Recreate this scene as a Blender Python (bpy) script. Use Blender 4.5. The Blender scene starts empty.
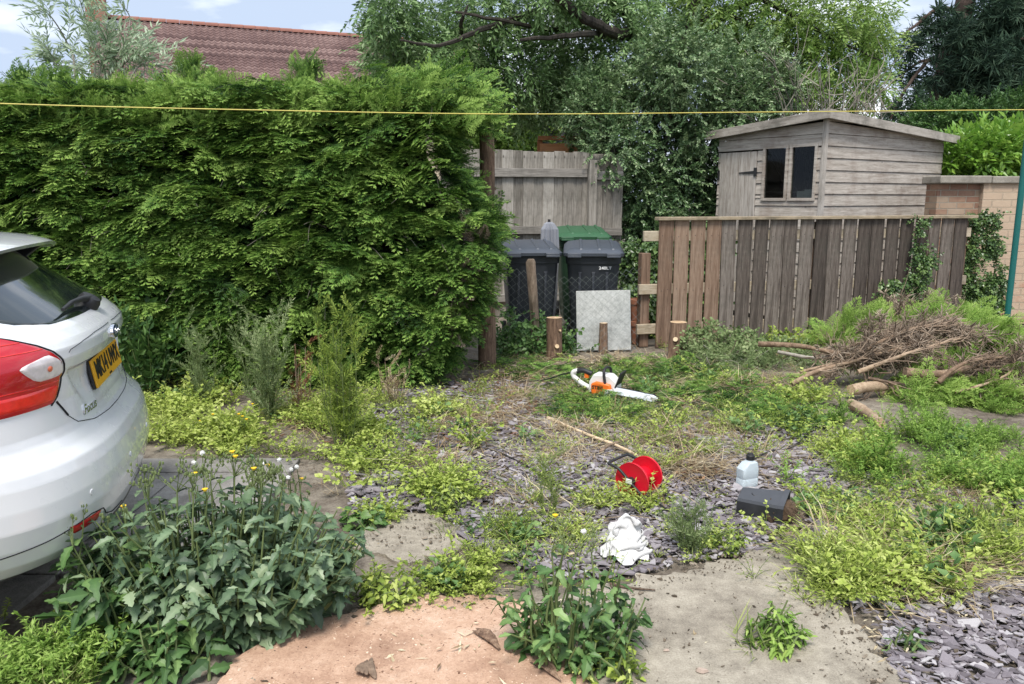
import bpy, math, random
import numpy as np
from mathutils import Vector, Matrix

R = math.radians
rng = np.random.default_rng(7)
random.seed(7)
scene = bpy.context.scene
COL = scene.collection

# ------------------------------------------------------------------ camera
CAM_Z, PITCH, FPX = 1.55, R(10.3), 790.0
cam_d = bpy.data.cameras.new('camera')
cam_d.sensor_width = 36.0
cam_d.lens = FPX / 1024 * 36.0
cam_d.clip_start, cam_d.clip_end = 0.05, 600
cam = bpy.data.objects.new('camera', cam_d)
cam.location = (0, 0, CAM_Z)
cam.rotation_euler = (R(90) - PITCH, 0, 0)
COL.objects.link(cam)
scene.camera = cam

# ------------------------------------------------------------------ sky, sun, exposure
SUN_EL, SUN_AZ = 60.0, 188.0          # azimuth measured clockwise from +Y: high behind the camera
world = bpy.data.worlds.new('World')
scene.world = world
world.use_nodes = True
nt = world.node_tree
nt.nodes.clear()
wo = nt.nodes.new('ShaderNodeOutputWorld')
bg = nt.nodes.new('ShaderNodeBackground')
bg.inputs['Strength'].default_value = 0.15
sky = nt.nodes.new('ShaderNodeTexSky')
sky.sky_type = 'NISHITA'
sky.sun_disc = False
sky.sun_elevation = R(SUN_EL)
sky.sun_rotation = R(SUN_AZ)
tc = nt.nodes.new('ShaderNodeTexCoord')
mp = nt.nodes.new('ShaderNodeMapping')
mp.inputs['Scale'].default_value = (1.6, 1.6, 5.0)
mp.inputs['Location'].default_value = (1.35, 0.7, 0.45)
n1 = nt.nodes.new('ShaderNodeTexNoise')
n1.inputs['Scale'].default_value = 2.0
n1.inputs['Detail'].default_value = 9
n1.inputs['Roughness'].default_value = 0.56
cr = nt.nodes.new('ShaderNodeValToRGB')           # how much cloud
cr.color_ramp.elements[0].position = 0.18
cr.color_ramp.elements[1].position = 0.38
n2 = nt.nodes.new('ShaderNodeTexNoise')
n2.inputs['Scale'].default_value = 2.6
n2.inputs['Detail'].default_value = 7
cr2 = nt.nodes.new('ShaderNodeValToRGB')          # cloud brightness: grey bellies, white tops
e = cr2.color_ramp.elements
e[0].position, e[0].color = 0.47, (2.2, 2.65, 3.4, 1)
e[1].position, e[1].color = 0.70, (6.2, 6.3, 6.5, 1)
mx = nt.nodes.new('ShaderNodeMix')
mx.data_type = 'RGBA'
L = nt.links.new
L(tc.outputs['Generated'], mp.inputs['Vector'])
L(mp.outputs[0], n1.inputs['Vector']); L(mp.outputs[0], n2.inputs['Vector'])
L(n1.outputs['Fac'], cr.inputs[0]); L(n2.outputs['Fac'], cr2.inputs[0])
L(cr.outputs[0], mx.inputs[0]); L(sky.outputs[0], mx.inputs[6]); L(cr2.outputs[0], mx.inputs[7])
L(mx.outputs[2], bg.inputs['Color']); L(bg.outputs[0], wo.inputs[0])

sun_d = bpy.data.lights.new('sun', 'SUN')
sun_d.energy = 2.2
sun_d.angle = R(18)
sun_d.color = (1.0, 0.95, 0.88)
sun = bpy.data.objects.new('sun', sun_d)
sun.rotation_euler = (R(90 - SUN_EL), 0, R(180 - SUN_AZ) + math.pi)
_dir = Vector((math.sin(R(SUN_AZ)) * math.cos(R(SUN_EL)), math.cos(R(SUN_AZ)) * math.cos(R(SUN_EL)), math.sin(R(SUN_EL))))
sun.rotation_euler = _dir.to_track_quat('Z', 'Y').to_euler()
COL.objects.link(sun)

vs = scene.view_settings
scene.display_settings.display_device = 'sRGB'
vs.view_transform = 'Standard'
vs.look = 'None'
vs.exposure = 0.95
vs.gamma = 1.0
vs.use_curve_mapping = False
scene.cycles.max_bounces = 7
scene.cycles.diffuse_bounces = 3
scene.cycles.transparent_max_bounces = 8

# ------------------------------------------------------------------ survey helpers: photo sight lines to places in the yard
_c, _s = math.cos(PITCH), math.sin(PITCH)
def _ray(px, py):
    dx, dy = (np.asarray(px, float) - 512) / FPX, (np.asarray(py, float) - 342) / FPX
    return dx, _c - dy * _s, -_s - dy * _c
def G(px, py, z=0.0):
    dx, dy, dz = _ray(px, py)
    t = (z - CAM_Z) / dz
    return np.stack([dx * t, dy * t, np.full_like(t, z)], -1)
def D(px, py, Y):
    dx, dy, dz = _ray(px, py)
    t = Y / dy
    return np.stack([dx * t, dy * t, CAM_Z + dz * t], -1)

# ------------------------------------------------------------------ object helpers
def tag(o, label=None, cat=None, group=None, kind=None):
    if label: o['label'] = label
    if cat: o['category'] = cat
    if group: o['group'] = group
    if kind: o['kind'] = kind
    return o
def link(name, me, mat=None, parent=None):
    o = bpy.data.objects.new(name, me)
    COL.objects.link(o)
    if mat:
        for m in (mat if isinstance(mat, (list, tuple)) else [mat]):
            me.materials.append(m)
    if parent: o.parent = parent
    return o
def empty(name, loc=(0, 0, 0), rz=0.0, **kw):
    o = bpy.data.objects.new(name, None)
    o.empty_display_size = 0.1
    o.location = loc
    o.rotation_euler = (0, 0, rz)
    COL.objects.link(o)
    return tag(o, **kw)
def smooth(me, angle=None):
    me.polygons.foreach_set('use_smooth', np.ones(len(me.polygons), bool))
    if angle is not None:
        me.set_sharp_from_angle(angle=R(angle))

class MB:
    """collects shapes; build() links them as ONE mesh object"""
    def __init__(s): s.v, s.f, s.m, s.n = [], [], [], 0
    def add(s, v, f, mi=0):
        v = np.asarray(v, float)
        s.v.append(v)
        s.f += [tuple(i + s.n for i in q) for q in f]
        s.m += [mi] * len(f)
        s.n += len(v)
        return s
    def box(s, lo, hi, mi=0, M=None, taper=None, jit=0):
        x0, y0, z0 = lo; x1, y1, z1 = hi
        v = np.array([(x0,y0,z0),(x1,y0,z0),(x1,y1,z0),(x0,y1,z0),(x0,y0,z1),(x1,y0,z1),(x1,y1,z1),(x0,y1,z1)], float)
        if taper:
            c = v[4:].mean(0); v[4:, :2] = c[:2] + (v[4:, :2] - c[:2]) * taper
        if jit: v += rng.normal(0, jit, v.shape)
        if M is not None: v = v @ np.array(M.to_3x3()).T + np.array(M.translation)
        return s.add(v, [(0,3,2,1),(4,5,6,7),(0,1,5,4),(1,2,6,5),(2,3,7,6),(3,0,4,7)], mi)
    def tube(s, pts, rad, n=8, mi=0, cap=True, wob=0.0):
        v, f = tube(pts, rad, n, cap, wob)
        return s.add(v, f, mi)
    def lathe(s, prof, n=24, mi=0, M=None, cap=True):
        v, f = [], []
        for (r, z) in prof:
            for k in range(n):
                a = 2 * math.pi * k / n
                v.append((r * math.cos(a), r * math.sin(a), z))
        for i in range(len(prof) - 1):
            for k in range(n):
                a, b = i * n + k, i * n + (k + 1) % n
                f.append((a, b, b + n, a + n))
        if cap:
            f.append(tuple(range(n))[::-1]); f.append(tuple(range((len(prof) - 1) * n, len(prof) * n)))
        v = np.array(v)
        if M is not None: v = v @ np.array(M.to_3x3()).T + np.array(M.translation)
        return s.add(v, f, mi)
    def build(s, name, mat, parent=None, sm=None, bevel=0.0, bseg=2):
        me = bpy.data.meshes.new(name)
        v = np.concatenate(s.v) if s.v else np.zeros((0, 3))
        me.from_pydata(v.tolist(), [], s.f)
        if max(s.m or [0]) > 0: me.polygons.foreach_set('material_index', s.m)
        me.update()
        if sm is not None: smooth(me, sm)
        o = link(name, me, mat, parent)
        if bevel:
            b = o.modifiers.new('bevel', 'BEVEL'); b.width = bevel; b.segments = bseg; b.limit_method = 'ANGLE'; b.angle_limit = R(40)
        return o

def tube(pts, rad, n=8, cap=True, wob=0.0):
    P = np.asarray(pts, float)
    k = len(P)
    rad = np.broadcast_to(np.asarray(rad, float), (k,))
    T = np.gradient(P, axis=0)
    T /= np.linalg.norm(T, axis=1, keepdims=True) + 1e-12
    ref = np.array([0, 0, 1.0]) if abs(T[0, 2]) < 0.9 else np.array([1.0, 0, 0])
    v = []
    a = np.arange(n) * 2 * math.pi / n
    for i in range(k):
        u = ref - T[i] * (ref @ T[i]); u /= np.linalg.norm(u) + 1e-12
        w = np.cross(T[i], u); ref = u
        r = rad[i] * (1 + wob * rng.normal(0, 1, n)) if wob else rad[i]
        v.append(P[i] + (np.cos(a) * r)[:, None] * u + (np.sin(a) * r)[:, None] * w)
    v = np.concatenate(v)
    f = [(i*n+j, i*n+(j+1) % n, (i+1)*n+(j+1) % n, (i+1)*n+j) for i in range(k-1) for j in range(n)]
    if cap: f += [tuple(range(n))[::-1], tuple(range((k-1)*n, k*n))]
    return v, f
def spline(pts, m=8):
    """Catmull-Rom through the points"""
    P = np.asarray(pts, float)
    P = np.vstack([2*P[0]-P[1], P, 2*P[-1]-P[-2]])
    out = []
    for i in range(1, len(P) - 2):
        for t in np.arange(m) / m:
            a, b, c, d = P[i-1], P[i], P[i+1], P[i+2]
            out.append(0.5*((2*b)+(c-a)*t+(2*a-5*b+4*c-d)*t*t+(3*b-a-3*c+d)*t**3))
    out.append(P[-2])
    return np.array(out)

def bulk(name, sets, mat, parent=None):
    """many copies of small leaf shapes as one mesh. sets: (template, M(k,3,3), T(k,3), tint(k))"""
    VV, FF, TT, n = [], [], [], 0
    for (tv, tf, tt), M, T, ti in sets:
        k = len(T)
        if k == 0: continue
        v = np.einsum('kij,nj->kni', M, tv) + T[:, None, :]
        f = tf[None] + (np.arange(k) * len(tv))[:, None, None] + n
        VV.append(v.reshape(-1, 3)); FF.append(f.reshape(-1, 3))
        TT.append((tt[None, :] + np.asarray(ti)[:, None]).reshape(-1))
        n += k * len(tv)
    V = np.concatenate(VV).astype(np.float32); F = np.concatenate(FF).astype(np.int32); T = np.concatenate(TT).astype(np.float32)
    me = bpy.data.meshes.new(name)
    me.vertices.add(len(V)); me.vertices.foreach_set('co', V.ravel())
    me.loops.add(F.size); me.loops.foreach_set('vertex_index', F.ravel())
    me.polygons.add(len(F)); me.polygons.foreach_set('loop_start', np.arange(0, F.size, 3, dtype=np.int32))
    at = me.attributes.new('tint', 'FLOAT', 'POINT'); at.data.foreach_set('value', T)
    me.update(calc_edges=True)
    me.polygons.foreach_set('use_smooth', np.zeros(len(F), bool))
    return link(name, me, mat, parent)

def yaw(k, tilt=0.25, smin=0.8, smax=1.2):
    """random upright placements: yaw, slight tilt, scale"""
    a = rng.uniform(0, 2*math.pi, k)
    tx, ty = rng.normal(0, tilt, k), rng.normal(0, tilt, k)
    z = np.stack([tx, ty, np.ones(k)], -1); z /= np.linalg.norm(z, axis=1, keepdims=True)
    x = np.stack([np.cos(a), np.sin(a), np.zeros(k)], -1)
    x -= z * (x * z).sum(1, keepdims=True); x /= np.linalg.norm(x, axis=1, keepdims=True)
    y = np.cross(z, x)
    return np.stack([x, y, z], -1) * rng.uniform(smin, smax, k)[:, None, None]
def frame(x, z, sc):
    """placements with local x along x and local z near z"""
    x = x / (np.linalg.norm(x, axis=1, keepdims=True) + 1e-9)
    z = z - x * (x * z).sum(1, keepdims=True); z /= np.linalg.norm(z, axis=1, keepdims=True) + 1e-9
    y = np.cross(z, x)
    return np.stack([x, y, z], -1) * np.asarray(sc)[:, None, None]
def unit(k):
    v = rng.normal(0, 1, (k, 3)); return v / np.linalg.norm(v, axis=1, keepdims=True)

# value noise for shapes
_perm = np.random.default_rng(3).random((64, 64))
def vnoise(x, y):
    xi, yi = np.floor(x).astype(int), np.floor(y).astype(int)
    fx, fy = x - xi, y - yi
    fx, fy = fx*fx*(3-2*fx), fy*fy*(3-2*fy)
    p = lambda i, j: _perm[i % 64, j % 64]
    return (p(xi, yi)*(1-fx)+p(xi+1, yi)*fx)*(1-fy)+(p(xi, yi+1)*(1-fx)+p(xi+1, yi+1)*fx)*fy
def fbm(x, y, o=4):
    return sum(vnoise(x*2**i+i*7.3, y*2**i+i*3.1)/2**i for i in range(o)) / sum(1/2**i for i in range(o))

# ------------------------------------------------------------------ materials
class NT:
    def __init__(s, name):
        s.mat = bpy.data.materials.new(name); s.mat.use_nodes = True
        s.t = s.mat.node_tree; s.t.nodes.clear()
        s.out = s.n('OutputMaterial')
    def n(s, typ, **kw):
        nd = s.t.nodes.new('ShaderNode' + typ)
        for k, v in kw.items():
            if k in nd.inputs: nd.inputs[k].default_value = v
            else: setattr(nd, k, v)
        return nd
    def l(s, a, b): s.t.links.new(a, b)
    def ramp(s, src, stops):
        r = s.n('ValToRGB'); el = r.color_ramp.elements
        while len(el) < len(stops): el.new(0.5)
        for e_, (p, c) in zip(el, stops):
            e_.position = p; e_.color = (c, c, c, 1) if not isinstance(c, (tuple, list)) else (*c, 1)
        s.l(src, r.inputs[0]); return r.outputs[0]
    def noise(s, scale=5, detail=5, rough=0.6, stretch=None, coord='Object', dist=0.0):
        t = s.n('TexCoord'); src = t.outputs[coord]
        if stretch:
            m = s.n('Mapping'); m.inputs['Scale'].default_value = stretch; s.l(src, m.inputs[0]); src = m.outputs[0]
        q = s.n('TexNoise', Scale=scale, Detail=detail, Roughness=rough, Distortion=dist); s.l(src, q.inputs['Vector'])
        return q.outputs['Fac']
    def math(s, op, a, b=None, c=None, clamp=False):
        m = s.n('Math', operation=op, use_clamp=clamp)
        for i, q in enumerate((a, b, c)):
            if q is None: continue
            if isinstance(q, (int, float)): m.inputs[i].default_value = q
            else: s.l(q, m.inputs[i])
        return m.outputs[0]
    def mix(s, fac, a, b, bt='MIX'):
        m = s.n('Mix', data_type='RGBA', blend_type=bt)
        for i, q in ((0, fac), (6, a), (7, b)):
            if isinstance(q, (int, float)): m.inputs[i].default_value = q
            elif isinstance(q, tuple): m.inputs[i].default_value = (*q, 1)
            else: s.l(q, m.inputs[i])
        return m.outputs[2]
    def bump(s, h, strength=0.5, dist=0.01):
        b = s.n('Bump', Strength=strength, Distance=dist); s.l(h, b.inputs['Height']); return b.outputs[0]
    def bsdf(s, col, rough=0.6, bump=None, spec=0.4, metal=0.0, **kw):
        p = s.n('BsdfPrincipled', Metallic=metal)
        p.inputs['Specular IOR Level'].default_value = spec
        for k, v in kw.items(): p.inputs[k].default_value = v
        for key, q in (('Base Color', col), ('Roughness', rough)):
            if isinstance(q, (int, float)): p.inputs[key].default_value = q
            elif isinstance(q, tuple): p.inputs[key].default_value = (*q, 1)
            else: s.l(q, p.inputs[key])
        if bump is not None: s.l(bump, p.inputs['Normal'])
        return p.outputs[0]
    def done(s, sh): s.l(sh, s.out.inputs[0]); return s.mat

def m_leaf(name, stops, rough=0.5, trans=0.3, spec=0.35, nscale=3.0, isl=0.35):
    t = NT(name)
    a = t.n('Attribute', attribute_name='tint').outputs['Fac']
    g = t.n('NewGeometry').outputs['Random Per Island']
    x = t.math('ADD', a, t.math('MULTIPLY', t.math('SUBTRACT', g, 0.5), isl))
    x = t.math('ADD', x, t.math('MULTIPLY', t.math('SUBTRACT', t.noise(nscale, 3), 0.5), 0.5))
    c = t.ramp(x, stops)
    b = t.bsdf(c, rough, spec=spec)
    tr = t.n('BsdfTranslucent'); t.l(c, tr.inputs[0])
    m = t.n('MixShader'); m.inputs[0].default_value = trans
    t.l(b, m.inputs[1]); t.l(tr.outputs[0], m.inputs[2])
    return t.done(m.outputs[0])

def m_wood(name, cols, stretch=(14, 14, 1.0), scale=3.0, rough=0.8, bump=0.5, stain=(0.05, 0.05, 0.04), stain_amt=0.5, rnd=0.22):
    t = NT(name)
    grain = t.noise(scale, 8, 0.65, stretch, dist=0.6)
    fine = t.noise(scale * 5, 4, 0.6, stretch)
    x = t.math('ADD', t.math('MULTIPLY', grain, 0.7), t.math('MULTIPLY', fine, 0.3))
    oi = t.n('ObjectInfo').outputs['Random']
    x = t.math('ADD', x, t.math('MULTIPLY', t.math('SUBTRACT', oi, 0.5), rnd))
    k = len(cols)
    c = t.ramp(x, [(0.34 + 0.32 * i / (k - 1), cc) for i, cc in enumerate(cols)])
    st = t.ramp(t.noise(2.2, 6, 0.7), [(0.48, 0.0), (0.64, 1.0)])
    c = t.mix(t.math('MULTIPLY', st, stain_amt), c, stain)
    # knots
    tc_ = t.n('TexCoord'); mpn = t.n('Mapping'); mpn.inputs['Scale'].default_value = tuple(4.0 if q > 2 else 2.2 for q in stretch)
    t.l(tc_.outputs['Object'], mpn.inputs[0])
    vo = t.n('TexVoronoi', Scale=1.6); t.l(mpn.outputs[0], vo.inputs['Vector'])
    kn = t.ramp(vo.outputs['Distance'], [(0.03, 1.0), (0.09, 0.0)])
    c = t.mix(t.math('MULTIPLY', kn, 0.75), c, tuple(q * 0.35 for q in cols[0]))
    return t.done(t.bsdf(c, rough, t.bump(x, bump, 0.006), 0.25))

def m_plain(name, col, rough=0.5, spec=0.4, metal=0.0, var=0.12, scale=6, bump=0.0, **kw):
    t = NT(name)
    nz = t.noise(scale, 5, 0.6)
    c = t.mix(nz, tuple(q * (1 - var) for q in col), tuple(min(1, q * (1 + var)) for q in col))
    rr = t.math('ADD', rough - 0.08, t.math('MULTIPLY', nz, 0.16), clamp=True)
    return t.done(t.bsdf(c, rr, t.bump(t.noise(scale * 6, 4), bump, 0.004) if bump else None, spec, metal, **kw))

M = {}
M['bark'] = m_wood('bark', [(0.045, 0.03, 0.022), (0.11, 0.075, 0.055), (0.20, 0.15, 0.11)], (12, 12, 1.6), 4, 0.9, 1.0, rnd=0.1)
M['red_bark'] = m_wood('peeling_bark', [(0.09, 0.055, 0.038), (0.22, 0.14, 0.095), (0.42, 0.30, 0.21)], (10, 10, 1.3), 5, 0.9, 1.0, rnd=0.1)
M['dark_bark'] = m_wood('dark_bark', [(0.02, 0.017, 0.014), (0.05, 0.042, 0.035), (0.10, 0.085, 0.07)], (6, 6, 2), 4, 0.9, 1.0, rnd=0.1)
M['twig'] = m_wood('dry_twig', [(0.13, 0.09, 0.065), (0.24, 0.17, 0.12), (0.38, 0.29, 0.21)], (3, 3, 3), 5, 0.9, 0.6)
M['grey_twig'] = m_wood('grey_twig', [(0.14, 0.125, 0.10), (0.26, 0.235, 0.195), (0.38, 0.35, 0.30)], (3, 3, 3), 5, 0.9, 0.6)
M['branch'] = m_wood('cut_branch_bark', [(0.14, 0.09, 0.06), (0.30, 0.21, 0.14), (0.46, 0.35, 0.24)], (4, 4, 4), 4, 0.85, 0.7)
M['sawn'] = m_wood('sawn_face', [(0.42, 0.28, 0.16), (0.62, 0.46, 0.29), (0.74, 0.60, 0.42)], (6, 6, 6), 5, 0.85, 0.4, stain_amt=0.25)
M['fence_grey'] = m_wood('weathered_fence', [(0.14, 0.125, 0.105), (0.28, 0.255, 0.22), (0.42, 0.39, 0.345)], (14, 14, 0.8), 2.5, rough=0.9, stain_amt=0.45)
M['board_dark'] = m_wood('dark_board', [(0.048, 0.038, 0.032), (0.115, 0.093, 0.078), (0.25, 0.215, 0.185)], (16, 16, 0.9), 2.5, rough=0.85, stain_amt=0.5)
M['board_red'] = m_wood('red_board', [(0.10, 0.062, 0.042), (0.20, 0.128, 0.088), (0.33, 0.235, 0.17)], (16, 16, 0.9), 2.5, rough=0.8, stain_amt=0.3)
M['rail'] = m_wood('pale_rail', [(0.22, 0.17, 0.11), (0.36, 0.29, 0.20), (0.48, 0.41, 0.31)], (2, 14, 14), 2.5, rough=0.85)
M['shed_h'] = m_wood('shed_cladding', [(0.25, 0.215, 0.18), (0.43, 0.385, 0.335), (0.58, 0.53, 0.47)], (1.0, 1.0, 14), 2.6, rough=0.88, bump=0.6, stain=(0.16, 0.10, 0.07), stain_amt=0.4)
M['shed_v'] = m_wood('shed_door_boards', [(0.28, 0.245, 0.21), (0.46, 0.42, 0.375), (0.60, 0.56, 0.51)], (14, 14, 0.9), 2.6, rough=0.88, bump=0.6, stain_amt=0.3)
M['roofboard'] = m_wood('roof_board', [(0.22, 0.19, 0.16), (0.37, 0.335, 0.29), (0.48, 0.44, 0.39)], (1.5, 1.5, 12), 2.6, rough=0.9)
M['stake'] = m_wood('stake_wood', [(0.14, 0.10, 0.07), (0.28, 0.21, 0.155), (0.42, 0.34, 0.26)], (12, 12, 1), 3, rough=0.85)
M['orange_wood'] = m_wood('orange_timber', [(0.22, 0.09, 0.035), (0.36, 0.155, 0.06), (0.46, 0.22, 0.10)], (1, 12, 12), 2, rough=0.7)

# leaf ramps
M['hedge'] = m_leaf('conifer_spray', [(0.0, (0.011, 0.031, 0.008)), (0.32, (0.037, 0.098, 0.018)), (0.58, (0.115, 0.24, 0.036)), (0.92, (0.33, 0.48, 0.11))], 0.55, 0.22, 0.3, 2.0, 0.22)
M['hedge_core'] = m_plain('shade_core', (0.022, 0.024, 0.012), 0.95, 0.1, bump=1.0, scale=20)  # twig brown taken near black: shade inside the hedge put into the colour
M['tree'] = m_leaf('tree_leaf', [(0.0, (0.035, 0.075, 0.025)), (0.35, (0.11, 0.205, 0.065)), (0.7, (0.21, 0.345, 0.12)), (1.0, (0.36, 0.49, 0.24))], 0.4, 0.3, 0.5, 0.8, 0.5)
M['tree_b'] = m_leaf('olive_tree_leaf', [(0.0, (0.035, 0.07, 0.016)), (0.35, (0.115, 0.215, 0.04)), (0.7, (0.22, 0.355, 0.075)), (1.0, (0.36, 0.48, 0.15))], 0.45, 0.35, 0.4, 0.8, 0.5)
M['shrub'] = m_leaf('shrub_leaf', [(0.0, (0.02, 0.045, 0.018)), (0.35, (0.058, 0.118, 0.042)), (0.65, (0.13, 0.225, 0.085)), (1.0, (0.30, 0.40, 0.20))], 0.36, 0.15, 0.5, 1.2, 0.6)
M['pine'] = m_leaf('pine_needles', [(0.0, (0.014, 0.032, 0.022)), (0.5, (0.042, 0.082, 0.05)), (1.0, (0.11, 0.17, 0.10))], 0.6, 0.2, 0.2, 0.8, 0.5)
M['laurel'] = m_leaf('laurel_leaf', [(0.0, (0.06, 0.14, 0.022)), (0.45, (0.17, 0.34, 0.045)), (1.0, (0.33, 0.50, 0.09))], 0.32, 0.3, 0.5, 2, 0.5)
M['privet'] = m_leaf('privet_leaf', [(0.0, (0.022, 0.06, 0.018)), (0.45, (0.07, 0.155, 0.038)), (1.0, (0.17, 0.28, 0.08))], 0.45, 0.2, 0.4, 1.5, 0.5)
M['buddleia'] = m_leaf('silver_leaf', [(0.0, (0.15, 0.22, 0.11)), (0.4, (0.30, 0.40, 0.24)), (1.0, (0.52, 0.60, 0.45))], 0.55, 0.3, 0.3, 2, 0.6)
M['ivy'] = m_leaf('ivy_leaf', [(0.0, (0.022, 0.05, 0.016)), (0.45, (0.07, 0.135, 0.036)), (1.0, (0.20, 0.30, 0.09))], 0.35, 0.15, 0.5, 3, 0.6)
M['low'] = m_leaf('creeping_weed', [(0.0, (0.08, 0.13, 0.026)), (0.35, (0.23, 0.32, 0.055)), (0.65, (0.40, 0.50, 0.095)), (1.0, (0.60, 0.66, 0.22))], 0.55, 0.35, 0.3, 1.6, 0.45)
M['feather'] = m_leaf('feathery_weed', [(0.0, (0.07, 0.14, 0.025)), (0.45, (0.20, 0.35, 0.055)), (1.0, (0.42, 0.56, 0.15))], 0.55, 0.35, 0.3, 2, 0.4)
M['thistle'] = m_leaf('sow_thistle_leaf', [(0.0, (0.035, 0.065, 0.035)), (0.35, (0.085, 0.145, 0.072)), (0.7, (0.165, 0.25, 0.13)), (1.0, (0.31, 0.39, 0.23))], 0.42, 0.22, 0.45, 4, 0.5)
M['thistle_b'] = m_leaf('mallow_leaf', [(0.0, (0.035, 0.08, 0.025)), (0.45, (0.10, 0.20, 0.058)), (1.0, (0.25, 0.38, 0.13))], 0.45, 0.25, 0.4, 4, 0.5)
M['willowherb'] = m_leaf('willowherb_leaf', [(0.0, (0.09, 0.12, 0.04)), (0.45, (0.21, 0.28, 0.075)), (1.0, (0.42, 0.48, 0.17))], 0.55, 0.3, 0.3, 3, 0.5)
M['greyweed'] = m_leaf('grey_weed_leaf', [(0.0, (0.08, 0.12, 0.045)), (0.45, (0.20, 0.28, 0.105)), (1.0, (0.42, 0.48, 0.25))], 0.6, 0.3, 0.3, 3, 0.5)
M['straw'] = m_leaf('dry_straw', [(0.0, (0.13, 0.085, 0.05)), (0.35, (0.30, 0.22, 0.13)), (0.7, (0.50, 0.41, 0.26)), (1.0, (0.70, 0.62, 0.44))], 0.7, 0.15, 0.2, 4, 0.7)
M['grass'] = m_leaf('grass_blade', [(0.0, (0.08, 0.12, 0.03)), (0.5, (0.22, 0.29, 0.07)), (1.0, (0.46, 0.48, 0.20))], 0.55, 0.35, 0.3, 3, 0.6)
M['deadleaf'] = m_leaf('dead_leaf', [(0.0, (0.10, 0.03, 0.02)), (0.5, (0.24, 0.10, 0.05)), (1.0, (0.38, 0.22, 0.12))], 0.7, 0.15, 0.2, 4, 0.8)
M['needle_brown'] = m_leaf('brown_needles', [(0.0, (0.09, 0.065, 0.048)), (0.5, (0.23, 0.175, 0.13)), (1.0, (0.44, 0.36, 0.28))], 0.8, 0.1, 0.2, 4, 0.7)
M['yellow'] = m_plain('yellow_petal', (0.80, 0.52, 0.02), 0.5)
M['seed'] = m_plain('seed_fluff', (0.75, 0.75, 0.72), 0.9)
M['stem'] = m_plain('green_stem', (0.13, 0.17, 0.06), 0.6)

# ================================================================== THE SETTING: ground, slabs, drive
def m_ground():
    t = NT('soil_ground')
    a = t.noise(1.3, 8, 0.65); b = t.noise(14, 8, 0.7); c3 = t.noise(70, 4, 0.6)
    x = t.math('ADD', t.math('MULTIPLY', a, 0.45), t.math('ADD', t.math('MULTIPLY', b, 0.35), t.math('MULTIPLY', c3, 0.2)))
    c = t.ramp(x, [(0.38, (0.07, 0.057, 0.045)), (0.47, (0.15, 0.125, 0.10)), (0.54, (0.23, 0.20, 0.16)), (0.62, (0.33, 0.29, 0.235))])
    return t.done(t.bsdf(c, 0.95, t.bump(x, 0.9, 0.03), 0.15))
def m_conc(name, c0, c1, c2, speck, sp_amt):
    t = NT(name)
    a = t.noise(1.8, 8, 0.68); b = t.noise(22, 6, 0.7); g = t.noise(160, 3, 0.7)
    x = t.math('ADD', t.math('MULTIPLY', a, 0.5), t.math('ADD', t.math('MULTIPLY', b, 0.25), t.math('MULTIPLY', g, 0.25)))
    c = t.ramp(x, [(0.40, c0), (0.5, c1), (0.60, c2)])
    sp = t.ramp(t.noise(95, 3, 0.75), [(0.60, 0.0), (0.68, 1.0)])
    c = t.mix(t.math('MULTIPLY', sp, sp_amt), c, speck)
    blot = t.ramp(t.noise(3.3, 7, 0.72), [(0.52, 0.0), (0.68, 1.0)])
    c = t.mix(t.math('MULTIPLY', blot, 0.45), c, tuple(q * 0.6 for q in c0))
    return t.done(t.bsdf(c, 0.92, t.bump(x, 0.8, 0.012), 0.2))
M['ground'] = m_ground()
M['conc'] = m_conc('dirty_concrete', (0.18, 0.155, 0.125), (0.31, 0.275, 0.22), (0.45, 0.405, 0.33), (0.12, 0.10, 0.08), 0.5)
M['sawdust'] = m_conc('sawdust_concrete', (0.36, 0.22, 0.15), (0.51, 0.335, 0.235), (0.64, 0.465, 0.35), (0.17, 0.10, 0.07), 0.75)
M['paving'] = m_conc('paving_slab', (0.15, 0.14, 0.13), (0.25, 0.235, 0.215), (0.34, 0.32, 0.295), (0.08, 0.08, 0.075), 0.5)

def ground_sheet():
    def axis(a, b, step, far):
        c = np.arange(a, b + 1e-6, step); out = []; d = step; x = b
        while x < far: d *= 1.35; x += d; out.append(x)
        o2 = []; d = step; x = a
        while x > -far: d *= 1.35; x -= d; o2.append(x)
        return np.concatenate([o2[::-1], c, out])
    X, Y = axis(-4, 6, 0.06, 150), axis(0.5, 10, 0.06, 150)
    xx, yy = np.meshgrid(X, Y, indexing='ij')
    z = -0.035 + 0.035 * fbm(xx * 2.2 + 20, yy * 2.2 + 20, 4) + 0.012 * fbm(xx * 9 + 5, yy * 9 + 5, 2)
    z = np.minimum(z, 0.0)
    nx, ny = len(X), len(Y)
    v = np.stack([xx, yy, z], -1).reshape(-1, 3)
    i = np.arange((nx-1)*(ny-1)); a = (i // (ny-1)) * ny + i % (ny-1)
    f = np.stack([a, a+ny, a+ny+1, a+1], -1)
    me = bpy.data.meshes.new('ground'); me.from_pydata(v.tolist(), [], f.tolist()); smooth(me)
    tag(link('ground', me, M['ground']), kind='structure')
ground_sheet()

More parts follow.
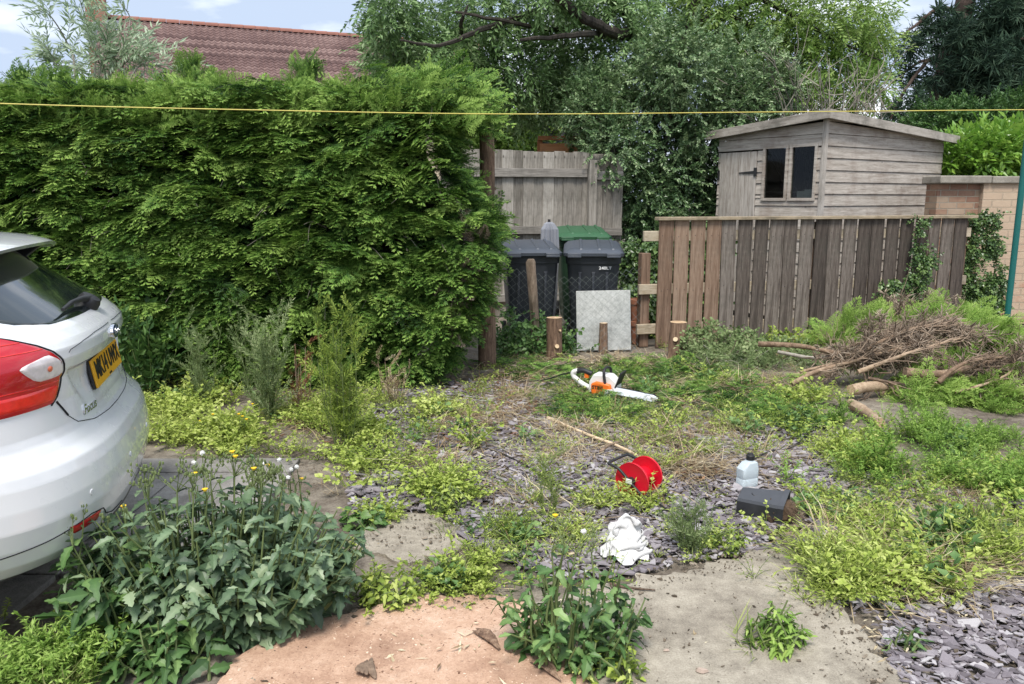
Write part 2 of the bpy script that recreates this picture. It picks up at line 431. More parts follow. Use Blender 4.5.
def slab(name, pix, z, mat, jag=0.03, sub=14, z0=-0.08, pts=None):
    """flat slab with a worn, irregular outline"""
    P = np.array(pts, float) if pts is not None else np.array([G(a, b)[:2] for a, b in pix])
    P = spline(np.vstack([P, P[:1]]), 5)[:-1]; sub = 5
    out = []
    for i in range(len(P)):
        a, b = P[i], P[(i+1) % len(P)]
        for t in np.arange(sub) / sub:
            q = a + (b - a) * t
            if jag: q = q + jag * (np.array([fbm(q[0]*9+9, q[1]*9+3, 4), fbm(q[0]*9+31, q[1]*9+17, 4)]) - 0.5) * 4
            out.append(q)
    out = np.array(out)
    area = 0.5 * np.sum(out[:, 0]*np.roll(out[:, 1], -1) - np.roll(out[:, 0], -1)*out[:, 1])
    if area < 0: out = out[::-1]
    cen = out.mean(0); out = out[np.argsort(np.arctan2(out[:, 1] - cen[1], out[:, 0] - cen[0]))]
    k = len(out)
    v = np.concatenate([np.c_[out, np.full(k, z)], np.c_[out, np.full(k, z0)], [[cen[0], cen[1], z]]])
    f = [(i, (i+1) % k, 2*k) for i in range(k)] + [(i, i+k, (i+1) % k + k, (i+1) % k) for i in range(k)]
    return tag(MB().add(v, f).build(name, mat), kind='structure')
slab('concrete_apron', [(420, 760), (470, 640), (540, 605), (600, 590), (650, 576), (705, 562), (765, 550), (795, 564), (815, 590), (838, 612), (868, 640), (895, 662), (915, 720), (880, 900), (640, 980)], 0.012, M['conc'], 0.05)
slab('sawdust_slab', [(150, 790), (215, 690), (250, 655), (310, 628), (370, 610), (420, 601), (475, 598), (520, 606), (545, 630), (562, 662), (590, 700), (560, 830)], 0.016, M['sawdust'], 0.02)
slab('concrete_patch', [(362, 548), (372, 524), (405, 514), (446, 520), (470, 545), (440, 560), (390, 562)], 0.008, M['conc'], 0.04)
# the drive: rows of square-edged slabs with open joints
def driveway():
    bx = []
    xs = np.arange(-7.46, -1.5, 0.62); ys = [1.2, 1.82, 2.44, 3.06, 3.68, 4.30, 4.55]
    b = MB()
    for i in range(len(xs)):
        for j in range(len(ys) - 1):
            x0, x1 = xs[i], xs[i] + 0.61
            y0, y1 = ys[j], ys[j+1] - 0.012
            if x1 > -1.3 and y1 < 3.2: continue
            h = 0.018 + rng.uniform(-0.003, 0.003)
            b.box((x0, y0, -0.05), (x1, y1, h))
    tag(b.build('driveway_paving', M['paving'], bevel=0.006), kind='structure')
driveway()

# ================================================================== TIMBER FENCE AT THE BACK
def board_mb(w, th, h, top=None):
    b = MB(); b.box((-w/2, -th/2, 0), (w/2, th/2, h)); return b
M['fence_grey_h'] = m_wood('weathered_rail', [(0.17, 0.155, 0.135), (0.30, 0.275, 0.245), (0.41, 0.385, 0.35)], (0.8, 14, 14), 2.5, rough=0.9, stain_amt=0.45)
def back_fence():
    A, B = D(440, 148, 10.3), D(630, 155, 10.78)
    a2, b2 = A[:2], B[:2]; d = (b2 - a2); Ln = np.linalg.norm(d); ang = math.atan2(d[1], d[0])
    t = empty('panel_fence', (a2[0], a2[1], 0), ang, label='tall weathered grey timber panel fence behind the bins', cat='fence')
    step = 0.135; k = int(Ln / step); Ln = k * step; postx = float(D(592, 160, 10.55)[0] - a2[0]) / math.cos(ang)
    for i in range(k):
        x = step * (i + 0.5)
        drop = 0.0 if x < postx else 0.02
        top = A[2] - drop - rng.uniform(0, 0.02) - 0.012 * x
        o = board_mb(step + 0.014, 0.014 + 0.003 * (i % 2), top).build('board', M['fence_grey'], t, bevel=0.003)
        o.location = (x, 0.012 * (i % 2), 0)
        o.rotation_euler = (0, rng.normal(0, 0.004), 0)
    for zc, hh in ((A[2] - 0.30, 0.11), (1.14, 0.10), (0.25, 0.1)):
        MB().box((0, -0.055, zc - hh/2), (postx - 0.06, -0.013, zc + hh/2)).build('rail', M['fence_grey_h'], t, bevel=0.004)
        MB().box((postx + 0.06, -0.045, zc - 0.03 - hh/2), (Ln, -0.013, zc - 0.03 + hh/2)).build('rail', M['fence_grey_h'], t, bevel=0.004)
    MB().box((postx - 0.052, -0.12, 0), (postx + 0.052, -0.014, A[2] - 0.14)).build('post', M['fence_grey'], t, bevel=0.006)
back_fence()

# ================================================================== BOARD FENCE ON THE RIGHT
M['iron'] = m_plain('black_iron', (0.025, 0.025, 0.027), 0.55, bump=0.2)
def board_fence():
    A, B = D(659, 217, 8.2), D(974, 213.5, 9.15)
    a2, b2 = A[:2], B[:2]; d = b2 - a2; Ln = np.linalg.norm(d); ang = math.atan2(d[1], d[0])
    H = float(A[2])
    t = empty('board_fence', (a2[0], a2[1], 0), ang, label='low brown vertical board fence with flat capping in front of the shed', cat='fence')
    k = 21; step = (Ln - 0.06) / k
    for i in range(k):
        h = H - 0.035
        w = 0.160 + rng.uniform(-0.006, 0.004)
        bb = board_mb(w, 0.02, h)
        for zn in (0.20, 0.62, 1.17):
            for xn in (-0.04, 0.045): bb.lathe([(0.001, 0.0), (0.0045, 0.0), (0.0045, 0.002), (0.001, 0.003)], 7, 1, Matrix.Translation((xn + rng.normal(0, 0.006), -0.0102, zn + rng.normal(0, 0.012))) @ Matrix.Rotation(R(90), 4, 'X'))
        o = bb.build('board', [M['board_red'] if i < 4 else M['board_dark'], M['iron']], t, bevel=0.003)
        if i == 0: o['label'] = 'reddish fence board'
        o.location = (0.085 + step * i, rng.normal(0, 0.003), 0)
        o.rotation_euler = (0, rng.normal(0, 0.008), 0)
    MB().box((-0.02, -0.05, H - 0.034), (Ln + 0.02, 0.06, H)).build('capping', M['rail'], t, bevel=0.004)
    for z, x0 in ((1.17, -0.15), (0.62, -0.19), (0.20, -0.20)):
        MB().box((x0, 0.0115, z - 0.055), (Ln, 0.055, z + 0.05)).build('rail', M['rail'], t, bevel=0.005)
    for x, h in ((-0.10, 0.99), (1.85, 1.30), (Ln - 0.05, 1.30)):
        MB().box((x - 0.05, 0.0565, 0), (x + 0.05, 0.155, h)).build('post', M['board_red'], t, bevel=0.006)
board_fence()

# ================================================================== SHED
def m_glass():
    t = NT('window_pane')
    tr = t.n('BsdfTransparent'); tr.inputs[0].default_value = (0.55, 0.58, 0.58, 1)
    gl = t.n('BsdfGlossy', Roughness=0.06); gl.inputs[0].default_value = (0.9, 0.9, 0.9, 1)
    lw = t.n('LayerWeight', Blend=0.25)
    m = t.n('MixShader'); t.l(t.math('ADD', t.math('MULTIPLY', lw.outputs['Fresnel'], 0.16), 0.015, clamp=True), m.inputs[0]); t.l(tr.outputs[0], m.inputs[1]); t.l(gl.outputs[0], m.inputs[2])
    return t.done(m.outputs[0])
M['pane'] = m_glass()
M['shed_dark'] = m_plain('shed_interior_wood', (0.045, 0.035, 0.028), 0.9)
M['felt'] = m_plain('roof_felt', (0.06, 0.065, 0.05), 0.95, bump=0.5, scale=9)
M['paper'] = m_plain('pale_sheet', (0.62, 0.62, 0.58), 0.8)
M['shed_h2'] = m_wood('shed_front_cladding', [(0.25, 0.215, 0.18), (0.43, 0.385, 0.335), (0.58, 0.53, 0.47)], (1.0, 1.0, 14), 2.6, rough=0.88, bump=0.6, stain=(0.16, 0.10, 0.07), stain_amt=0.4)
def shed():
    C0 = (3.70, 9.6)
    t = empty('garden_shed', (C0[0], C0[1], 0), R(34), label='grey weathered timber shed with sloping roof behind the board fence', cat='shed')
    LX, LY = 2.62, 1.62
    zt = lambda x, y: 2.50 - 0.062 * x - 0.075 * y         # underside of the sloping roof
    pl = 0.141
    # right wall (outer face y=0): shiplap planks, lower edge proud
    b = MB(); z = 0.05
    while z < 2.52:
        x0, x1 = 0.03, LX
        z1 = z + pl - 0.004
        top0, top1 = min(z1, zt(x0, 0)), min(z1, zt(x1, 0))
        if top0 - z > 0.02:
            if top1 - z < 0.02: x1 = (2.50 - z - 0.02) / 0.062; top1 = z + 0.02
            v = [(x0, -0.016, z), (x1, -0.016, z), (x1, 0.02, z), (x0, 0.02, z), (x0, -0.004, top0), (x1, -0.004, top1), (x1, 0.02, top1), (x0, 0.02, top0)]
            b.add(v, [(0,3,2,1),(4,5,6,7),(0,1,5,4),(1,2,6,5),(2,3,7,6),(3,0,4,7)])
        z += pl
    b.build('side_wall', M['shed_h'], t, bevel=0.003)
    # front wall (outer face x=0, running along y): planks round the windows and the door
    holes = [(0.12, 0.44, 1.555, 2.165), (0.53, 0.84, 1.555, 2.165), (0.97, 1.58, 0.0, 2.15)]
    b = MB(); z = 0.05
    def plank(y0, y1, z0, z1):
        if y1 - y0 < 0.015 or z1 - z0 < 0.015: return
        a0, a1 = min(z1, zt(0, y0)), min(z1, zt(0, y1))
        if min(a0, a1) - z0 < 0.012: return
        v = [(-0.016, y0, z0), (-0.016, y1, z0), (0.02, y1, z0), (0.02, y0, z0), (-0.004, y0, a0), (-0.004, y1, a1), (0.02, y1, a1), (0.02, y0, a0)]
        b.add(v, [(0,1,2,3),(4,7,6,5),(0,4,5,1),(1,5,6,2),(2,6,7,3),(3,7,4,0)])
    while z < 2.52:
        z1 = z + pl - 0.004
        cuts = sorted({z, z1, *[h[2] for h in holes if z < h[2] < z1], *[h[3] for h in holes if z < h[3] < z1]})
        for za, zb in zip(cuts[:-1], cuts[1:]):
            y = 0.0; zm = (za + zb) / 2
            for h in holes:
                if h[2] < zm < h[3]:
                    plank(y, h[0], za, zb); y = h[1]
            plank(y, LY, za, zb)
        z += pl
    b.build('front_wall', M['shed_h2'], t, bevel=0.003)
    # back and far walls, floor
    b = MB()
    for lo, hi in (((LX, 0.0, 0), (LX + 0.02, LY, 2.28)), ((0.03, LY, 0), (LX, LY + 0.02, 2.26)), ((0.03, 0.03, 0.0), (LX - 0.01, LY - 0.01, 0.04))):
        b.box(lo, hi)
    b.build('rear_wall', M['shed_dark'], t)
    MB().box((-0.024, -0.024, 0), (0.022, -0.0165, 2.49)).box((-0.024, -0.016, 0), (-0.0165, 0.03, 2.49)).build('corner_strip', M['shed_v'], t, bevel=0.002)
    for y0, y1, z0, z1 in holes[:2]:
        fr = MB()
        w = 0.035
        fr.box((-0.026, y0 - w, z0 - w), (0.03, y0, z1 + w)); fr.box((-0.026, y1, z0 - w), (0.03, y1 + w, z1 + w))
        fr.box((-0.024, y0, z1), (0.028, y1, z1 + w)); fr.box((-0.032, y0, z0 - w), (0.032, y1, z0))
        wo_ = fr.build('window', M['shed_h2'], t, bevel=0.003)
        MB().box((0.004, y0, z0), (0.008, y1, z1)).build('pane', M['pane'], wo_)
    # ledged door of vertical boards, strap hinge
    d = MB(); y = 0.975
    while y < 1.57:
        d.box((-0.022, y, 0.06), (-0.002, min(y + 0.098, 1.575), 2.145)); y += 0.1
    dr = d.build('door', M['shed_v'], t, bevel=0.003)
    h = MB(); h.box((-0.034, 0.955, 1.83), (-0.0225, 1.0, 1.94)); 
    h.add([(-0.032, 1.0, 1.90), (-0.032, 1.24, 1.885), (-0.032, 1.24, 1.873), (-0.032, 1.0, 1.862), (-0.0225, 1.0, 1.90), (-0.0225, 1.24, 1.885), (-0.0225, 1.24, 1.873), (-0.0225, 1.0, 1.862)],
          [(0,1,2,3),(7,6,5,4),(0,4,5,1),(1,5,6,2),(2,6,7,3),(3,7,4,0)])
    h.build('hinge', M['iron'], dr)
    MB().box((-0.03, 1.575, 1.80), (-0.017, 1.6, 1.92)).build('latch', M['iron'], dr)
    # roof sheet and barge boards
    def q(x, y, dz): return (x, y, zt(x, y) + dz)
    def slabv(x0, x1, y0, y1, d0, d1):
        return [q(x0,y0,d0), q(x1,y0,d0), q(x1,y1,d0), q(x0,y1,d0), q(x0,y0,d1), q(x1,y0,d1), q(x1,y1,d1), q(x0,y1,d1)]
    F6 = [(0,3,2,1),(4,5,6,7),(0,1,5,4),(1,2,6,5),(2,3,7,6),(3,0,4,7)]
    rf = MB().add(slabv(-0.12, LX + 0.16, -0.10, LY + 0.1, 0.003, 0.035), F6).build('roof', M['felt'], t)
    MB().add(slabv(-0.145, -0.122, -0.126, LY + 0.12, -0.055, 0.05), F6).build('barge_board', M['roofboard'], rf, bevel=0.004)
    MB().add(slabv(-0.12, LX + 0.18, -0.126, -0.103, -0.055, 0.048), F6).build('barge_board', M['roofboard'], rf, bevel=0.004)
    # things seen through the glass
    MB().box((0.6, 0.1, 1.62), (0.95, 1.5, 1.65)).build('shelf', M['shed_h'], t)
    s = MB().box((0.12, 0.15, 1.50), (0.13, 0.33, 1.66)).box((0.15, 0.30, 1.46), (0.16, 0.46, 1.64)).build('paper_sheet', M['paper'], t)
shed()

# ================================================================== BRICK WALL
def m_brick(name, cols, mortar, paint=None, paint_amt=0.0, bw=0.22, bh=0.075, vertical=True):
    t = NT(name)
    tc_ = t.n('TexCoord')
    sep = t.n('SeparateXYZ'); t.l(tc_.outputs['Object'], sep.inputs[0])
    cmb = t.n('CombineXYZ'); t.l(t.math('ADD', sep.outputs[0], sep.outputs[1]), cmb.inputs[0]); t.l(sep.outputs[2], cmb.inputs[1])
    br = t.n('TexBrick', Scale=1.0)
    br.inputs['Brick Width'].default_value = bw; br.inputs['Row Height'].default_value = bh
    br.inputs['Mortar Size'].default_value = 0.007; br.inputs['Mortar Smooth'].default_value = 0.4
    br.inputs['Color1'].default_value = (0, 0, 0, 1); br.inputs['Color2'].default_value = (1, 1, 1, 1)
    t.l(cmb.outputs[0], br.inputs['Vector'])
    nz = t.noise(7, 7, 0.7)
    bwv = t.n('RGBToBW'); t.l(br.outputs['Color'], bwv.inputs[0])
    x = t.math('ADD', t.math('MULTIPLY', bwv.outputs[0], 0.5), t.math('MULTIPLY', nz, 0.6))
    c = t.ramp(x, [(0.15 + 0.7 * i / (len(cols) - 1), q) for i, q in enumerate(cols)])
    c = t.mix(br.outputs['Fac'], c, mortar)
    hgt = t.math('SUBTRACT', t.math('MULTIPLY', nz, 0.5), br.outputs['Fac'])
    if paint:
        worn = t.ramp(t.math('ADD', t.noise(1.6, 7, 0.7), t.math('MULTIPLY', sep.outputs[2], 0.16)), [(0.44, 0.0), (0.58, 1.0)])
        shade = t.mix(nz, tuple(q * 0.82 for q in paint), paint)
        c = t.mix(t.math('MULTIPLY', worn, paint_amt), c, shade)
    return t.done(t.bsdf(c, 0.92, t.bump(hgt, 0.9, 0.02), 0.2))
M['brick_old'] = m_brick('old_brick', [(0.10, 0.035, 0.025), (0.22, 0.08, 0.05), (0.33, 0.20, 0.13), (0.40, 0.30, 0.22)], (0.36, 0.32, 0.26), (0.42, 0.33, 0.24), 0.35)
M['brick_buff'] = m_brick('painted_brick', [(0.30, 0.10, 0.07), (0.42, 0.20, 0.14), (0.48, 0.30, 0.22)], (0.42, 0.36, 0.28), (0.55, 0.44, 0.32), 0.85, bh=0.09, bw=0.25)
M['stone'] = m_conc('coping_stone', (0.17, 0.155, 0.13), (0.29, 0.265, 0.225), (0.40, 0.37, 0.32), (0.09, 0.09, 0.07), 0.4)
def brick_wall():
    a = D(932, 176, 10.0); m = D(985, 176, 9.75); top = float(m[2])
    t = empty('brick_wall', (float(m[0]), float(m[1]), 0), R(4), label='high brick wall with stone coping, buff painted at its right end', cat='wall')
    MB().box((-0.54, 0.06, 0), (-0.003, 0.30, top - 0.09)).build('old_brickwork', M['brick_old'], t)
    MB().box((0, 0.0, 0), (4.0, 0.30, top - 0.09)).build('painted_brickwork', M['brick_buff'], t)
    b = MB(); x = -0.58
    while x < 4.0:
        w = rng.uniform(0.55, 0.8)
        b.box((x, -0.045, top - 0.088), (x + w - 0.008, 0.35, top + rng.uniform(-0.008, 0.008))); x += w
    b.build('coping', M['stone'], t, bevel=0.012)
brick_wall()

# ================================================================== HOUSE BEYOND THE HEDGE
def m_tile():
    t = NT('roof_tile')
    nz = t.noise(3.2, 7, 0.7); n2_ = t.noise(0.7, 4, 0.6)
    x = t.math('ADD', t.math('MULTIPLY', nz, 0.55), t.math('MULTIPLY', n2_, 0.45))
    g = t.n('NewGeometry').outputs['Random Per Island']
    x = t.math('ADD', x, t.math('MULTIPLY', t.math('SUBTRACT', g, 0.5), 0.3))
    c = t.ramp(x, [(0.32, (0.075, 0.042, 0.039)), (0.5, (0.145, 0.088, 0.08)), (0.68, (0.225, 0.15, 0.135))])
    return t.done(t.bsdf(c, 0.8, spec=0.3))
M['tile'] = m_tile()
M['ridge'] = m_plain('ridge_tile', (0.27, 0.12, 0.09), 0.85, var=0.3, scale=4)
M['house_brick'] = m_brick('house_brick', [(0.20, 0.08, 0.05), (0.30, 0.14, 0.09), (0.36, 0.2, 0.13)], (0.33, 0.30, 0.26))
M['render'] = m_plain('cream_render', (0.55, 0.47, 0.34), 0.9)
M['white'] = m_plain('white_paint', (0.78, 0.78, 0.76), 0.5)
M['lead'] = m_plain('lead_flashing', (0.26, 0.29, 0.33), 0.6)
M['glass_flat'] = m_plain('dark_window', (0.03, 0.035, 0.04), 0.08, 0.6)
def house():
    a = D(100, 17.5, 30.0); zr = float(a[2])
    b_ = D(372, 38, 34.0)
    Yb = 30.0
    for Y in np.arange(30, 40, 0.05):
        if D(372, 38, Y)[2] >= zr: Yb = Y; break
    b_ = D(372, 38, Yb)
    d = b_[:2] - a[:2]; ang = math.atan2(d[1], d[0]); Ln = np.linalg.norm(d) + 4.5
    t = empty('house', (float(a[0]), float(a[1]), 0), ang, label='house with long brown tiled roof and brick chimney beyond the hedge', cat='house')
    slope = R(36); half = 4.6; ze = zr - half * math.tan(slope)
    MB().box((0.25, -half + 0.35, 0), (Ln - 0.25, half - 0.35, ze + 0.1)).build('wall', M['render'], t)
    for x0, x1 in ((0.25, 0.45), (Ln - 0.45, Ln - 0.25)):
        g = MB()
        y0 = half - 0.35
        v = [(x0, -y0, ze + 0.1), (x0, y0, ze + 0.1), (x0, 0, zr - 0.15), (x1, -y0, ze + 0.1), (x1, y0, ze + 0.1), (x1, 0, zr - 0.15)]
        g.add(v, [(0, 2, 1), (3, 4, 5), (0, 1, 4, 3), (1, 2, 5, 4), (2, 0, 3, 5)])
        g.build('gable', M['render'], t)
    # interlocking tiles: stepped rows of wavy tiles
    rf = MB()
    rows = 30; sl = half / math.cos(slope) + 0.25; gl = sl / rows; tw = 0.21; nt_ = int(Ln / tw)
    for side in (-1, 1):
        for r in range(rows):
            s0, s1 = r * gl, (r + 1) * gl + 0.03
            sub = 5
            xs = np.linspace(-0.05, Ln + 0.05, nt_ * sub + 1)
            ph = (xs / tw) % 1.0
            wav = 0.022 * np.cos(ph * 2 * math.pi) + 0.018 * (ph > 0.8)
            v = []
            for s_, up in ((s0, 0.005), (s1, 0.045), (s1, 0.0)):
                yy = side * s_ * math.cos(slope); zz = zr - s_ * math.sin(slope) + up
                v += [(x, yy, zz + w) for x, w in zip(xs, wav)]
            k = len(xs); f = []
            for i in range(k - 1):
                for q in (0, 1):
                    f.append((q*k+i, (q+1)*k+i, (q+1)*k+i+1, q*k+i+1) if side < 0 else (q*k+i, q*k+i+1, (q+1)*k+i+1, (q+1)*k+i))
            rf.add(v, f)
    ro = rf.build('roof', M['tile'], t)
    rd = MB()
    x = -0.06
    while x < Ln:
        a_ = np.linspace(0, math.pi, 7); r0 = 0.14
        for_ = [(xx, r0 * math.cos(q), zr - 0.02 + r0 * math.sin(q) + dz) for xx, dz in ((x, 0), (x + 0.44, 0.012)) for q in a_]
        rd.add(for_, [(i, i+1, i+8, i+7) for i in range(6)]); x += 0.45
    rd.build('ridge', M['ridge'], ro)
    ch = MB(); zc0 = zr - 1.1
    ch.box((-0.42, -0.45, zc0 - 4), (0.22, 0.45, zr + 1.55)); ch.box((-0.48, -0.51, zr + 1.55), (0.28, 0.51, zr + 1.68)); ch.box((-0.52, -0.55, zr + 1.68), (0.32, 0.55, zr + 1.84))
    co = ch.build('chimney', M['house_brick'], t)
    p = MB()
    for y in (-0.22, 0.22):
        p.lathe([(0.13, zr + 1.84), (0.13, zr + 2.3), (0.16, zr + 2.32), (0.16, zr + 2.4), (0.11, zr + 2.4)], 14, M=Matrix.Translation((-0.1, y, 0)))
    p.build('chimney_pot', M['ridge'], co)
    MB().box((0.223, -0.75, zr - 0.85), (0.7, -0.2, zr - 0.2)).box((-0.43, -0.47, zr - 1.1), (0.235, 0.47, zr - 0.25)).build('flashing', M['lead'], co)
    w = MB().box((0.20, -1.75, zr - 2.55), (0.246, -0.75, zr - 1.55)).build('window', M['white'], t)
    MB().box((0.18, -1.68, zr - 2.48), (0.197, -1.29, zr - 1.62)).box((0.18, -1.22, zr - 2.48), (0.197, -0.82, zr - 1.62)).build('pane', M['glass_flat'], w)
    MB().lathe([(0.05, zr), (0.05, zr + 0.45), (0.075, zr + 0.45), (0.075, zr + 0.52)], 10, M=Matrix.Translation((9.3, 0, 0))).build('vent_pipe', M['lead'], ro)
house()

# ------------------------------------------------------------------ outbuilding and orange screen past the back fence
M['slate_cladding'] = m_plain('slate_cladding', (0.10, 0.105, 0.12), 0.7, var=0.3)
M['pale_sheet_roof'] = m_plain('pale_sheet_roof', (0.42, 0.46, 0.52), 0.5, var=0.2)
def outbuilding():
    a = D(527, 118, 15.0); b_ = D(552, 118, 15.0)
    x0, x1 = float(a[0]), float(b_[0]) + 1.2; z1 = float(a[2])
    t = empty('outbuilding', (x0, 15.0, 0), 0, label='small dark outbuilding with pale sheet roof past the panel fence', cat='outbuilding')
    w = x1 - x0
    b = MB()
    for i in range(int(w / 0.15) + 1):
        b.box((i * 0.15, 0.006 * (i % 2), 0), (min(w, i * 0.15 + 0.148), 0.03, z1))
    b.box((0, 0.031, 0), (w, 2.0, z1 - 0.02)); b.build('wall', M['slate_cladding'], t)
    v = [(-0.1, -0.12, z1 + 0.01), (w + 0.1, -0.12, z1 + 0.01), (w + 0.1, 1.2, z1 + 0.55), (-0.1, 1.2, z1 + 0.55)]
    MB().add(v + [(x, y, z + 0.04) for x, y, z in v], [(0,3,2,1),(4,5,6,7),(0,1,5,4),(1,2,6,5),(2,3,7,6),(3,0,4,7)]).build('roof', M['pale_sheet_roof'], t)
outbuilding()
def orange_screen():
    a = D(540, 136, 12.4); b_ = D(612, 136, 12.4)
    t = empty('timber_screen', (float(a[0]), 12.4, 0), 0, label='orange stained timber screen just showing above the panel fence', cat='fence')
    w = float(b_[0] - a[0]); z1 = float(a[2])
    b = MB(); z = 0.1
    while z < z1 - 0.12: b.box((0, 0.004, z), (w, 0.03, z + 0.115)); z += 0.12
    b.build('boards', M['orange_wood'], t)
    MB().box((-0.03, -0.03, z1 - 0.06), (w + 0.03, 0.06, z1)).build('capping', M['orange_wood'], t)
    for x in (0.0, w): MB().box((x - 0.04, 0.031, 0), (x + 0.04, 0.11, z1 - 0.061)).build('post', M['orange_wood'], t)
orange_screen()

# ================================================================== LEAF SHAPES
def kite(p, d, n, L_, w, fold=0.25):
    """one leaf: base p, direction d, normal n -> 4 verts, 2 tris folded along the midrib"""
    d = d / np.linalg.norm(d); s = np.cross(n, d); s /= np.linalg.norm(s) + 1e-9; u = np.cross(d, s)
    m = p + d * L_ * 0.45
    return [p, m + s * w / 2 + u * w * fold, p + d * L_, m - s * w / 2 + u * w * fold], [(0, 1, 2), (0, 2, 3)]
class TB:
    def __init__(s): s.v, s.f, s.t, s.n = [], [], [], 0
    def add(s, v, f, t):
        s.v += [np.asarray(q, float) for q in v]; s.f += [tuple(i + s.n for i in q) for q in f]
        s.t += ([t] * len(v) if np.isscalar(t) else list(t)); s.n += len(v)
    def leaf(s, p, d, n, L_, w, t, fold=0.25):
        v, f = kite(np.asarray(p, float), np.asarray(d, float), np.asarray(n, float), L_, w, fold); s.add(v, f, t)
    def stem(s, pts, r, t):
        P = np.asarray(pts, float)
        v, f = tube(P, np.linspace(r, r * 0.5, len(P)), 3, cap=False)
        tri = [(a, b, c) for a, b, c, d in f] + [(a, c, d) for a, b, c, d in f]
        s.add(list(v), tri, t)
    def done(s): return np.array(s.v), np.array(s.f, int), np.array(s.t, float)

def spray_template(droop=0.25, seed=0):
    """flat feathery conifer spray of unit length along +x"""
    r = np.random.default_rng(seed); b = TB()
    up = np.array([0, 0, 1.0])
    def pos(t): return np.array([t, 0.06 * math.sin(3 * t + seed), -droop * t * t])
    b.stem([pos(t) for t in np.linspace(0, 1, 5)], 0.012, 0.25)
    side = 1
    for t in np.arange(0.10, 1.0, 0.062):
        side *= -1
        p = pos(t); L_ = (0.42 * (1 - t) + 0.12) * r.uniform(0.75, 1.15)
        d = np.array([math.cos(0.85), side * math.sin(0.85), -0.15 + r.normal(0, 0.12)]); d /= np.linalg.norm(d)
        n = up + r.normal(0, 0.25, 3)
        b.leaf(p, d, n, L_, 0.036, [0.12 + 0.15*t, 0.3 + 0.2*t, 0.74 + 0.25*t, 0.3 + 0.2*t])
        for q in (0.35, 0.6, 0.8):
            for sg in (-1, 1):
                a = 0.85 * side + sg * 0.7
                d2 = np.array([math.cos(a), math.sin(a), d[2] + r.normal(0, 0.1)])
                b.leaf(p + d * L_ * q, d2, n, L_ * 0.5 * (1.1 - q * 0.5), 0.030, [0.17 + 0.15*t, 0.35 + 0.2*t, 0.82 + 0.25*t, 0.35 + 0.2*t])
    b.leaf(pos(0.92), (1, 0, -0.3), up, 0.2, 0.05, [0.4, 0.6, 0.95, 0.6])
    return b.done()
SPRAY = [spray_template(d, i) for i, d in enumerate((0.15, 0.35, 0.5))]

def twig_template(n=9, leaf=0.34, w=0.13, droop=0.3, seed=0, opp=False, curve=0.25):
    """a leafy twig of unit length along +x"""
    r = np.random.default_rng(100 + seed); b = TB()
    pos = lambda t: np.array([t, 0.08 * math.sin(4 * t + seed), -droop * t * t])
    b.stem([pos(t) for t in np.linspace(0, 1, 4)], 0.012, 0.1)
    for i in range(n):
        t = 0.12 + 0.88 * i / (n - 1)
        for sg in ((-1, 1) if opp else (1 if i % 2 else -1,)):
            a = sg * r.uniform(0.5, 1.1)
            if i == n - 1: a *= 0.2
            d = np.array([math.cos(a), math.sin(a), r.normal(-0.25, 0.3)])
            b.leaf(pos(t), d, np.array([0, 0, 1]) + r.normal(0, 0.45, 3), leaf * r.uniform(0.7, 1.15), w * r.uniform(0.8, 1.15), [0.3, 0.45, 0.55, 0.45] if True else 0, 0.2)
    return b.done()
TW_TREE = [twig_template(12, 0.27, 0.10, 0.35, i) for i in range(3)]
TW_SHRUB = [twig_template(10, 0.23, 0.125, 0.1, 10 + i, True) for i in range(3)]
TW_LAUREL = [twig_template(7, 0.5, 0.20, 0.0, 20 + i) for i in range(2)]
TW_SILVER = [twig_template(8, 0.36, 0.075, 0.25, 30 + i, True) for i in range(3)]
TW_IVY = [twig_template(6, 0.4, 0.36, 0.3, 40 + i) for i in range(2)]
TW_WILLOW = [twig_template(16, 0.20, 0.036, 0.05, 50 + i, True) for i in range(3)]

def pine_template(seed=0):
    r = np.random.default_rng(seed); b = TB()
    for i in range(16):
        d = np.array([1, 0, 0]) * r.uniform(0.1, 1) + r.normal(0, 0.6, 3); d /= np.linalg.norm(d)
        b.leaf(np.array([r.uniform(0, 0.6), 0, 0]), d, r.normal(0, 1, 3), r.uniform(0.4, 0.7), 0.07, [0.2, 0.4, 0.7, 0.4])
    return b.done()
PINE = [pine_template(i) for i in range(3)]

def lobed_leaf(b, p, d, n, L_, w, t, lobes=3, bend=0.3, r=None):
    """broad toothed leaf in strips either side of the midrib"""
    d = d / np.linalg.norm(d); s = np.cross(n, d); s /= np.linalg.norm(s) + 1e-9; u = np.cross(d, s)
    k = lobes * 2 + 2
    mid, lf, rt = [], [], []
    for i in range(k):
        q = i / (k - 1)
        c = p + d * L_ * q + u * (-bend * L_ * q * q)
        prof = math.sin(math.pi * min(1, q ** 0.8 * 0.97 + 0.02)) ** 0.7
        if i % 2: prof *= 0.62
        ww = w / 2 * prof
        back = -0.10 * L_ * (0 if i % 2 else 1) * (1 if 0 < i < k - 1 else 0)
        mid.append(c); lf.append(c + s * ww + u * ww * 0.3 - d * back * 0); rt.append(c - s * ww + u * ww * 0.3)
    v = mid + lf + rt; f = []
    for i in range(k - 1):
        a, bb, l0, l1, r0, r1 = i, i+1, k+i, k+i+1, 2*k+i, 2*k+i+1
        f += [(a, l0, l1), (a, l1, bb), (a, bb, r1), (a, r1, r0)]
    b.add(v, f, [t + 0.12] * k + [t - 0.04] * (2 * k))

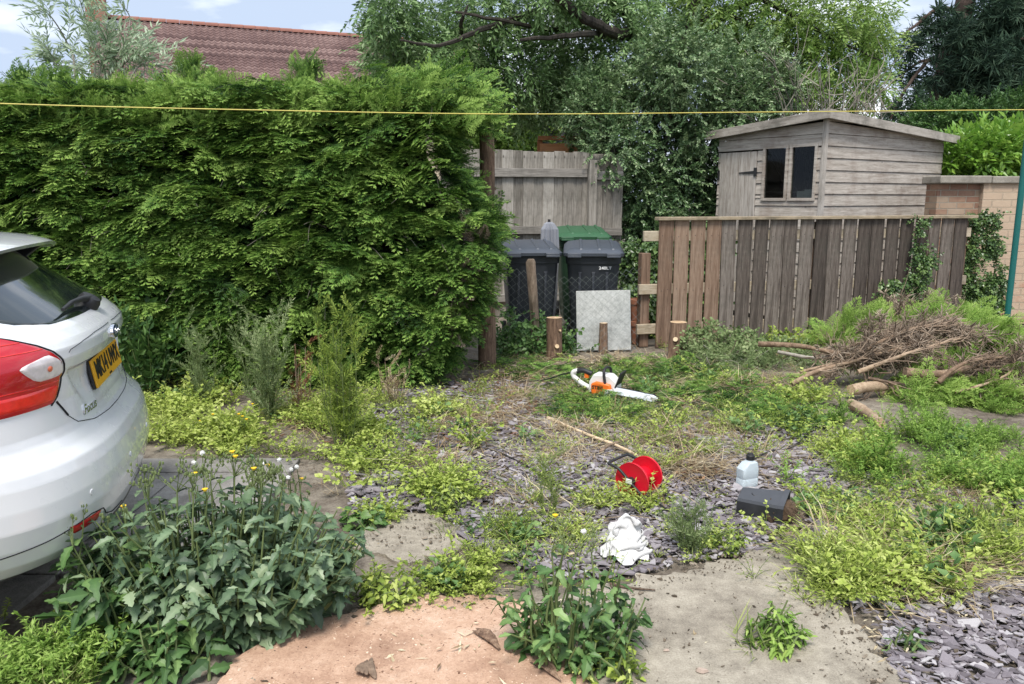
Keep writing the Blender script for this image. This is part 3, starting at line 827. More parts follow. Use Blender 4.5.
# ================================================================== THE CONIFER HEDGE
def hedge_prof(z):
    """right-hand end of the hedge at height z"""
    zs = [0.0, 0.25, 0.6, 1.0, 1.35, 1.6, 1.9, 2.2, 2.45]
    xs = [-0.80, -0.62, -0.42, -0.30, -0.24, -0.42, -0.60, -0.62, -0.52]
    return np.interp(z, zs, xs)
HY, HD, HT = 6.45, 1.25, 2.42
def hedge():
    t = empty('conifer_hedge', (-3.5, HY + HD / 2, 0), label='tall dense green conifer hedge behind the white car', cat='hedge')
    T0 = np.array([-3.5, HY + HD / 2, 0])
    sets = [[], [], []]
    # clumps of sprays on the front face
    def front_y(x, z): return HY + 0.13 * (fbm(x * 1.5 + 40, z * 1.5 + 11, 3) - 0.5) + 0.10 * np.clip(0.5 - z, 0, 1) - 0.10 * np.exp(-((z - 1.1) / 0.8) ** 2)
    Ms, Ts, ti = [], [], []
    nc = 1700
    cx = rng.uniform(-7.2, 0.0, nc); cz = rng.uniform(0.06, HT, nc)
    keep = cx < hedge_prof(cz) - 0.06
    cx, cz = cx[keep], cz[keep]
    for x, z in zip(cx, cz):
        k = rng.integers(6, 11)
        base = np.array([x, front_y(x, z) + 0.10, z])
        lean = rng.normal(0.10, 0.65)
        dirm = np.array([lean, -0.85, rng.normal(0.02, 0.14)]); dirm /= np.linalg.norm(dirm)
        up = np.array([rng.normal(0, 0.25), -0.55 + rng.normal(0, 0.15), 1.0]); up -= dirm * (up @ dirm); up /= np.linalg.norm(up)
        side = np.cross(up, dirm); a = np.linspace(-0.95, 0.95, k) + rng.normal(0, 0.12, k)
        d = np.cos(a)[:, None] * dirm + np.sin(a)[:, None] * side + rng.normal(0, 0.07, (k, 3))
        size = rng.uniform(0.75, 1.3)
        P = base + side * (a * 0.055)[:, None] + rng.normal(0, 0.012, (k, 3)); P[:, 1] += rng.normal(0, 0.05)
        Ms.append(frame(d, up + rng.normal(0, 0.12, (k, 3)), size * (0.13 + 0.09 * np.cos(a)) * rng.uniform(0.85, 1.15, k))); Ts.append(P)
        ti.append(np.full(k, rng.normal(0.07, 0.18)) + rng.normal(0, 0.05, k))
    # interior sprays fill behind, tinted darker to paint the shade between clumps
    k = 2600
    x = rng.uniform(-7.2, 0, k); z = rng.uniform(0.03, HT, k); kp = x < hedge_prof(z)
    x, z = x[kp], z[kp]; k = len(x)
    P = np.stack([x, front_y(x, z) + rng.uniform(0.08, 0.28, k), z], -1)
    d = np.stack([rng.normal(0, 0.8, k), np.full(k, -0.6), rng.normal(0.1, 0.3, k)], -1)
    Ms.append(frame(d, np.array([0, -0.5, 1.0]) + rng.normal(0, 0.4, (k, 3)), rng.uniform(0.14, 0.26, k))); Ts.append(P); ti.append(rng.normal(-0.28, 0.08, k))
    # right-hand end, facing the bins
    k = 1100
    z = rng.uniform(0.05, HT, k); y = rng.uniform(HY, HY + HD, k)
    P = np.stack([hedge_prof(z) + rng.normal(-0.04, 0.05, k), y, z], -1)
    d = np.stack([np.full(k, 0.8), rng.normal(-0.35, 0.5, k), rng.normal(0.05, 0.3, k)], -1)
    Ms.append(frame(d, np.array([0.4, -0.3, 1.0]) + rng.normal(0, 0.3, (k, 3)), rng.uniform(0.15, 0.28, k))); Ts.append(P); ti.append(rng.normal(-0.06, 0.12, k))
    # soft upright new growth along the top
    k = 4200
    x = rng.uniform(-7.2, -0.35, k); y = rng.uniform(HY - 0.08, HY + HD, k)
    hump = 0.10 * (fbm(x * 2.1 + 3, x * 0 + 5, 3) - 0.5)
    P = np.stack([x, y, HT - 0.06 + hump * 0.5 + rng.uniform(-0.16, 0.04, k) - 0.12 * (y < HY + 0.1)], -1)
    d = np.stack([rng.normal(0.38, 0.4, k), rng.normal(-0.40, 0.3, k), np.full(k, 0.42)], -1)
    Ms.append(frame(d, np.array([0, -1, 0.5]) + rng.normal(0, 0.5, (k, 3)), rng.uniform(0.12, 0.23, k))); Ts.append(P); ti.append(rng.normal(0.34, 0.12, k))
    # a looser crown of sprays at the right end of the top
    k = 300
    x = rng.uniform(-1.3, -0.28, k); P = np.stack([x, HY + rng.uniform(0.2, 1.2, k), HT - 0.08 + rng.uniform(-0.2, 0.22, k) - 0.12 * (x + 0.8)], -1)
    d = np.stack([np.full(k, 0.7), rng.normal(-0.3, 0.4, k), rng.normal(0.25, 0.3, k)], -1)
    Ms.append(frame(d, np.array([0, -0.6, 1.0]) + rng.normal(0, 0.4, (k, 3)), rng.uniform(0.18, 0.34, k))); Ts.append(P); ti.append(rng.normal(0.06, 0.12, k))
    # a few taller shoots standing above the trim line
    for px, py in ((305, 66), (192, 62), (20, 78), (45, 82), (60, 80), (398, 84), (430, 74)):
        c = D(px, py + 6, HY + 0.5); k = 60
        h_ = rng.uniform(0, 1, k); P = c + rng.normal(0, 1, (k, 3)) * np.array([0.13, 0.10, 0.0]) * (1.15 - h_)[:, None]; P[:, 2] += -0.22 + 0.24 * h_
        d = np.stack([rng.normal(0.2, 0.5, k), rng.normal(0, 0.4, k), np.full(k, 0.9)], -1)
        Ms.append(frame(d, rng.normal(0, 1, (k, 3)), rng.uniform(0.10, 0.2, k))); Ts.append(P); ti.append(rng.normal(0.02, 0.1, k))
    Mx, Tx, tx = np.concatenate(Ms), np.concatenate(Ts) - T0, np.concatenate(ti)
    pick = rng.integers(0, 3, len(Tx))
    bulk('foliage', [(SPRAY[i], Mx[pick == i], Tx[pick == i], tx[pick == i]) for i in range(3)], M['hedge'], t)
    dead = MB()
    for i in range(140):
        x = rng.uniform(-6, -0.5); z = rng.uniform(0.2, HT - 0.1); p = np.array([x, front_y(x, z) + 0.02, z]) - T0
        d = np.array([rng.normal(0, 0.6), -0.8, rng.normal(-0.2, 0.4)]); d /= np.linalg.norm(d); L_ = rng.uniform(0.10, 0.24)
        v, f = tube(spline([p, p + d * L_ * 0.5 + rng.normal(0, 0.012, 3), p + d * L_ + [0, 0, -0.04]], 3), np.linspace(0.004, 0.0015, 7), 4); dead.add(v, f)
    tag(dead.build('bare_twigs', M['grey_twig'], t), kind='stuff')
    k = 260; x = rng.uniform(-0.9, -0.3, k); z = np.clip(rng.normal(0.95, 0.22, k), 0.3, 1.5)
    P = np.stack([hedge_prof(z) - 0.12 + rng.normal(0, 0.07, k), HY + rng.normal(0.12, 0.1, k), z], -1) - T0
    Mx = frame(rng.normal(0, 0.6, (k, 3)) + [0.5, -0.6, -0.3], rng.normal(0, 1, (k, 3)), rng.uniform(0.08, 0.17, k))
    bulk('dead_sprays', [(SPRAY[1], Mx, P, rng.normal(0, 0.15, k))], M['needle_brown'], t)
    # heart of the hedge: view-blocking shell, dark colour stands in for shade in gaps
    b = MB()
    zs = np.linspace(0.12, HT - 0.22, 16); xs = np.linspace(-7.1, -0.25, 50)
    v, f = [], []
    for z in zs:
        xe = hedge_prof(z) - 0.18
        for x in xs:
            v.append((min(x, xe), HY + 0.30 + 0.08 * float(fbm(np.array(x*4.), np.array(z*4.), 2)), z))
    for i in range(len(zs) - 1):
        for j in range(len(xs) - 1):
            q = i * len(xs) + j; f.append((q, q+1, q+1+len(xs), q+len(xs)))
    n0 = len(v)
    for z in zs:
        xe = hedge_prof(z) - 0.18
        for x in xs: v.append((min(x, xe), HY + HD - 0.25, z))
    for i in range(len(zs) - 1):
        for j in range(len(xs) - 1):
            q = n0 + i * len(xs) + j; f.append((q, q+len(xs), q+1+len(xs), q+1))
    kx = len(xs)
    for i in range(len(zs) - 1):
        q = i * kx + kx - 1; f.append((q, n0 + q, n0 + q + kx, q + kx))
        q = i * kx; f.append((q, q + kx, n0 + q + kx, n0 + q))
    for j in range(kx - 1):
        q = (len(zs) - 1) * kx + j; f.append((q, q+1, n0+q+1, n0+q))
    b.add(np.array(v) - T0, f).build('shade_core', M['hedge_core'], t)
    st = MB()
    for x in np.arange(-6.8, -0.6, 0.62):
        x += rng.normal(0, 0.08)
        st.tube(np.array([(x, HY + 0.6, -0.05), (x + rng.normal(0, .03), HY + 0.6, 0.6), (x, HY + 0.62, 1.9)]) - T0, [0.06, 0.05, 0.03], 8)
    st.build('stems', M['bark'], t)
hedge()

def bark_post(name, base, pts, rad, mat, label, cat, topmat=None, group=None, stubs=()):
    """a trunk or stump: fissured bark, pale sawn top, sawn-off side shoots"""
    base = np.asarray(base, float)
    o = empty(name, base, label=label, cat=cat, group=group)
    P = spline(pts, 5) if len(pts) > 2 else np.linspace(pts[0], pts[1], 7)
    rr = np.interp(np.linspace(0, 1, len(P)), np.linspace(0, 1, len(rad)), rad)
    n = 18; v, f = tube(P, rr, n, cap=False)
    ring = np.arange(len(v)) % n; lvl = np.arange(len(v)) // n
    ph = rng.uniform(0, 60)
    bump_ = (fbm(ring * 0.9 + ph, lvl * 0.35 + 3, 3) - 0.5) * 0.28
    c = np.repeat(P, n, 0); v = c + (v - c) * (1 + bump_)[:, None]
    if topmat is None: f.append(tuple(range((len(P)-1)*n, len(P)*n)))
    MB().add(v, f).build('bark', mat, o, sm=50)
    if topmat is not None:
        k0 = (len(P)-1)*n; top = v[k0:]
        cc = top.mean(0) + np.array([0, 0, 0.004])
        MB().add(np.vstack([top * 0.995 + cc * 0.005 + [0, 0, 0.002], [cc]]), [(i, (i+1) % n, n) for i in range(n)]).build('cut_face', topmat, o)
    for (ang, h, r) in stubs:
        i = int(h * (len(P)-1)); dirv = np.array([math.cos(ang), math.sin(ang), 0.45]); dirv /= np.linalg.norm(dirv)
        a = P[i] + dirv * rr[i] * 0.7; e_ = P[i] + dirv * (rr[i] + 0.022)
        st = MB().tube([a, e_], [r * 1.25, r], 10, cap=False).build('side_stub', mat, o, sm=50)
        vv, ff = tube([e_ - dirv * 0.003, e_ + dirv * 0.001], [r, r * 0.97], 10)
        MB().add(vv, ff).build('cut_face', topmat or M['sawn'], st)
    return o
tr_b = G(487, 366)
bark_post('hedge_trunk', tr_b, [(0, 0, -0.05), (0.0, 0.0, 0.5), (-0.02, 0.05, 1.1), (0.01, 0.1, 1.6), (0.0, 0.14, 2.2), (-0.03, 0.16, 2.5)], [0.085, 0.075, 0.07, 0.068, 0.05], M['red_bark'], 'bare trunk with peeling reddish bark at the right end of the hedge', 'tree trunk', stubs=((-0.4, 0.55, 0.012), (0.5, 0.62, 0.01)))

# ================================================================== TREES AND SHRUBS
def add_twigs(acc, c, rad, n, sc, tint, shell=0.55, outb=0.5, droop=0.1, spread=0.1):
    """n twigs through the outer part of an ellipsoid"""
    u = unit(n); r = shell + (1 - shell) * rng.uniform(0, 1, n) ** 0.6
    lump = 1 + 0.25 * (fbm(u[:, 0] * 2.3 + c[0] + 30, u[:, 2] * 2.3 + c[2] + 30 + u[:, 1], 3) - 0.5) * 2
    P = np.asarray(c) + u * (r * lump)[:, None] * np.asarray(rad)
    d = u * outb + rng.normal(0, 0.55, (n, 3)); d[:, 2] -= droop
    acc.append((frame(d, np.array([0, 0, 1.0]) + u * 0.3 + rng.normal(0, 0.4, (n, 3)), sc * rng.uniform(0.7, 1.25, n)), P, rng.normal(tint, spread, n)))
def foliage(name, temps, acc, mat, parent, origin):
    Mx = np.concatenate([a[0] for a in acc]); Tx = np.concatenate([a[1] for a in acc]) - origin; tx = np.concatenate([a[2] for a in acc])
    pick = rng.integers(0, len(temps), len(Tx))
    return bulk(name, [(temps[i], Mx[pick == i], Tx[pick == i], tx[pick == i]) for i in range(len(temps))], mat, parent)
def limb(b, pts, r0, r1, origin, n=8, m=6):
    P = spline(np.asarray(pts) - origin, m)
    P[1:-1] += rng.normal(0, r0 * 0.12, P[1:-1].shape)
    b.tube(P, np.linspace(r0, r1, len(P)), n)

def big_tree():
    Y = 13.6
    base = np.array([D(700, 300, Y)[0], Y, 0.0])
    t = empty('broadleaf_tree', base, label='large spreading broadleaf tree with dark limbs beyond the panel fence', cat='tree')
    tr = MB()
    fork = D(668, 72, Y)
    limb(tr, [base + [0, 0, -0.1], base + [0.05, 0, 1.3], fork], 0.22, 0.16, base, 12)
    limb(tr, [fork, D(640, 40, Y - 1.3), D(612, 32, Y - 1.9), D(585, 18, Y - 2.2), D(556, -4, Y - 2.4)], 0.10, 0.055, base, 10)
    limb(tr, [D(650, 58, Y), D(632, 24, Y - 1.2), D(618, 4, Y - 1.5), D(606, -40, Y - 1.5)], 0.09, 0.05, base, 10)
    limb(tr, [D(618, 36, Y - 0.4), D(590, 34, Y - 2.2), D(560, 36, Y - 2.4), D(520, 40, Y - 2.6)], 0.06, 0.02, base, 6)
    limb(tr, [D(585, 20, Y - 0.8), D(556, 30, Y - 1.2), D(500, 20, Y - 2.4), D(455, 12, Y - 2.6)], 0.05, 0.015, base, 6)
    limb(tr, [D(540, 10, Y - 1), D(480, 30, Y - 2.4), D(440, 45, Y - 2.6), D(400, 40, Y - 2.8)], 0.05, 0.012, base, 6)
    limb(tr, [D(460, 40, Y - 1.7), D(462, 20, Y - 2.5), D(468, 5, Y - 2.6)], 0.04, 0.012, base, 6)
    limb(tr, [D(556, -2, Y - 1), D(500, -40, Y - 1), D(430, -70, Y - 1)], 0.06, 0.03, base, 6)
    limb(tr, [fork, D(690, 20, Y), D(705, -60, Y), D(700, -160, Y + .3)], 0.14, 0.06, base, 8)
    limb(tr, [D(688, 30, Y), D(740, 5, Y + .2), D(790, -10, Y + .2), D(850, -20, Y)], 0.08, 0.025, base, 8)
    limb(tr, [D(760, -2, Y), D(800, 20, Y), D(835, 40, Y), D(880, 60, Y)], 0.045, 0.012, base, 6)
    limb(tr, [D(720, 12, Y), D(760, 30, Y), D(795, 48, Y), D(830, 80, Y)], 0.045, 0.012, base, 6)
    tr.build('trunk', M['dark_bark'], t)
    acc, acc2 = [], []
    left = [(388, 8, 30), (392, 50, 24), (405, 38, 36), (392, 72, 26), (440, 12, 36), (445, 58, 34), (490, 12, 36), (478, 52, 34), (470, 82, 26), (515, 62, 34), (535, 4, 34), (548, 60, 24), (520, 100, 30), (552, 92, 22), (572, 86, 18), (606, -12, 22), (560, -18, 26), (598, 8, 24), (570, 30, 24), (604, 58, 20), (585, 70, 18), (632, 6, 22), (640, 40, 18), (418, 84, 22), 
            (420, -50, 60), (520, -50, 60), (600, -60, 50), (480, -120, 70)]
    for px, py, r in left:
        Yc = Y - 1.4 + rng.normal(0, 0.5); rr = r / 790 * Yc
        vis = py > -20
        add_twigs(acc, D(px, py, Yc), (rr, rr * 1.1, rr * 0.8), int(r * (5.2 if vis else 2.0)), 0.34, 0.30 + rng.normal(0, 0.09), 0.2, 0.5, 0.25, 0.15)
    right = [(668, 2, 28), (700, 12, 36), (688, 44, 24), (735, 20, 40), (728, 60, 34), (775, 10, 38), (770, 58, 34), (815, 20, 38), (812, 70, 30), (850, 48, 34), (862, 14, 28), (876, 44, 16), (868, 84, 14), (845, 92, 24), (795, 96, 28), (755, 88, 28), 
             (700, -50, 60), (780, -50, 60), (860, -60, 50), (740, -130, 80), (640, -100, 60)]
    for px, py, r in right:
        Yc = Y + 0.1 + rng.normal(0, 0.6); rr = r / 790 * Yc
        vis = py > -20
        add_twigs(acc2, D(px, py, Yc), (rr, rr * 1.1, rr * 0.9), int(r * (5.8 if vis else 2.0)), 0.34, 0.24 + rng.normal(0, 0.10), 0.2, 0.5, 0.2, 0.15)
    foliage('crown', TW_TREE, acc, M['tree'], t, base)
    foliage('crown', TW_TREE, acc2, M['tree_b'], t, base)['label'] = 'olive green crown'
big_tree()

def broad_shrub():
    Y = 11.6
    base = np.array([D(660, 250, Y)[0], Y, 0.0])
    t = empty('evergreen_shrub', base, label='rounded grey green evergreen shrub between the panel fence and the shed', cat='shrub')
    b = MB()
    acc = []
    for px, py, r in [(610, 112, 46), (612, 150, 30), (645, 205, 36), (648, 84, 36), (665, 128, 52), (660, 185, 46), (700, 92, 42), (700, 150, 40), (690, 215, 40), (655, 250, 45), (590, 100, 28), (745, 70, 36), (735, 105, 28), (715, 185, 30), (596, 118, 24), (650, 290, 36), (648, 235, 30), (644, 190, 24), (680, 60, 34), (775, 90, 24)]:
        c = D(px, py, Y + rng.normal(0, 0.3)); rr = r / 790 * Y
        add_twigs(acc, c, (rr, rr * 1.15, rr), int(r * 10), 0.22, 0.28 - 0.0016 * max(0, py - 120) + rng.normal(0, 0.05), 0.45, 0.7, 0.0, 0.13)  # lower clumps get a darker tint: shade low in the shrub, painted in
        limb(b, [base + [0, 0, -0.05], (base + c) / 2 + rng.normal(0, 0.15, 3), c], 0.05, 0.012, base, 6, 4)
    b.build('trunk', M['dark_bark'], t)
    foliage('crown', TW_SHRUB, acc, M['shrub'], t, base)
broad_shrub()

def bare_bush():
    Y = 11.5
    base = np.array([D(820, 200, Y)[0], Y, 0.0])
    b = MB()
    for i in range(44):
        end = D(rng.uniform(725, 905), rng.uniform(52, 112), Y + rng.normal(0, 0.5))
        st = base + np.array([rng.normal(0, 0.35), rng.normal(0, 0.2), 1.2])
        mid = (st + end) / 2 + rng.normal(0, 0.18, 3)
        limb(b, [st - [0, 0, 0.4], mid, end], 0.013, 0.004, base, 4, 5)
        for j in range(4):
            q = mid + (end - mid) * rng.uniform(0.0, 0.9)
            e2 = q + rng.normal(0, 0.22, 3) + (end - st) * 0.14
            limb(b, [q, (q + e2) / 2 + rng.normal(0, 0.04, 3), e2], 0.009, 0.003, base, 3, 3)
    for i in range(9):
        limb(b, [base + rng.normal(0, 0.08, 3) * [1, 1, 0], base + [rng.normal(0, 0.2), 0, 0.6], base + [rng.normal(0, 0.35), rng.normal(0, 0.2), 1.3]], 0.03, 0.018, base, 6, 4)
    o = b.build('bare_bush', M['grey_twig']); o.location = base
    tag(o, 'leafless bush of thin grey dead twigs above the shed roof', 'bush')
bare_bush()

M['pine_bark'] = m_wood('pine_bark', [(0.025, 0.019, 0.016), (0.058, 0.041, 0.033), (0.11, 0.078, 0.063)], (2, 2, 0.8), 3, 0.9, 1.0, rnd=0.1)
def pine():
    Y = 19.0
    base = np.array([D(930, 200, Y)[0], Y, 0.0])
    t = empty('pine_tree', base, label='tall dark pine tree with reddish trunk at the right edge', cat='tree')
    b = MB()
    limb(b, [base + [0, 0, -0.1], D(938, 110, Y), D(950, 60, Y), D(966, 5, Y), D(972, -60, Y), D(980, -200, Y)], 0.25, 0.18, base, 14)
    limb(b, [D(950, 70, Y), D(930, 60, Y - .6), D(905, 90, Y - 1), D(890, 120, Y - 1)], 0.06, 0.02, base, 6)
    limb(b, [D(962, 15, Y), D(940, 8, Y - .4), D(920, 22, Y - .8), D(900, 38, Y - 1)], 0.07, 0.02, base, 6)
    limb(b, [D(945, 60, Y), D(920, 62, Y + .5), D(890, 84, Y + .8)], 0.05, 0.02, base, 6)
    limb(b, [D(948, 75, Y), D(960, 95, Y - .6), D(972, 112, Y - .9)], 0.05, 0.02, base, 6)
    limb(b, [D(955, 40, Y), D(990, 35, Y - .5), D(1030, 40, Y - 1), D(1080, 50, Y - 1)], 0.05, 0.02, base, 6)
    limb(b, [D(960, 20, Y), D(985, -10, Y - .5), D(1030, -20, Y - 1)], 0.05, 0.02, base, 6)
    limb(b, [D(950, 70, Y), D(985, 80, Y - .5), D(1030, 90, Y - 1)], 0.05, 0.02, base, 6)
    b.build('trunk', M['pine_bark'], t)
    acc = []
    for px, py, r in [(950, 60, 12), (944, 90, 14), (938, 75, 8), (960, 30, 9), (985, 42, 34), (1015, 30, 40), (1040, 60, 44), (1000, 70, 40), (968, 55, 22), (955, 34, 14), (1020, 95, 40), (980, 98, 34), (962, 88, 22), (945, 104, 14), (1000, 10, 18), (1030, 0, 34), (1015, -25, 28), (925, 34, 10), (910, 50, 9), (935, 20, 9), (915, 100, 10), (905, 75, 8), (900, 118, 14), (1075, 30, 50), (1070, 100, 50), (990, -80, 60), (1050, -80, 60), (940, -60, 30), (950, 130, 30), (1000, 130, 36), (1050, 130, 40)]:
        c = D(px, py, Y + rng.normal(0, 0.7)); rr = r / 790 * Y
        add_twigs(acc, c, (rr, rr, rr * 0.6), int(r * r * 0.17 + 10 * (r > 12) + 14), 0.42, rng.normal(0.0, 0.1), 0.15, 0.4, -0.1, 0.12)
    foliage('crown', PINE, acc, M['pine'], t, base)
pine()

def leaf_bank(name, pix, Y, r_y, n, temps, sc, mat, label, cat, tint=0.0, stemmat='dark_bark'):
    """clipped or bushy bank of leaves over a visible outline of blobs"""
    base = np.array([D(pix[0][0], 200, Y)[0], Y, 0.0])
    t = empty(name, base, label=label, cat=cat)
    acc, b = [], MB()
    for px, py, r in pix:
        c = D(px, py, Y + rng.normal(0, 0.1)); rr = r / 790 * Y
        add_twigs(acc, c, (rr, r_y, rr), int(r * n), sc, tint + rng.normal(0, 0.05), 0.5, 0.8, -0.3, 0.13)
        limb(b, [np.array([c[0], Y, -0.05]), (np.array([c[0], Y, 0]) + c) / 2 + rng.normal(0, 0.05, 3), c * [1, 1, 0.85]], 0.03, 0.01, base, 6, 4)
    b.build('stems', M[stemmat], t)
    foliage('foliage', temps, acc, mat, t, base)
leaf_bank('laurel_hedge', [(950, 160, 14), (966, 158, 16), (982, 158, 20), (1002, 156, 21), (1030, 154, 22), (1060, 154, 22), (972, 176, 16), (995, 176, 20), (1020, 176, 20), (1050, 176, 20)], 11.5, 0.5, 11, TW_LAUREL, 0.24, M['laurel'], 'bright green laurel hedge just above the brick wall coping', 'hedge', 0.12)
leaf_bank('privet_hedge', [(930, 128, 18), (955, 126, 20), (985, 124, 21), (1015, 122, 22), (1045, 122, 22), (945, 150, 20), (975, 150, 22), (1010, 150, 22), (1040, 150, 22)], 13.6, 0.7, 14, TW_SHRUB, 0.24, M['privet'], 'darker green hedge between the laurel and the pine tree', 'hedge', 0.02)
leaf_bank('yellow_green_bush', [(508, 118, 22), (535, 130, 20), (560, 122, 22), (590, 118, 24), (500, 150, 22), (530, 160, 25), (580, 160, 30), (470, 118, 22), (470, 150, 24)], 15.6, 0.8, 12, TW_SHRUB, 0.30, M['tree_b'], 'yellowish green bush seen above the panel fence by the hedge end', 'bush', 0.14)

def silver_shrub():
    Y = 8.2
    base = np.array([D(95, 200, Y)[0], Y, 0.0])
    t = empty('silver_leaved_shrub', base, label='silvery long-leaved shrub shoots rising above the hedge by the chimney', cat='shrub')
    b, acc = MB(), []
    shoots = [[(75, 75), (68, 45), (52, 18), (40, 8)], [(95, 72), (92, 45), (86, 20), (80, 0)], [(85, 80), (60, 65), (45, 45)], [(112, 75), (122, 48), (130, 20), (122, 4)], [(120, 80), (138, 55), (143, 35)], [(130, 80), (152, 66), (168, 66)], [(100, 70), (108, 50), (104, 30)], [(65, 80), (58, 66), (50, 60)], [(110, 70), (118, 58), (124, 46)], [(105, 85), (98, 60), (96, 44)]]
    for s in shoots:
        pts = [D(a, c, Y + rng.normal(0, 0.12)) for a, c in s]
        P = spline(np.vstack([[base + [rng.normal(0, .15), 0, 1.4]], pts]), 6)
        b.tube(P - base, np.linspace(0.012, 0.004, len(P)), 5)
        T = np.gradient(P, axis=0)
        i0 = 6
        idx = rng.integers(i0, len(P), 16)
        d = T[idx] / np.linalg.norm(T[idx], axis=1, keepdims=True) * 0.8 + rng.normal(0, 0.5, (16, 3))
        acc.append((frame(d, rng.normal(0, 0.4, (16, 3)) + [0, -0.5, 0.8], rng.uniform(0.2, 0.34, 16)), P[idx], rng.normal(0.1, 0.12, 16)))
    for i in range(5): limb(b, [base + [rng.normal(0, .05), 0, -0.05], base + [rng.normal(0, .12), 0, 0.8], base + [rng.normal(0, .2), 0, 1.6]], 0.025, 0.014, base, 6, 4)
    b.build('stems', M['grey_twig'], t)
    foliage('foliage', TW_SILVER, acc, M['buddleia'], t, base)
silver_shrub()

def ivy(name, boxes, label, n, sc=0.085, fence=True):
    """ivy lying over the face of the fence or wall: boxes (x0,x1,y0,y1,Y) in sight-line units"""
    acc, b = [], MB()
    x0, x1, y0, y1, Y = boxes[0]
    base = D((x0 + x1) / 2, y1, Y); base[2] = 0
    t = empty(name, base, label=label, cat='ivy')
    for x0, x1, y0, y1, Y in boxes:
        k = int(n * (x1 - x0) * (y1 - y0) / 1000)
        px = rng.uniform(x0, x1, k); py = rng.uniform(y0, y1, k)
        kp = fbm(px * 0.09 + 4, py * 0.07 + 9, 3) > 0.40
        px, py = px[kp], py[kp]; k = len(px)
        P = D(px, py, Y) + np.stack([np.zeros(k), -rng.uniform(0.0, 0.09, k), np.zeros(k)], -1)
        d = np.stack([rng.normal(0, 0.7, k), rng.normal(-0.5, 0.3, k), rng.normal(-0.5, 0.5, k)], -1)
        acc.append((frame(d, np.array([0, -1.0, 0.6]) + rng.normal(0, 0.35, (k, 3)), sc * rng.uniform(0.7, 1.4, k)), P, rng.normal(0.05, 0.16, k)))
        for j in range(3):
            a = D(rng.uniform(x0, x1), y1 + 6, Y); e_ = D(rng.uniform(x0, x1), y0 + 4, Y)
            limb(b, [a, (a + e_) / 2 + rng.normal(0, 0.04, 3) * [1, 0.2, 1], e_], 0.008, 0.003, base, 4, 5)
    b.build('vines', M['bark'], t)
    foliage('leaves', TW_IVY, acc, M['ivy'], t, base)
ivy('climbing_ivy', [(914, 932, 216, 262, 8.9), (908, 926, 255, 306, 8.85), (878, 896, 278, 306, 8.75)], 'ragged ivy growing down the right part of the board fence', 210)
ivy('climbing_ivy', [(966, 996, 212, 250, 9.35), (958, 1000, 245, 330, 9.35)], 'dense dark ivy clump on the wall at the end of the board fence', 420)
ivy('ground_ivy', [(622, 652, 240, 345, 9.3), (630, 652, 290, 350, 8.9), (640, 720, 230, 330, 9.6)], 'bright ivy bank between the bins and the board fence', 170, 0.13)

# ================================================================== THE WHITE CAR
def m_paint():
    t = NT('white_car_paint')
    nz = t.noise(2.5, 5, 0.6)
    dirt = t.ramp(t.noise(30, 4, 0.7), [(0.55, 0.0), (0.8, 1.0)])
    c = t.mix(t.math('MULTIPLY', dirt, 0.07), (0.70, 0.71, 0.72), (0.52, 0.50, 0.46))
    return t.done(t.bsdf(c, t.math('ADD', 0.22, t.math('MULTIPLY', nz, 0.12)), spec=0.5, **{'Coat Weight': 1.0, 'Coat Roughness': 0.03}))
M['paint'] = m_paint()
M['car_glass'] = m_plain('car_glass', (0.014, 0.02, 0.019), 0.09, 0.6, var=0.1, **{'Coat Weight': 0.5, 'Coat Roughness': 0.01})
M['black_plastic'] = m_plain('black_plastic', (0.022, 0.022, 0.024), 0.5, bump=0.1)
M['gap'] = m_plain('shut_line_gap', (0.012, 0.012, 0.014), 0.8)
M['lamp_red'] = m_plain('red_lens', (0.50, 0.008, 0.018), 0.18, 0.5, var=0.2, scale=14, **{'Coat Weight': 0.7, 'Coat Roughness': 0.03})
M['lamp_bright'] = m_plain('bright_red_lens', (0.75, 0.02, 0.015), 0.2, 0.5, var=0.35, scale=40, **{'Coat Weight': 0.7, 'Coat Roughness': 0.03})
M['lamp_clear'] = m_plain('clear_lens', (0.70, 0.64, 0.64), 0.12, 0.6, var=0.35, scale=34, **{'Coat Weight': 0.7, 'Coat Roughness': 0.03})
M['amber'] = m_plain('amber_bulb', (0.65, 0.16, 0.08), 0.3)
M['chrome'] = m_plain('chrome', (0.75, 0.76, 0.78), 0.15, metal=1.0, var=0.03)
M['plate'] = m_plain('plate_yellow', (0.70, 0.36, 0.02), 0.35, var=0.05)
M['black'] = m_plain('black_ink', (0.015, 0.015, 0.015), 0.5)
M['badge_blue'] = m_plain('badge_dark_blue', (0.012, 0.03, 0.09), 0.2)
M['tyre'] = m_plain('tyre_rubber', (0.02, 0.02, 0.02), 0.85, bump=0.4, scale=20)
M['alloy'] = m_plain('alloy_rim', (0.45, 0.46, 0.47), 0.35, metal=0.9)

def text_obj(name, s, size, mat, Mx, parent, depth=0.002, xs=1.0, bold=0.0, align='CENTER', shear=0.0):
    cu = bpy.data.curves.new(name, 'FONT'); cu.body = s; cu.size = size; cu.extrude = depth; cu.offset = bold
    cu.align_x = align; cu.align_y = 'CENTER'; cu.shear = shear; cu.resolution_u = 3
    tmp = bpy.data.objects.new(name, cu); COL.objects.link(tmp)
    dg = bpy.context.evaluated_depsgraph_get()
    me = bpy.data.meshes.new_from_object(tmp.evaluated_get(dg))
    bpy.data.objects.remove(tmp); bpy.data.curves.remove(cu)
    me.transform(Matrix.Diagonal((xs, 1, 1, 1))); me.transform(Mx); me.materials.clear()
    return link(name, me, mat, parent)

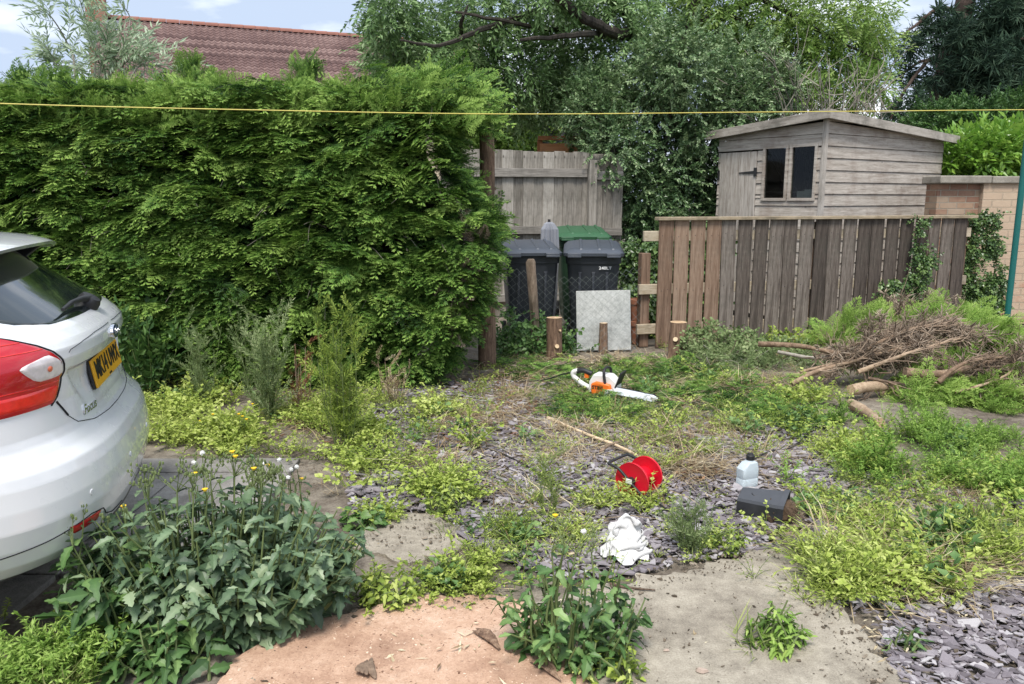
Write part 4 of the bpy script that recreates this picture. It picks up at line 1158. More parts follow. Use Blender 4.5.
M['paint_grey'] = m_plain('sensor_white', (0.62, 0.63, 0.64), 0.35)
def car():
    ang = math.atan2(-0.29, -0.957)
    O = (-1.60, 3.27)
    car_t = empty('parked_car', (O[0], O[1], 0), ang, label='white hatchback parked at the left, seen from its rear corner', cat='car')
    zk  = [0.20, 0.26, 0.32, 0.40, 0.48, 0.54, 0.59, 0.62, 0.655, 0.69, 0.72, 0.80, 0.885, 0.91, 0.95, 0.985, 1.01, 1.04, 1.10, 1.20, 1.30, 1.37, 1.405, 1.43, 1.45, 1.468, 1.478]
    xr_ = [0.16, 0.075, 0.035, 0.012, 0.0, 0.002, 0.012, 0.026, 0.060, 0.084, 0.094, 0.102, 0.094, 0.080, 0.066, 0.068, 0.084, 0.116, 0.208, 0.325, 0.435, 0.54, 0.66, 0.82, 1.00, 1.25, 1.50]
    hw_ = [0.78, 0.84, 0.87, 0.895, 0.91, 0.912, 0.910, 0.908, 0.905, 0.905, 0.906, 0.905, 0.898, 0.894, 0.885, 0.872, 0.860, 0.845, 0.810, 0.750, 0.690, 0.645, 0.60, 0.55, 0.50, 0.42, 0.30]
    xf_ = [4.20, 4.28, 4.33, 4.36, 4.36, 4.35, 4.33, 4.31, 4.28, 4.22, 4.12, 3.90, 3.62, 3.50, 3.35, 3.24, 3.18, 3.12, 2.98, 2.78, 2.58, 2.42, 2.32, 2.24, 2.15, 2.02, 1.80]
    zm = lambda z: np.interp(z, [0.2, 0.5, 0.62, 1.10, 1.30, 1.478], [0.262, 0.5, 0.662, 1.15, 1.312, 1.466])
    zk = [float(zm(q)) for q in zk]
    def prof(z): return [np.interp(z, zk, q) for q in (xr_, hw_, xf_)]
    def outline(z):
        xr, hw, xf = prof(z)
        a = np.interp(z, [0.2, 0.6, 1.0, 1.3, 1.47], [0.62, 0.62, 0.60, 0.50, 0.35]); n = np.interp(z, [0.2, 0.7, 1.05, 1.4], [3.0, 3.0, 2.65, 2.6])
        th = np.linspace(0, math.pi / 2, 80)
        y = hw * np.sin(th) ** (2 / n); x = xr + a * (1 - np.clip(np.cos(th), 0, 1) ** (2 / n))
        af = np.interp(z, [0.2, 0.7, 1.0, 1.4], [0.8, 0.8, 0.6, 0.3])
        af = min(af, max(0.05, (xf - xr - a) * 0.9))
        y2 = hw * np.sin(th[::-1]) ** (2 / 2.6); x2 = xf - af * (1 - np.clip(np.cos(th[::-1]), 0, 1) ** (2 / 2.6))
        pts = np.vstack([np.c_[x, y], np.c_[x2, y2]])
        s = np.r_[0, np.cumsum(np.hypot(*np.diff(pts, axis=0).T))]
        return pts, s
    cache = {}
    def S(s, z):
        """body surface at distance s round from the rear centre line (s>0 left side), height z"""
        k = round(z, 4)
        if k not in cache: cache[k] = outline(k)
        pts, ss = cache[k]
        x = np.interp(abs(s), ss, pts[:, 0]); y = np.interp(abs(s), ss, pts[:, 1]) * (1 if s >= 0 else -1)
        # pressed recess round the number plate
        fy = np.clip((0.40 + (z - 0.81) * 0.75 - abs(y)) / 0.03, 0, 1); fz = np.clip((0.957 - z) / 0.012, 0, 1) * np.clip((z - 0.785) / 0.10, 0, 1)
        x += 0.022 * fy * fz
        return np.array([x, y, z])
    def N(s, z):
        e_ = 0.006
        a = S(s + e_, z) - S(s - e_, z); b = S(s, z + e_) - S(s, z - e_)
        n = np.cross(b, a); return n / (np.linalg.norm(n) + 1e-9)
    # body shell
    zs = np.unique(np.r_[np.linspace(0.262, 1.38, 92), np.linspace(1.38, 1.466, 16), zk])
    rows = []
    for z in zs:
        pts, ss = outline(z); tot = ss[-1]
        sr = np.r_[np.linspace(0, 1.15, 66), np.linspace(1.15, tot - 1.0, 60)[1:], np.linspace(tot - 1.0, tot, 30)[1:]]
        left = np.array([S(s, z) for s in sr]); right = np.array([S(-s, z) for s in sr[1:-1]])[::-1]
        rows.append(np.vstack([left, right]))
    n = len(rows[0]); v = np.vstack(rows); f = []
    wheels = [(0.86, 0.315), (3.50, 0.315)]
    for i in range(len(zs) - 1):
        for j in range(n):
            q = (i*n+j, (i+1)*n+j, (i+1)*n+(j+1) % n, i*n+(j+1) % n)
            c = v[list(q)].mean(0)
            if abs(c[1]) > 0.62 and any(math.hypot(c[0]-wx, c[2]-wz) < 0.365 for wx, wz in wheels): continue
            f.append(q)
    f.append(tuple(range((len(zs)-1)*n, len(zs)*n))[::-1])
    f.append(tuple(range(n)))
    body = MB().add(v, f).build('body', M['paint'], car_t, sm=32)
    def patch(name, s0, s1, z0, z1, mat, off=0.004, parent=car_t, ns=26, nz=22, sides=(1,), edge=0.004):
        b = MB()
        for sg in sides:
            vv = []
            for i in range(nz + 1):
                z = z0 + (z1 - z0) * i / nz
                for j in range(ns + 1):
                    s = s0(z) + (s1(z) - s0(z)) * j / ns
                    o = off if (0 < i < nz and 0 < j < ns) else -edge
                    vv.append(S(sg * s, z) + N(sg * s, z) * o)
            ff = []
            for i in range(nz):
                for j in range(ns):
                    a = i * (ns + 1) + j
                    q = (a, a + ns + 1, a + ns + 2, a + 1)
                    ff.append(q if sg > 0 else q[::-1])
            b.add(vv, ff)
        return b.build(name, mat, parent, sm=50)
    def line(b, pts, w=0.004, off=0.0012, sg=1):
        """dark shut line along (s, z) points"""
        P = []
        for (s0, z0), (s1, z1) in zip(pts[:-1], pts[1:]):
            for t in np.arange(10) / 10: P.append((s0 + (s1 - s0) * t, z0 + (z1 - z0) * t))
        P.append(pts[-1])
        Q = [S(sg * s, z) + N(sg * s, z) * off for s, z in P]
        b.tube(Q, w / 2, 5)
    I = lambda zz, ss: (lambda z: float(np.interp(z, zz, ss)))
    # rear window: black surround and glass, both halves in one sheet
    wz = [1.098, 1.108, 1.126, 1.15, 1.19, 1.245, 1.315, 1.372]
    w_out = I(wz, [0.30, 0.47, 0.60, 0.66, 0.655, 0.64, 0.60, 0.55])
    patch('rear_window', lambda z: -w_out(z), w_out, 1.099, 1.372, M['car_glass'], 0.003, ns=46, nz=30)
    seam = MB()
    for sg in (1, -1):
        line(seam, [(0.575, 0.852), (0.555, 0.825), (0.53, 0.79)], 0.008, 0.002, sg)
        line(seam, [(0.53, 0.79), (0.48, 0.752), (0.36, 0.728), (0.18, 0.718), (0.0, 0.715)], 0.003, 0.0008, sg)   # tailgate lower edge
        line(seam, [(0.03, 1.048), (0.25, 1.046), (0.40, 1.036), (0.50, 1.022), (0.515, 1.014)], 0.0025, 0.0008, sg)
        line(seam, [(0.30, 0.372), (0.42, 0.376), (0.50, 0.40), (0.54, 0.435), (0.62, 0.445), (0.80, 0.42), (1.0, 0.40), (1.2, 0.40)], 0.004, sg=sg)
        line(seam, [(0.98, 0.74), (1.06, 0.70), (1.12, 0.62)], 0.005, sg=sg)
    seam.build('shut_line', M['gap'], car_t)
    # spoiler over the rear window
    vv = []; ff = []
    ny = 30; ys = np.linspace(-0.61, 0.61, ny + 1)
    sec = []
    for y in ys:
        q = abs(y) / 0.61
        xb = 0.325 + 0.06 * q ** 2.4; zt_ = 1.408 - 0.030 * q ** 3; xe = 0.82 + 0.05 * q
        sec.append([(xe, y, zt_ + 0.028), (0.62, y, zt_ + 0.016), (0.45, y, zt_ - 0.004 ), (xb + 0.02, y, zt_ - 0.026), (xb, y, zt_ - 0.036), (xb + 0.012, y, zt_ - 0.05), (0.50, y, zt_ - 0.052), (0.64, y, zt_ - 0.04), (xe, y, zt_ - 0.012)])
    m = len(sec[0]); vv = np.array(sec).reshape(-1, 3)
    for i in range(ny):
        for j in range(m):
            ff.append((i*m+j, i*m+(j+1) % m, (i+1)*m+(j+1) % m, (i+1)*m+j))
    ff += [tuple(range(m))[::-1], tuple(range(ny*m, ny*m+m))]
    sp = MB().add(vv, ff).build('spoiler', M['paint'], car_t, sm=40)
    # dark strakes under its ends
    for sg in (1, -1):
        st = MB()
        y = sg * 0.60
        P = [(0.44, y, 1.335), (0.72, y*0.99, 1.37), (0.66, y * 1.06, 1.26), (0.56, y * 1.10, 1.25)]
        st.add(P + [(a, b * 0.93, c) for a, b, c in P], [(0,1,2,3),(7,6,5,4),(0,4,5,1),(1,5,6,2),(2,6,7,3),(3,7,4,0)])
        st.build('strake', M['black_plastic'], sp, bevel=0.006)
    # tail lamps: big red clusters wrapping the corners
    lz = [0.845, 0.87, 0.90, 0.92, 0.95, 0.98, 1.01, 1.03, 1.06, 1.09, 1.12, 1.15, 1.18]
    l0 = I(lz, [0.605, 0.570, 0.552, 0.544, 0.538, 0.548, 0.572, 0.594, 0.635, 0.69, 0.755, 0.84, 0.96])
    l1 = I(lz, [0.95, 1.05, 1.12, 1.15, 1.20, 1.24, 1.27, 1.29, 1.30, 1.30, 1.29, 1.27, 1.22])
    for sg in (1, -1):
        lm = patch('tail_lamp', l0, l1, 0.845, 1.18, M['lamp_red'], 0.006, sides=(sg,), ns=40, nz=30)
        if sg == 1: lm['label'] = 'large red tail lamp cluster with clear reversing lens'
        cz = [0.943, 0.955, 0.975, 1.0, 1.012, 1.024]
        patch('clear_lens', I(cz, [0.60, 0.556, 0.558, 0.582, 0.602, 0.625]), I(cz, [0.66, 0.695, 0.725, 0.755, 0.71, 0.645]), 0.943, 1.024, M['lamp_clear'], 0.0105, lm, sides=(sg,), ns=16, nz=12, edge=-0.006)
        patch('lower_lens', I([0.865, 0.915], [0.60, 0.56]), I([0.865, 0.915], [0.92, 0.94]), 0.865, 0.912, M['lamp_bright'], 0.0085, lm, sides=(sg,), ns=16, nz=8, edge=-0.006)
        c = S(sg * 0.635, 0.982) + N(sg * 0.635, 0.982) * 0.012
        b = MB(); b.lathe([(0.001, -0.004), (0.009, -0.003), (0.010, 0.002), (0.006, 0.004), (0.001, 0.005)], 12, M=Matrix.Translation(c) @ Vector(N(sg * 0.635, 0.982)).to_track_quat('Z', 'Y').to_matrix().to_4x4()); b.build('bulb', M['amber'], lm)
        rb = MB()
        for zz in (0.925, 1.045, 1.075, 1.10): rb.tube([S(sg * q, zz) + N(sg * q, zz) * 0.006 for q in np.linspace(l0(zz) + 0.02, 1.1, 14)], 0.0022, 5)
        rb.build('lens_ribs', M['lamp_bright'], lm, sm=60)
        o = MB()
        line(o, [(l0(z), z) for z in lz], 0.006, 0.002, sg); o.build('lamp_gasket', M['gap'], lm)
        patch('reflector', I([0.405, 0.44], [0.56, 0.545]), I([0.405, 0.44], [0.70, 0.73]), 0.398, 0.44, M['lamp_red'], 0.004, sides=(sg,), ns=14, nz=6)
        for s_, z_ in ((0.62, 0.525), (0.22, 0.535)):
            c = S(sg * s_, z_); MB().lathe([(0.002, 0.003), (0.010, 0.003), (0.012, 0.0), (0.012, -0.006)], 14, M=Matrix.Translation(c) @ Vector(N(sg * s_, z_)).to_track_quat('Z', 'Y').to_matrix().to_4x4()).build('parking_sensor', M['paint_grey'], car_t)
    # dark lower valance
    patch('valance', lambda z: -0.52, lambda z: 0.52, 0.27, 0.36, M['black_plastic'], 0.006, ns=30, nz=8)
    # number plate on the sloping tailgate
    a = S(0.0, 0.81); b_ = S(0.0, 0.90); up = (b_ - a) / np.linalg.norm(b_ - a)
    c = (a + b_) / 2; c = c + (b_ - a) * 0.22; nrm = np.array([-up[2], 0, up[0]]); c = c + nrm * 0.014
    tx = np.array([0, -1.0, 0])
    Mx = Matrix(((tx[0], up[0], nrm[0], c[0]), (tx[1], up[1], nrm[1], c[1]), (tx[2], up[2], nrm[2], c[2]), (0, 0, 0, 1)))
    pb = MB().box((-0.26, -0.0555, -0.006), (0.26, 0.0555, 0.003), M=Mx).build('number_plate', M['plate'], car_t, bevel=0.003)
    MB().box((-0.262, -0.0575, -0.016), (0.264, 0.058, -0.0065), M=Mx).build('plate_backing', M['black_plastic'], car_t)
    text_obj('registration', 'MK14 UWX', 0.098, M['black'], Mx @ Matrix.Translation((0, 0.006, 0.0045)), pb, 0.001, 0.92, 0.0022)
    text_obj('small_print', 'MOTORS', 0.012, M['black'], Mx @ Matrix.Translation((0, -0.046, 0.0045)), pb, 0.0005)
    # oval badge and model lettering
    bz = 1.008
    c = S(0, bz); n_ = N(0.001, bz); n_ = np.array([n_[0], 0, n_[2]]); n_ /= np.linalg.norm(n_)
    u_ = np.array([-n_[2], 0, n_[0]]); u_ = u_ if u_[2] > 0 else -u_
    Mb = Matrix(((0, u_[0], n_[0], c[0]), (-1, u_[1], n_[1], c[1]), (0, u_[2], n_[2], c[2]), (0, 0, 0, 1)))
    sc = Matrix.Diagonal((0.92, 0.40, 0.8, 1))
    bd = MB().lathe([(0.073, -0.004), (0.073, 0.010), (0.069, 0.014), (0.062, 0.013), (0.060, 0.006)], 36, M=Mb @ sc).build('badge', M['chrome'], car_t, sm=40)
    MB().lathe([(0.0595, 0.007), (0.0595, 0.0135), (0.03, 0.0150), (0.002, 0.0152)], 36, M=Mb @ sc).build('badge_field', M['badge_blue'], bd, sm=40)
    text_obj('badge_script', 'Ford', 0.040, M['chrome'], Mb @ Matrix.Translation((0, 0.002, 0.0160)), bd, 0.0008, 1.15, 0.0, shear=0.3)
    s_, z_ = 0.355, 0.775
    c = S(s_, z_); n_ = N(s_, z_); tx = S(s_ - 0.05, z_) - S(s_ + 0.05, z_); tx /= np.linalg.norm(tx); u_ = np.cross(n_, tx)
    Mf = Matrix(((tx[0], u_[0], n_[0], c[0]), (tx[1], u_[1], n_[1], c[1]), (tx[2], u_[2], n_[2], c[2]), (0, 0, 0, 1)))
    text_obj('model_lettering', 'Focus', 0.050, M['chrome'], Mf @ Matrix.Translation((0, 0, 0.002)), car_t, 0.003, 1.15, 0.0006, shear=0.25)
    # rear wiper
    w = MB(); P0 = S(-0.02, 1.118); n_ = N(-0.02, 1.118)
    w.lathe([(0.055, -0.002), (0.055, 0.022), (0.045, 0.040), (0.015, 0.046)], 20, M=Matrix.Translation(P0) @ Vector(n_).to_track_quat('Z', 'Y').to_matrix().to_4x4() @ Matrix.Diagonal((1, 0.8, 1, 1)))
    wq = [S(s, z) + N(s, z) * 0.03 for s, z in ((-0.02, 1.118), (0.08, 1.128), (0.2, 1.13), (0.34, 1.12))]
    w.tube(wq, [0.018, 0.012, 0.009, 0.007], 8)
    w.build('rear_wiper', M['black_plastic'], car_t, sm=50)
    # side glass, wheels, arches (the near side can be seen from a step away)
    for sg in (1, -1):
        patch('side_window', I([1.05, 1.15, 1.37], [1.15, 1.08, 1.0]), I([1.05, 1.2, 1.37], [2.9, 2.5, 2.0]), 1.05, 1.37, M['car_glass'], 0.003, sides=(sg,), ns=20, nz=16)
        for sx in (1.35, 2.35):
            dl = MB(); line(dl, [(sx, 0.36), (sx + 0.02, 0.7), (sx, 1.0)], 0.006, sg=sg); dl.build('door_shut_line', M['gap'], car_t)
    for wx, wz in wheels:
        for sg in (1, -1):
            Mw = Matrix.Translation((wx, sg * 0.79, wz)) @ Matrix.Rotation(R(-90 * sg), 4, 'X')
            wh = MB().lathe([(0.20, -0.09), (0.30, -0.095), (0.315, -0.075), (0.316, 0.07), (0.30, 0.095), (0.215, 0.10), (0.205, 0.085), (0.20, -0.08)], 40, M=Mw, cap=False).build('wheel', M['tyre'], car_t, sm=40)
            r = MB().lathe([(0.204, 0.084), (0.19, 0.088), (0.18, 0.05), (0.06, 0.055), (0.05, 0.075), (0.002, 0.078)], 30, M=Mw)
            for k in range(5):
                r.box((-0.022, 0.03, 0.055), (0.022, 0.192, 0.084), M=Mw @ Matrix.Rotation(2 * math.pi * k / 5, 4, 'Z'))
            r.build('rim', M['alloy'], wh, sm=35)
            well = MB().lathe([(0.368, -0.14), (0.368, 0.06)], 36, M=Mw, cap=False)
            well.build('wheel_arch', M['gap'], car_t)
car()

# ================================================================== BINS AND WHAT STANDS ROUND THEM
M['bin'] = m_plain('dark_bin_plastic', (0.028, 0.032, 0.04), 0.5, bump=0.15, var=0.25)
M['bin_lid'] = m_plain('dark_lid_plastic', (0.065, 0.075, 0.095), 0.42, 0.5, var=0.2)
M['bin_green'] = m_plain('green_lid_plastic', (0.035, 0.105, 0.05), 0.5, 0.4, var=0.2)
M['bin_greenbody'] = m_plain('green_bin_body', (0.025, 0.06, 0.033), 0.5, var=0.2)
M['print_white'] = m_plain('white_print', (0.72, 0.72, 0.72), 0.5)
def wheelie_bin(loc, rz, body, lid, label, sc=1.0, lid_tilt=0.0, text=None):
    t = empty('wheelie_bin', loc, rz, label=label, cat='bin', group='wheelie bins by the back fence'); t.scale = (sc, sc, sc)
    # front of the bin faces local -y
    def ring(z, hw, y0, y1, r=0.05, n=5):
        out = []
        for cx, cy, a0 in ((hw - r, y1 - r, 0), (-hw + r, y1 - r, 90), (-hw + r, y0 + r, 180), (hw - r, y0 + r, 270)):
            for k in range(n): a = R(a0 + 90 * k / (n - 1)); out.append((cx + r * math.cos(a), cy + r * math.sin(a), z))
        return out
    rings = [ring(0.02, 0.20, -0.20, 0.24), ring(0.05, 0.215, -0.215, 0.255), ring(0.88, 0.272, -0.315, 0.335), ring(0.885, 0.285, -0.328, 0.345), ring(0.955, 0.290, -0.335, 0.35), ring(0.96, 0.278, -0.322, 0.34), ring(0.93, 0.27, -0.31, 0.33)]
    n = len(rings[0]); v = np.array(rings).reshape(-1, 3)
    f = [(i*n+j, i*n+(j+1) % n, (i+1)*n+(j+1) % n, (i+1)*n+j) for i in range(len(rings)-1) for j in range(n)] + [tuple(range(n))[::-1]]
    b = MB().add(v, f)
    for x in (-0.14, 0.0, 0.14):   # pressed ribs down the front
        b.add([(x-0.02, -0.226, 0.12), (x+0.02, -0.226, 0.12), (x+0.02, -0.311, 0.80), (x-0.02, -0.311, 0.80), (x-0.012, -0.238, 0.14), (x+0.012, -0.238, 0.14), (x+0.012, -0.318, 0.78), (x-0.012, -0.318, 0.78)], [(4,5,6,7),(0,1,5,4),(1,2,6,5),(2,3,7,6),(3,0,4,7)])
    bo = b.build('body', body, t, sm=35)
    if text:
        Mt = Matrix.Translation((0.12, -0.3225, 0.84)) @ Matrix.Rotation(R(90 - 5), 4, 'X')
        text_obj('bin_marking', text, 0.042, M['print_white'], Mt, bo, 0.001, 1.2, 0.001)
    # domed lid with lip, ridges and grips
    rl = [ring(0.962, 0.312, -0.372, 0.37, 0.06), ring(1.0, 0.316, -0.378, 0.37, 0.06), ring(1.012, 0.308, -0.368, 0.362, 0.06), ring(1.045, 0.27, -0.31, 0.345, 0.06), ring(1.056, 0.20, -0.22, 0.33, 0.06)]
    v = np.array(rl).reshape(-1, 3)
    v[:, 2] += np.clip(v[:, 1] + 0.1, -0.3, 0.5) * 0.10 * (v[:, 2] > 1.005)
    f = [(i*n+j, i*n+(j+1) % n, (i+1)*n+(j+1) % n, (i+1)*n+j) for i in range(len(rl)-1) for j in range(n)] + [tuple(range(n))[::-1], tuple(range((len(rl)-1)*n, len(rl)*n))]
    lb = MB().add(v, f)
    for x in (-0.13, 0.06, 0.2):
        lb.add([(x-0.02, -0.30, 1.018), (x+0.02, -0.30, 1.018), (x+0.02, 0.30, 1.095), (x-0.02, 0.30, 1.095), (x-0.012, -0.28, 1.042), (x+0.012, -0.28, 1.042), (x+0.012, 0.28, 1.112), (x-0.012, 0.28, 1.112)], [(4,5,6,7),(0,1,5,4),(1,2,6,5),(2,3,7,6),(3,0,4,7)])
    for x in (-0.2, 0.2): lb.box((x - 0.07, -0.43, 0.975), (x + 0.07, -0.374, 0.995)).box((x - 0.07, -0.432, 0.955), (x + 0.07, -0.418, 0.976))
    lo = lb.build('lid', lid, t, sm=35, bevel=0.004)
    lo.rotation_euler = (0, lid_tilt, 0)
    hb = MB().tube([(-0.24, 0.40, 1.0), (0.24, 0.40, 1.0)], 0.016, 10)
    for x in (-0.22, 0, 0.22): hb.box((x - 0.02, 0.336, 0.96), (x + 0.02, 0.42, 1.012))
    hb.build('handle', body, t)
    for x in (-0.25, 0.25):
        MB().lathe([(0.03, -0.022), (0.09, -0.022), (0.1, -0.012), (0.1, 0.012), (0.09, 0.022), (0.03, 0.022)], 20, M=Matrix.Translation((x, 0.26, 0.10)) @ Matrix.Rotation(R(90), 4, 'Y')).build('wheel', M['tyre'], t, sm=40)
    return t
pb = D(592, 300, 8.5); wheelie_bin((pb[0], 8.5, 0), R(-4), M['bin'], M['bin_lid'], 'dark wheelie bin with black lid behind the leaning slab, right of the pair', text='240LT')
pb = D(529, 300, 8.55); wheelie_bin((pb[0], 8.55, 0), R(5), M['bin'], M['bin_lid'], 'dark wheelie bin half hidden by the hedge, left of the pair')
pb = D(580, 300, 9.5); wheelie_bin((pb[0], 9.5, 0.10), R(2), M['bin_greenbody'], M['bin_green'], 'wheelie bin with green lid standing behind the two dark bins', 1.02)

M['grey_cloth'] = m_plain('grey_fabric', (0.24, 0.25, 0.28), 0.8, var=0.3)
def pleated_bundle():
    c = D(549, 240, 9.0); z1 = float(D(549, 222, 9.0)[2])
    t = empty('pleated_bundle', (c[0], 9.0, 0), label='upright grey pleated bundle between the green lid and the left dark bin', cat='bundle')
    n = 28; b = MB(); v = []
    for z, s in ((0.05, 0.5), (0.5, 0.9), (1.0, 1.0), (z1 - 0.08, 0.9), (z1 - 0.02, 0.55), (z1, 0.3)):
        for k in range(n):
            a = 2 * math.pi * k / n; r = s * (0.085 + 0.022 * (k % 2) + 0.012 * math.sin(3 * a + z * 2)); v.append((r * math.cos(a), r * math.sin(a), z))
    b.add(v, [(i*n+j, i*n+(j+1) % n, (i+1)*n+(j+1) % n, (i+1)*n+j) for i in range(5) for j in range(n)] + [tuple(range(5*n, 6*n))])
    b.build('fabric', M['grey_cloth'], t)
    MB().tube([(0, 0, -0.02), (0, 0, z1 + 0.03)], 0.016, 8).build('pole', M['iron'], t)
pleated_bundle()

# wire netting on a leaning stake
M['wire'] = m_plain('galvanised_wire', (0.22, 0.25, 0.24), 0.5, metal=0.3)
def wire_fence():
    Y = 7.85
    a, b_ = D(512, 300, Y), D(634, 300, Y - 0.1)
    t = empty('wire_netting_fence', (float(a[0]), Y, 0), label='low sagging diamond wire netting in front of the bins, tied to a stake', cat='wire fence')
    w = float(b_[0] - a[0]); h = float(D(560, 262, Y)[2]); m = MB(); cell = 0.078; k = int(w / cell) + 1
    for i in range(k + 1):
        for s in (1, -1):
            P = []
            x = i * cell
            for j in range(int(h / cell) + 1):
                xx = x + s * cell / 2 * (1 if j % 2 else -1)
                z = 0.02 + j * cell - 0.10 * math.sin(math.pi * min(1, max(0, xx / w))) * (j * cell / h)
                P.append((xx + 0.012 * math.sin(j * 0.7 + i), 0.02 * math.sin(xx * 7) + 0.04 * math.sin(j * 0.4), z))
            v, f = tube(P, 0.0013, 3, cap=False); m.add(v, f)
    m.build('netting', M['wire'], t)
    s0 = np.array(G(537, 352)) - np.array([float(a[0]), Y, 0]); top = D(531, 259, 7.75) - np.array([float(a[0]), Y, 0])
    v, f = tube([s0 + [0, 0, -0.05], s0 * 0.5 + top * 0.5, top - [0, 0, 0.03], top], [0.042, 0.046, 0.045, 0.03], 10, wob=0.06)
    MB().add(v, f).build('stake', M['stake'], t, sm=45)
wire_fence()

M['slab_mottled'] = m_conc('mottled_slab', (0.24, 0.25, 0.24), (0.48, 0.49, 0.47), (0.66, 0.67, 0.65), (0.10, 0.11, 0.10), 0.8)
def leaning_slab():
    Y = 8.02
    a, b_ = D(577, 346, Y), D(631, 344, Y); h = float(D(600, 291, Y + 0.15)[2])
    w = float(b_[0] - a[0])
    o = MB().box((0, 0, 0), (w, 0.03, math.hypot(h, 0.13))).build('leaning_slab', M['slab_mottled'], bevel=0.005)
    o.location = (float(a[0]), Y, 0.0); o.rotation_euler = (R(-9), R(-1.5), R(-3))
    tag(o, 'square mottled white slab leaning against the right dark bin', 'slab')
leaning_slab()

M['terracotta'] = m_plain('terracotta', (0.36, 0.15, 0.085), 0.85, var=0.25)
for i, (px, py, z, lab) in enumerate(((638, 318, 0.235, 'terracotta plant pot on top of another beside the slab'), (638, 345, 0.0, 'terracotta plant pot at the bottom beside the leaning slab'))):
    c = D(px, 330, 8.45)
    b = MB().lathe([(0.075, 0.0), (0.105, 0.20), (0.112, 0.20), (0.118, 0.25), (0.105, 0.252), (0.098, 0.20), (0.07, 0.02), (0.001, 0.02)], 24, cap=False)
    b.lathe([(0.001, 0.0), (0.075, 0.0)], 24, cap=False)
    o = b.build('plant_pot', M['terracotta'], sm=40); o.location = (c[0] + 0.01 * i, 8.45, z); tag(o, lab, 'plant pot', 'terracotta pots by the slab')

# stumps
bark_post('tree_stump', G(554, 359), [(0, 0, -0.05), (0, 0.0, 0.41)], [0.078, 0.072], M['red_bark'], 'tall cut stump with pale sawn top just right of the wire stake', 'stump', M['sawn'], 'stumps of felled trees', ((-1.3, 0.40, 0.022), (-0.9, 0.80, 0.012)))
bark_post('tree_stump', G(603, 352), [(0, 0, -0.05), (0, 0.0, 0.30)], [0.046, 0.040], M['red_bark'], 'thin cut stump in front of the mottled white slab', 'stump', M['sawn'], 'stumps of felled trees')
bark_post('tree_stump', G(677, 357), [(0, 0, -0.05), (0.0, 0.0, 0.35)], [0.092, 0.082], M['red_bark'], 'thickest cut stump, in front of the left end of the board fence', 'stump', M['sawn'], 'stumps of felled trees', ((-2.0, 0.55, 0.024),))

# green steel post and yellow line
M['green_paint'] = m_plain('dark_green_paint', (0.012, 0.12, 0.11), 0.4)
pY = 7.3
pz = D(1030, 110, pY); pg = D(1007, 322, pY)
px_ = float(D(1017, 230, pY)[0])
gp = empty('steel_post', (px_, pY, 0), label='slim dark green steel post at the right edge carrying the yellow line', cat='post')
MB().tube([(0, 0, -0.1), (0, 0, 2.55)], 0.027, 16).build('tube', M['green_paint'], gp, sm=40)
MB().lathe([(0.029, 2.53), (0.03, 2.57), (0.001, 2.585)], 16).build('cap', M['black_plastic'], gp)
M['yellow_cord'] = m_plain('yellow_cord', (0.64, 0.54, 0.13), 0.5)
def line():
    keys = [np.array([px_, pY - 0.027, float(D(1032, 110, pY)[2])]), D(770, 112, 6.75), D(512, 114, 6.15), D(256, 110, 5.6), D(0, 103.5, 5.1)]
    keys.append(2 * keys[-1] - keys[-2] + np.array([0, 0, 0.03]))
    P = spline(keys, 12)
    o = MB().tube(P, 0.0036, 8).build('clothes_line', M['yellow_cord']); tag(o, 'yellow washing line stretched across the whole yard', 'clothes line')
line()

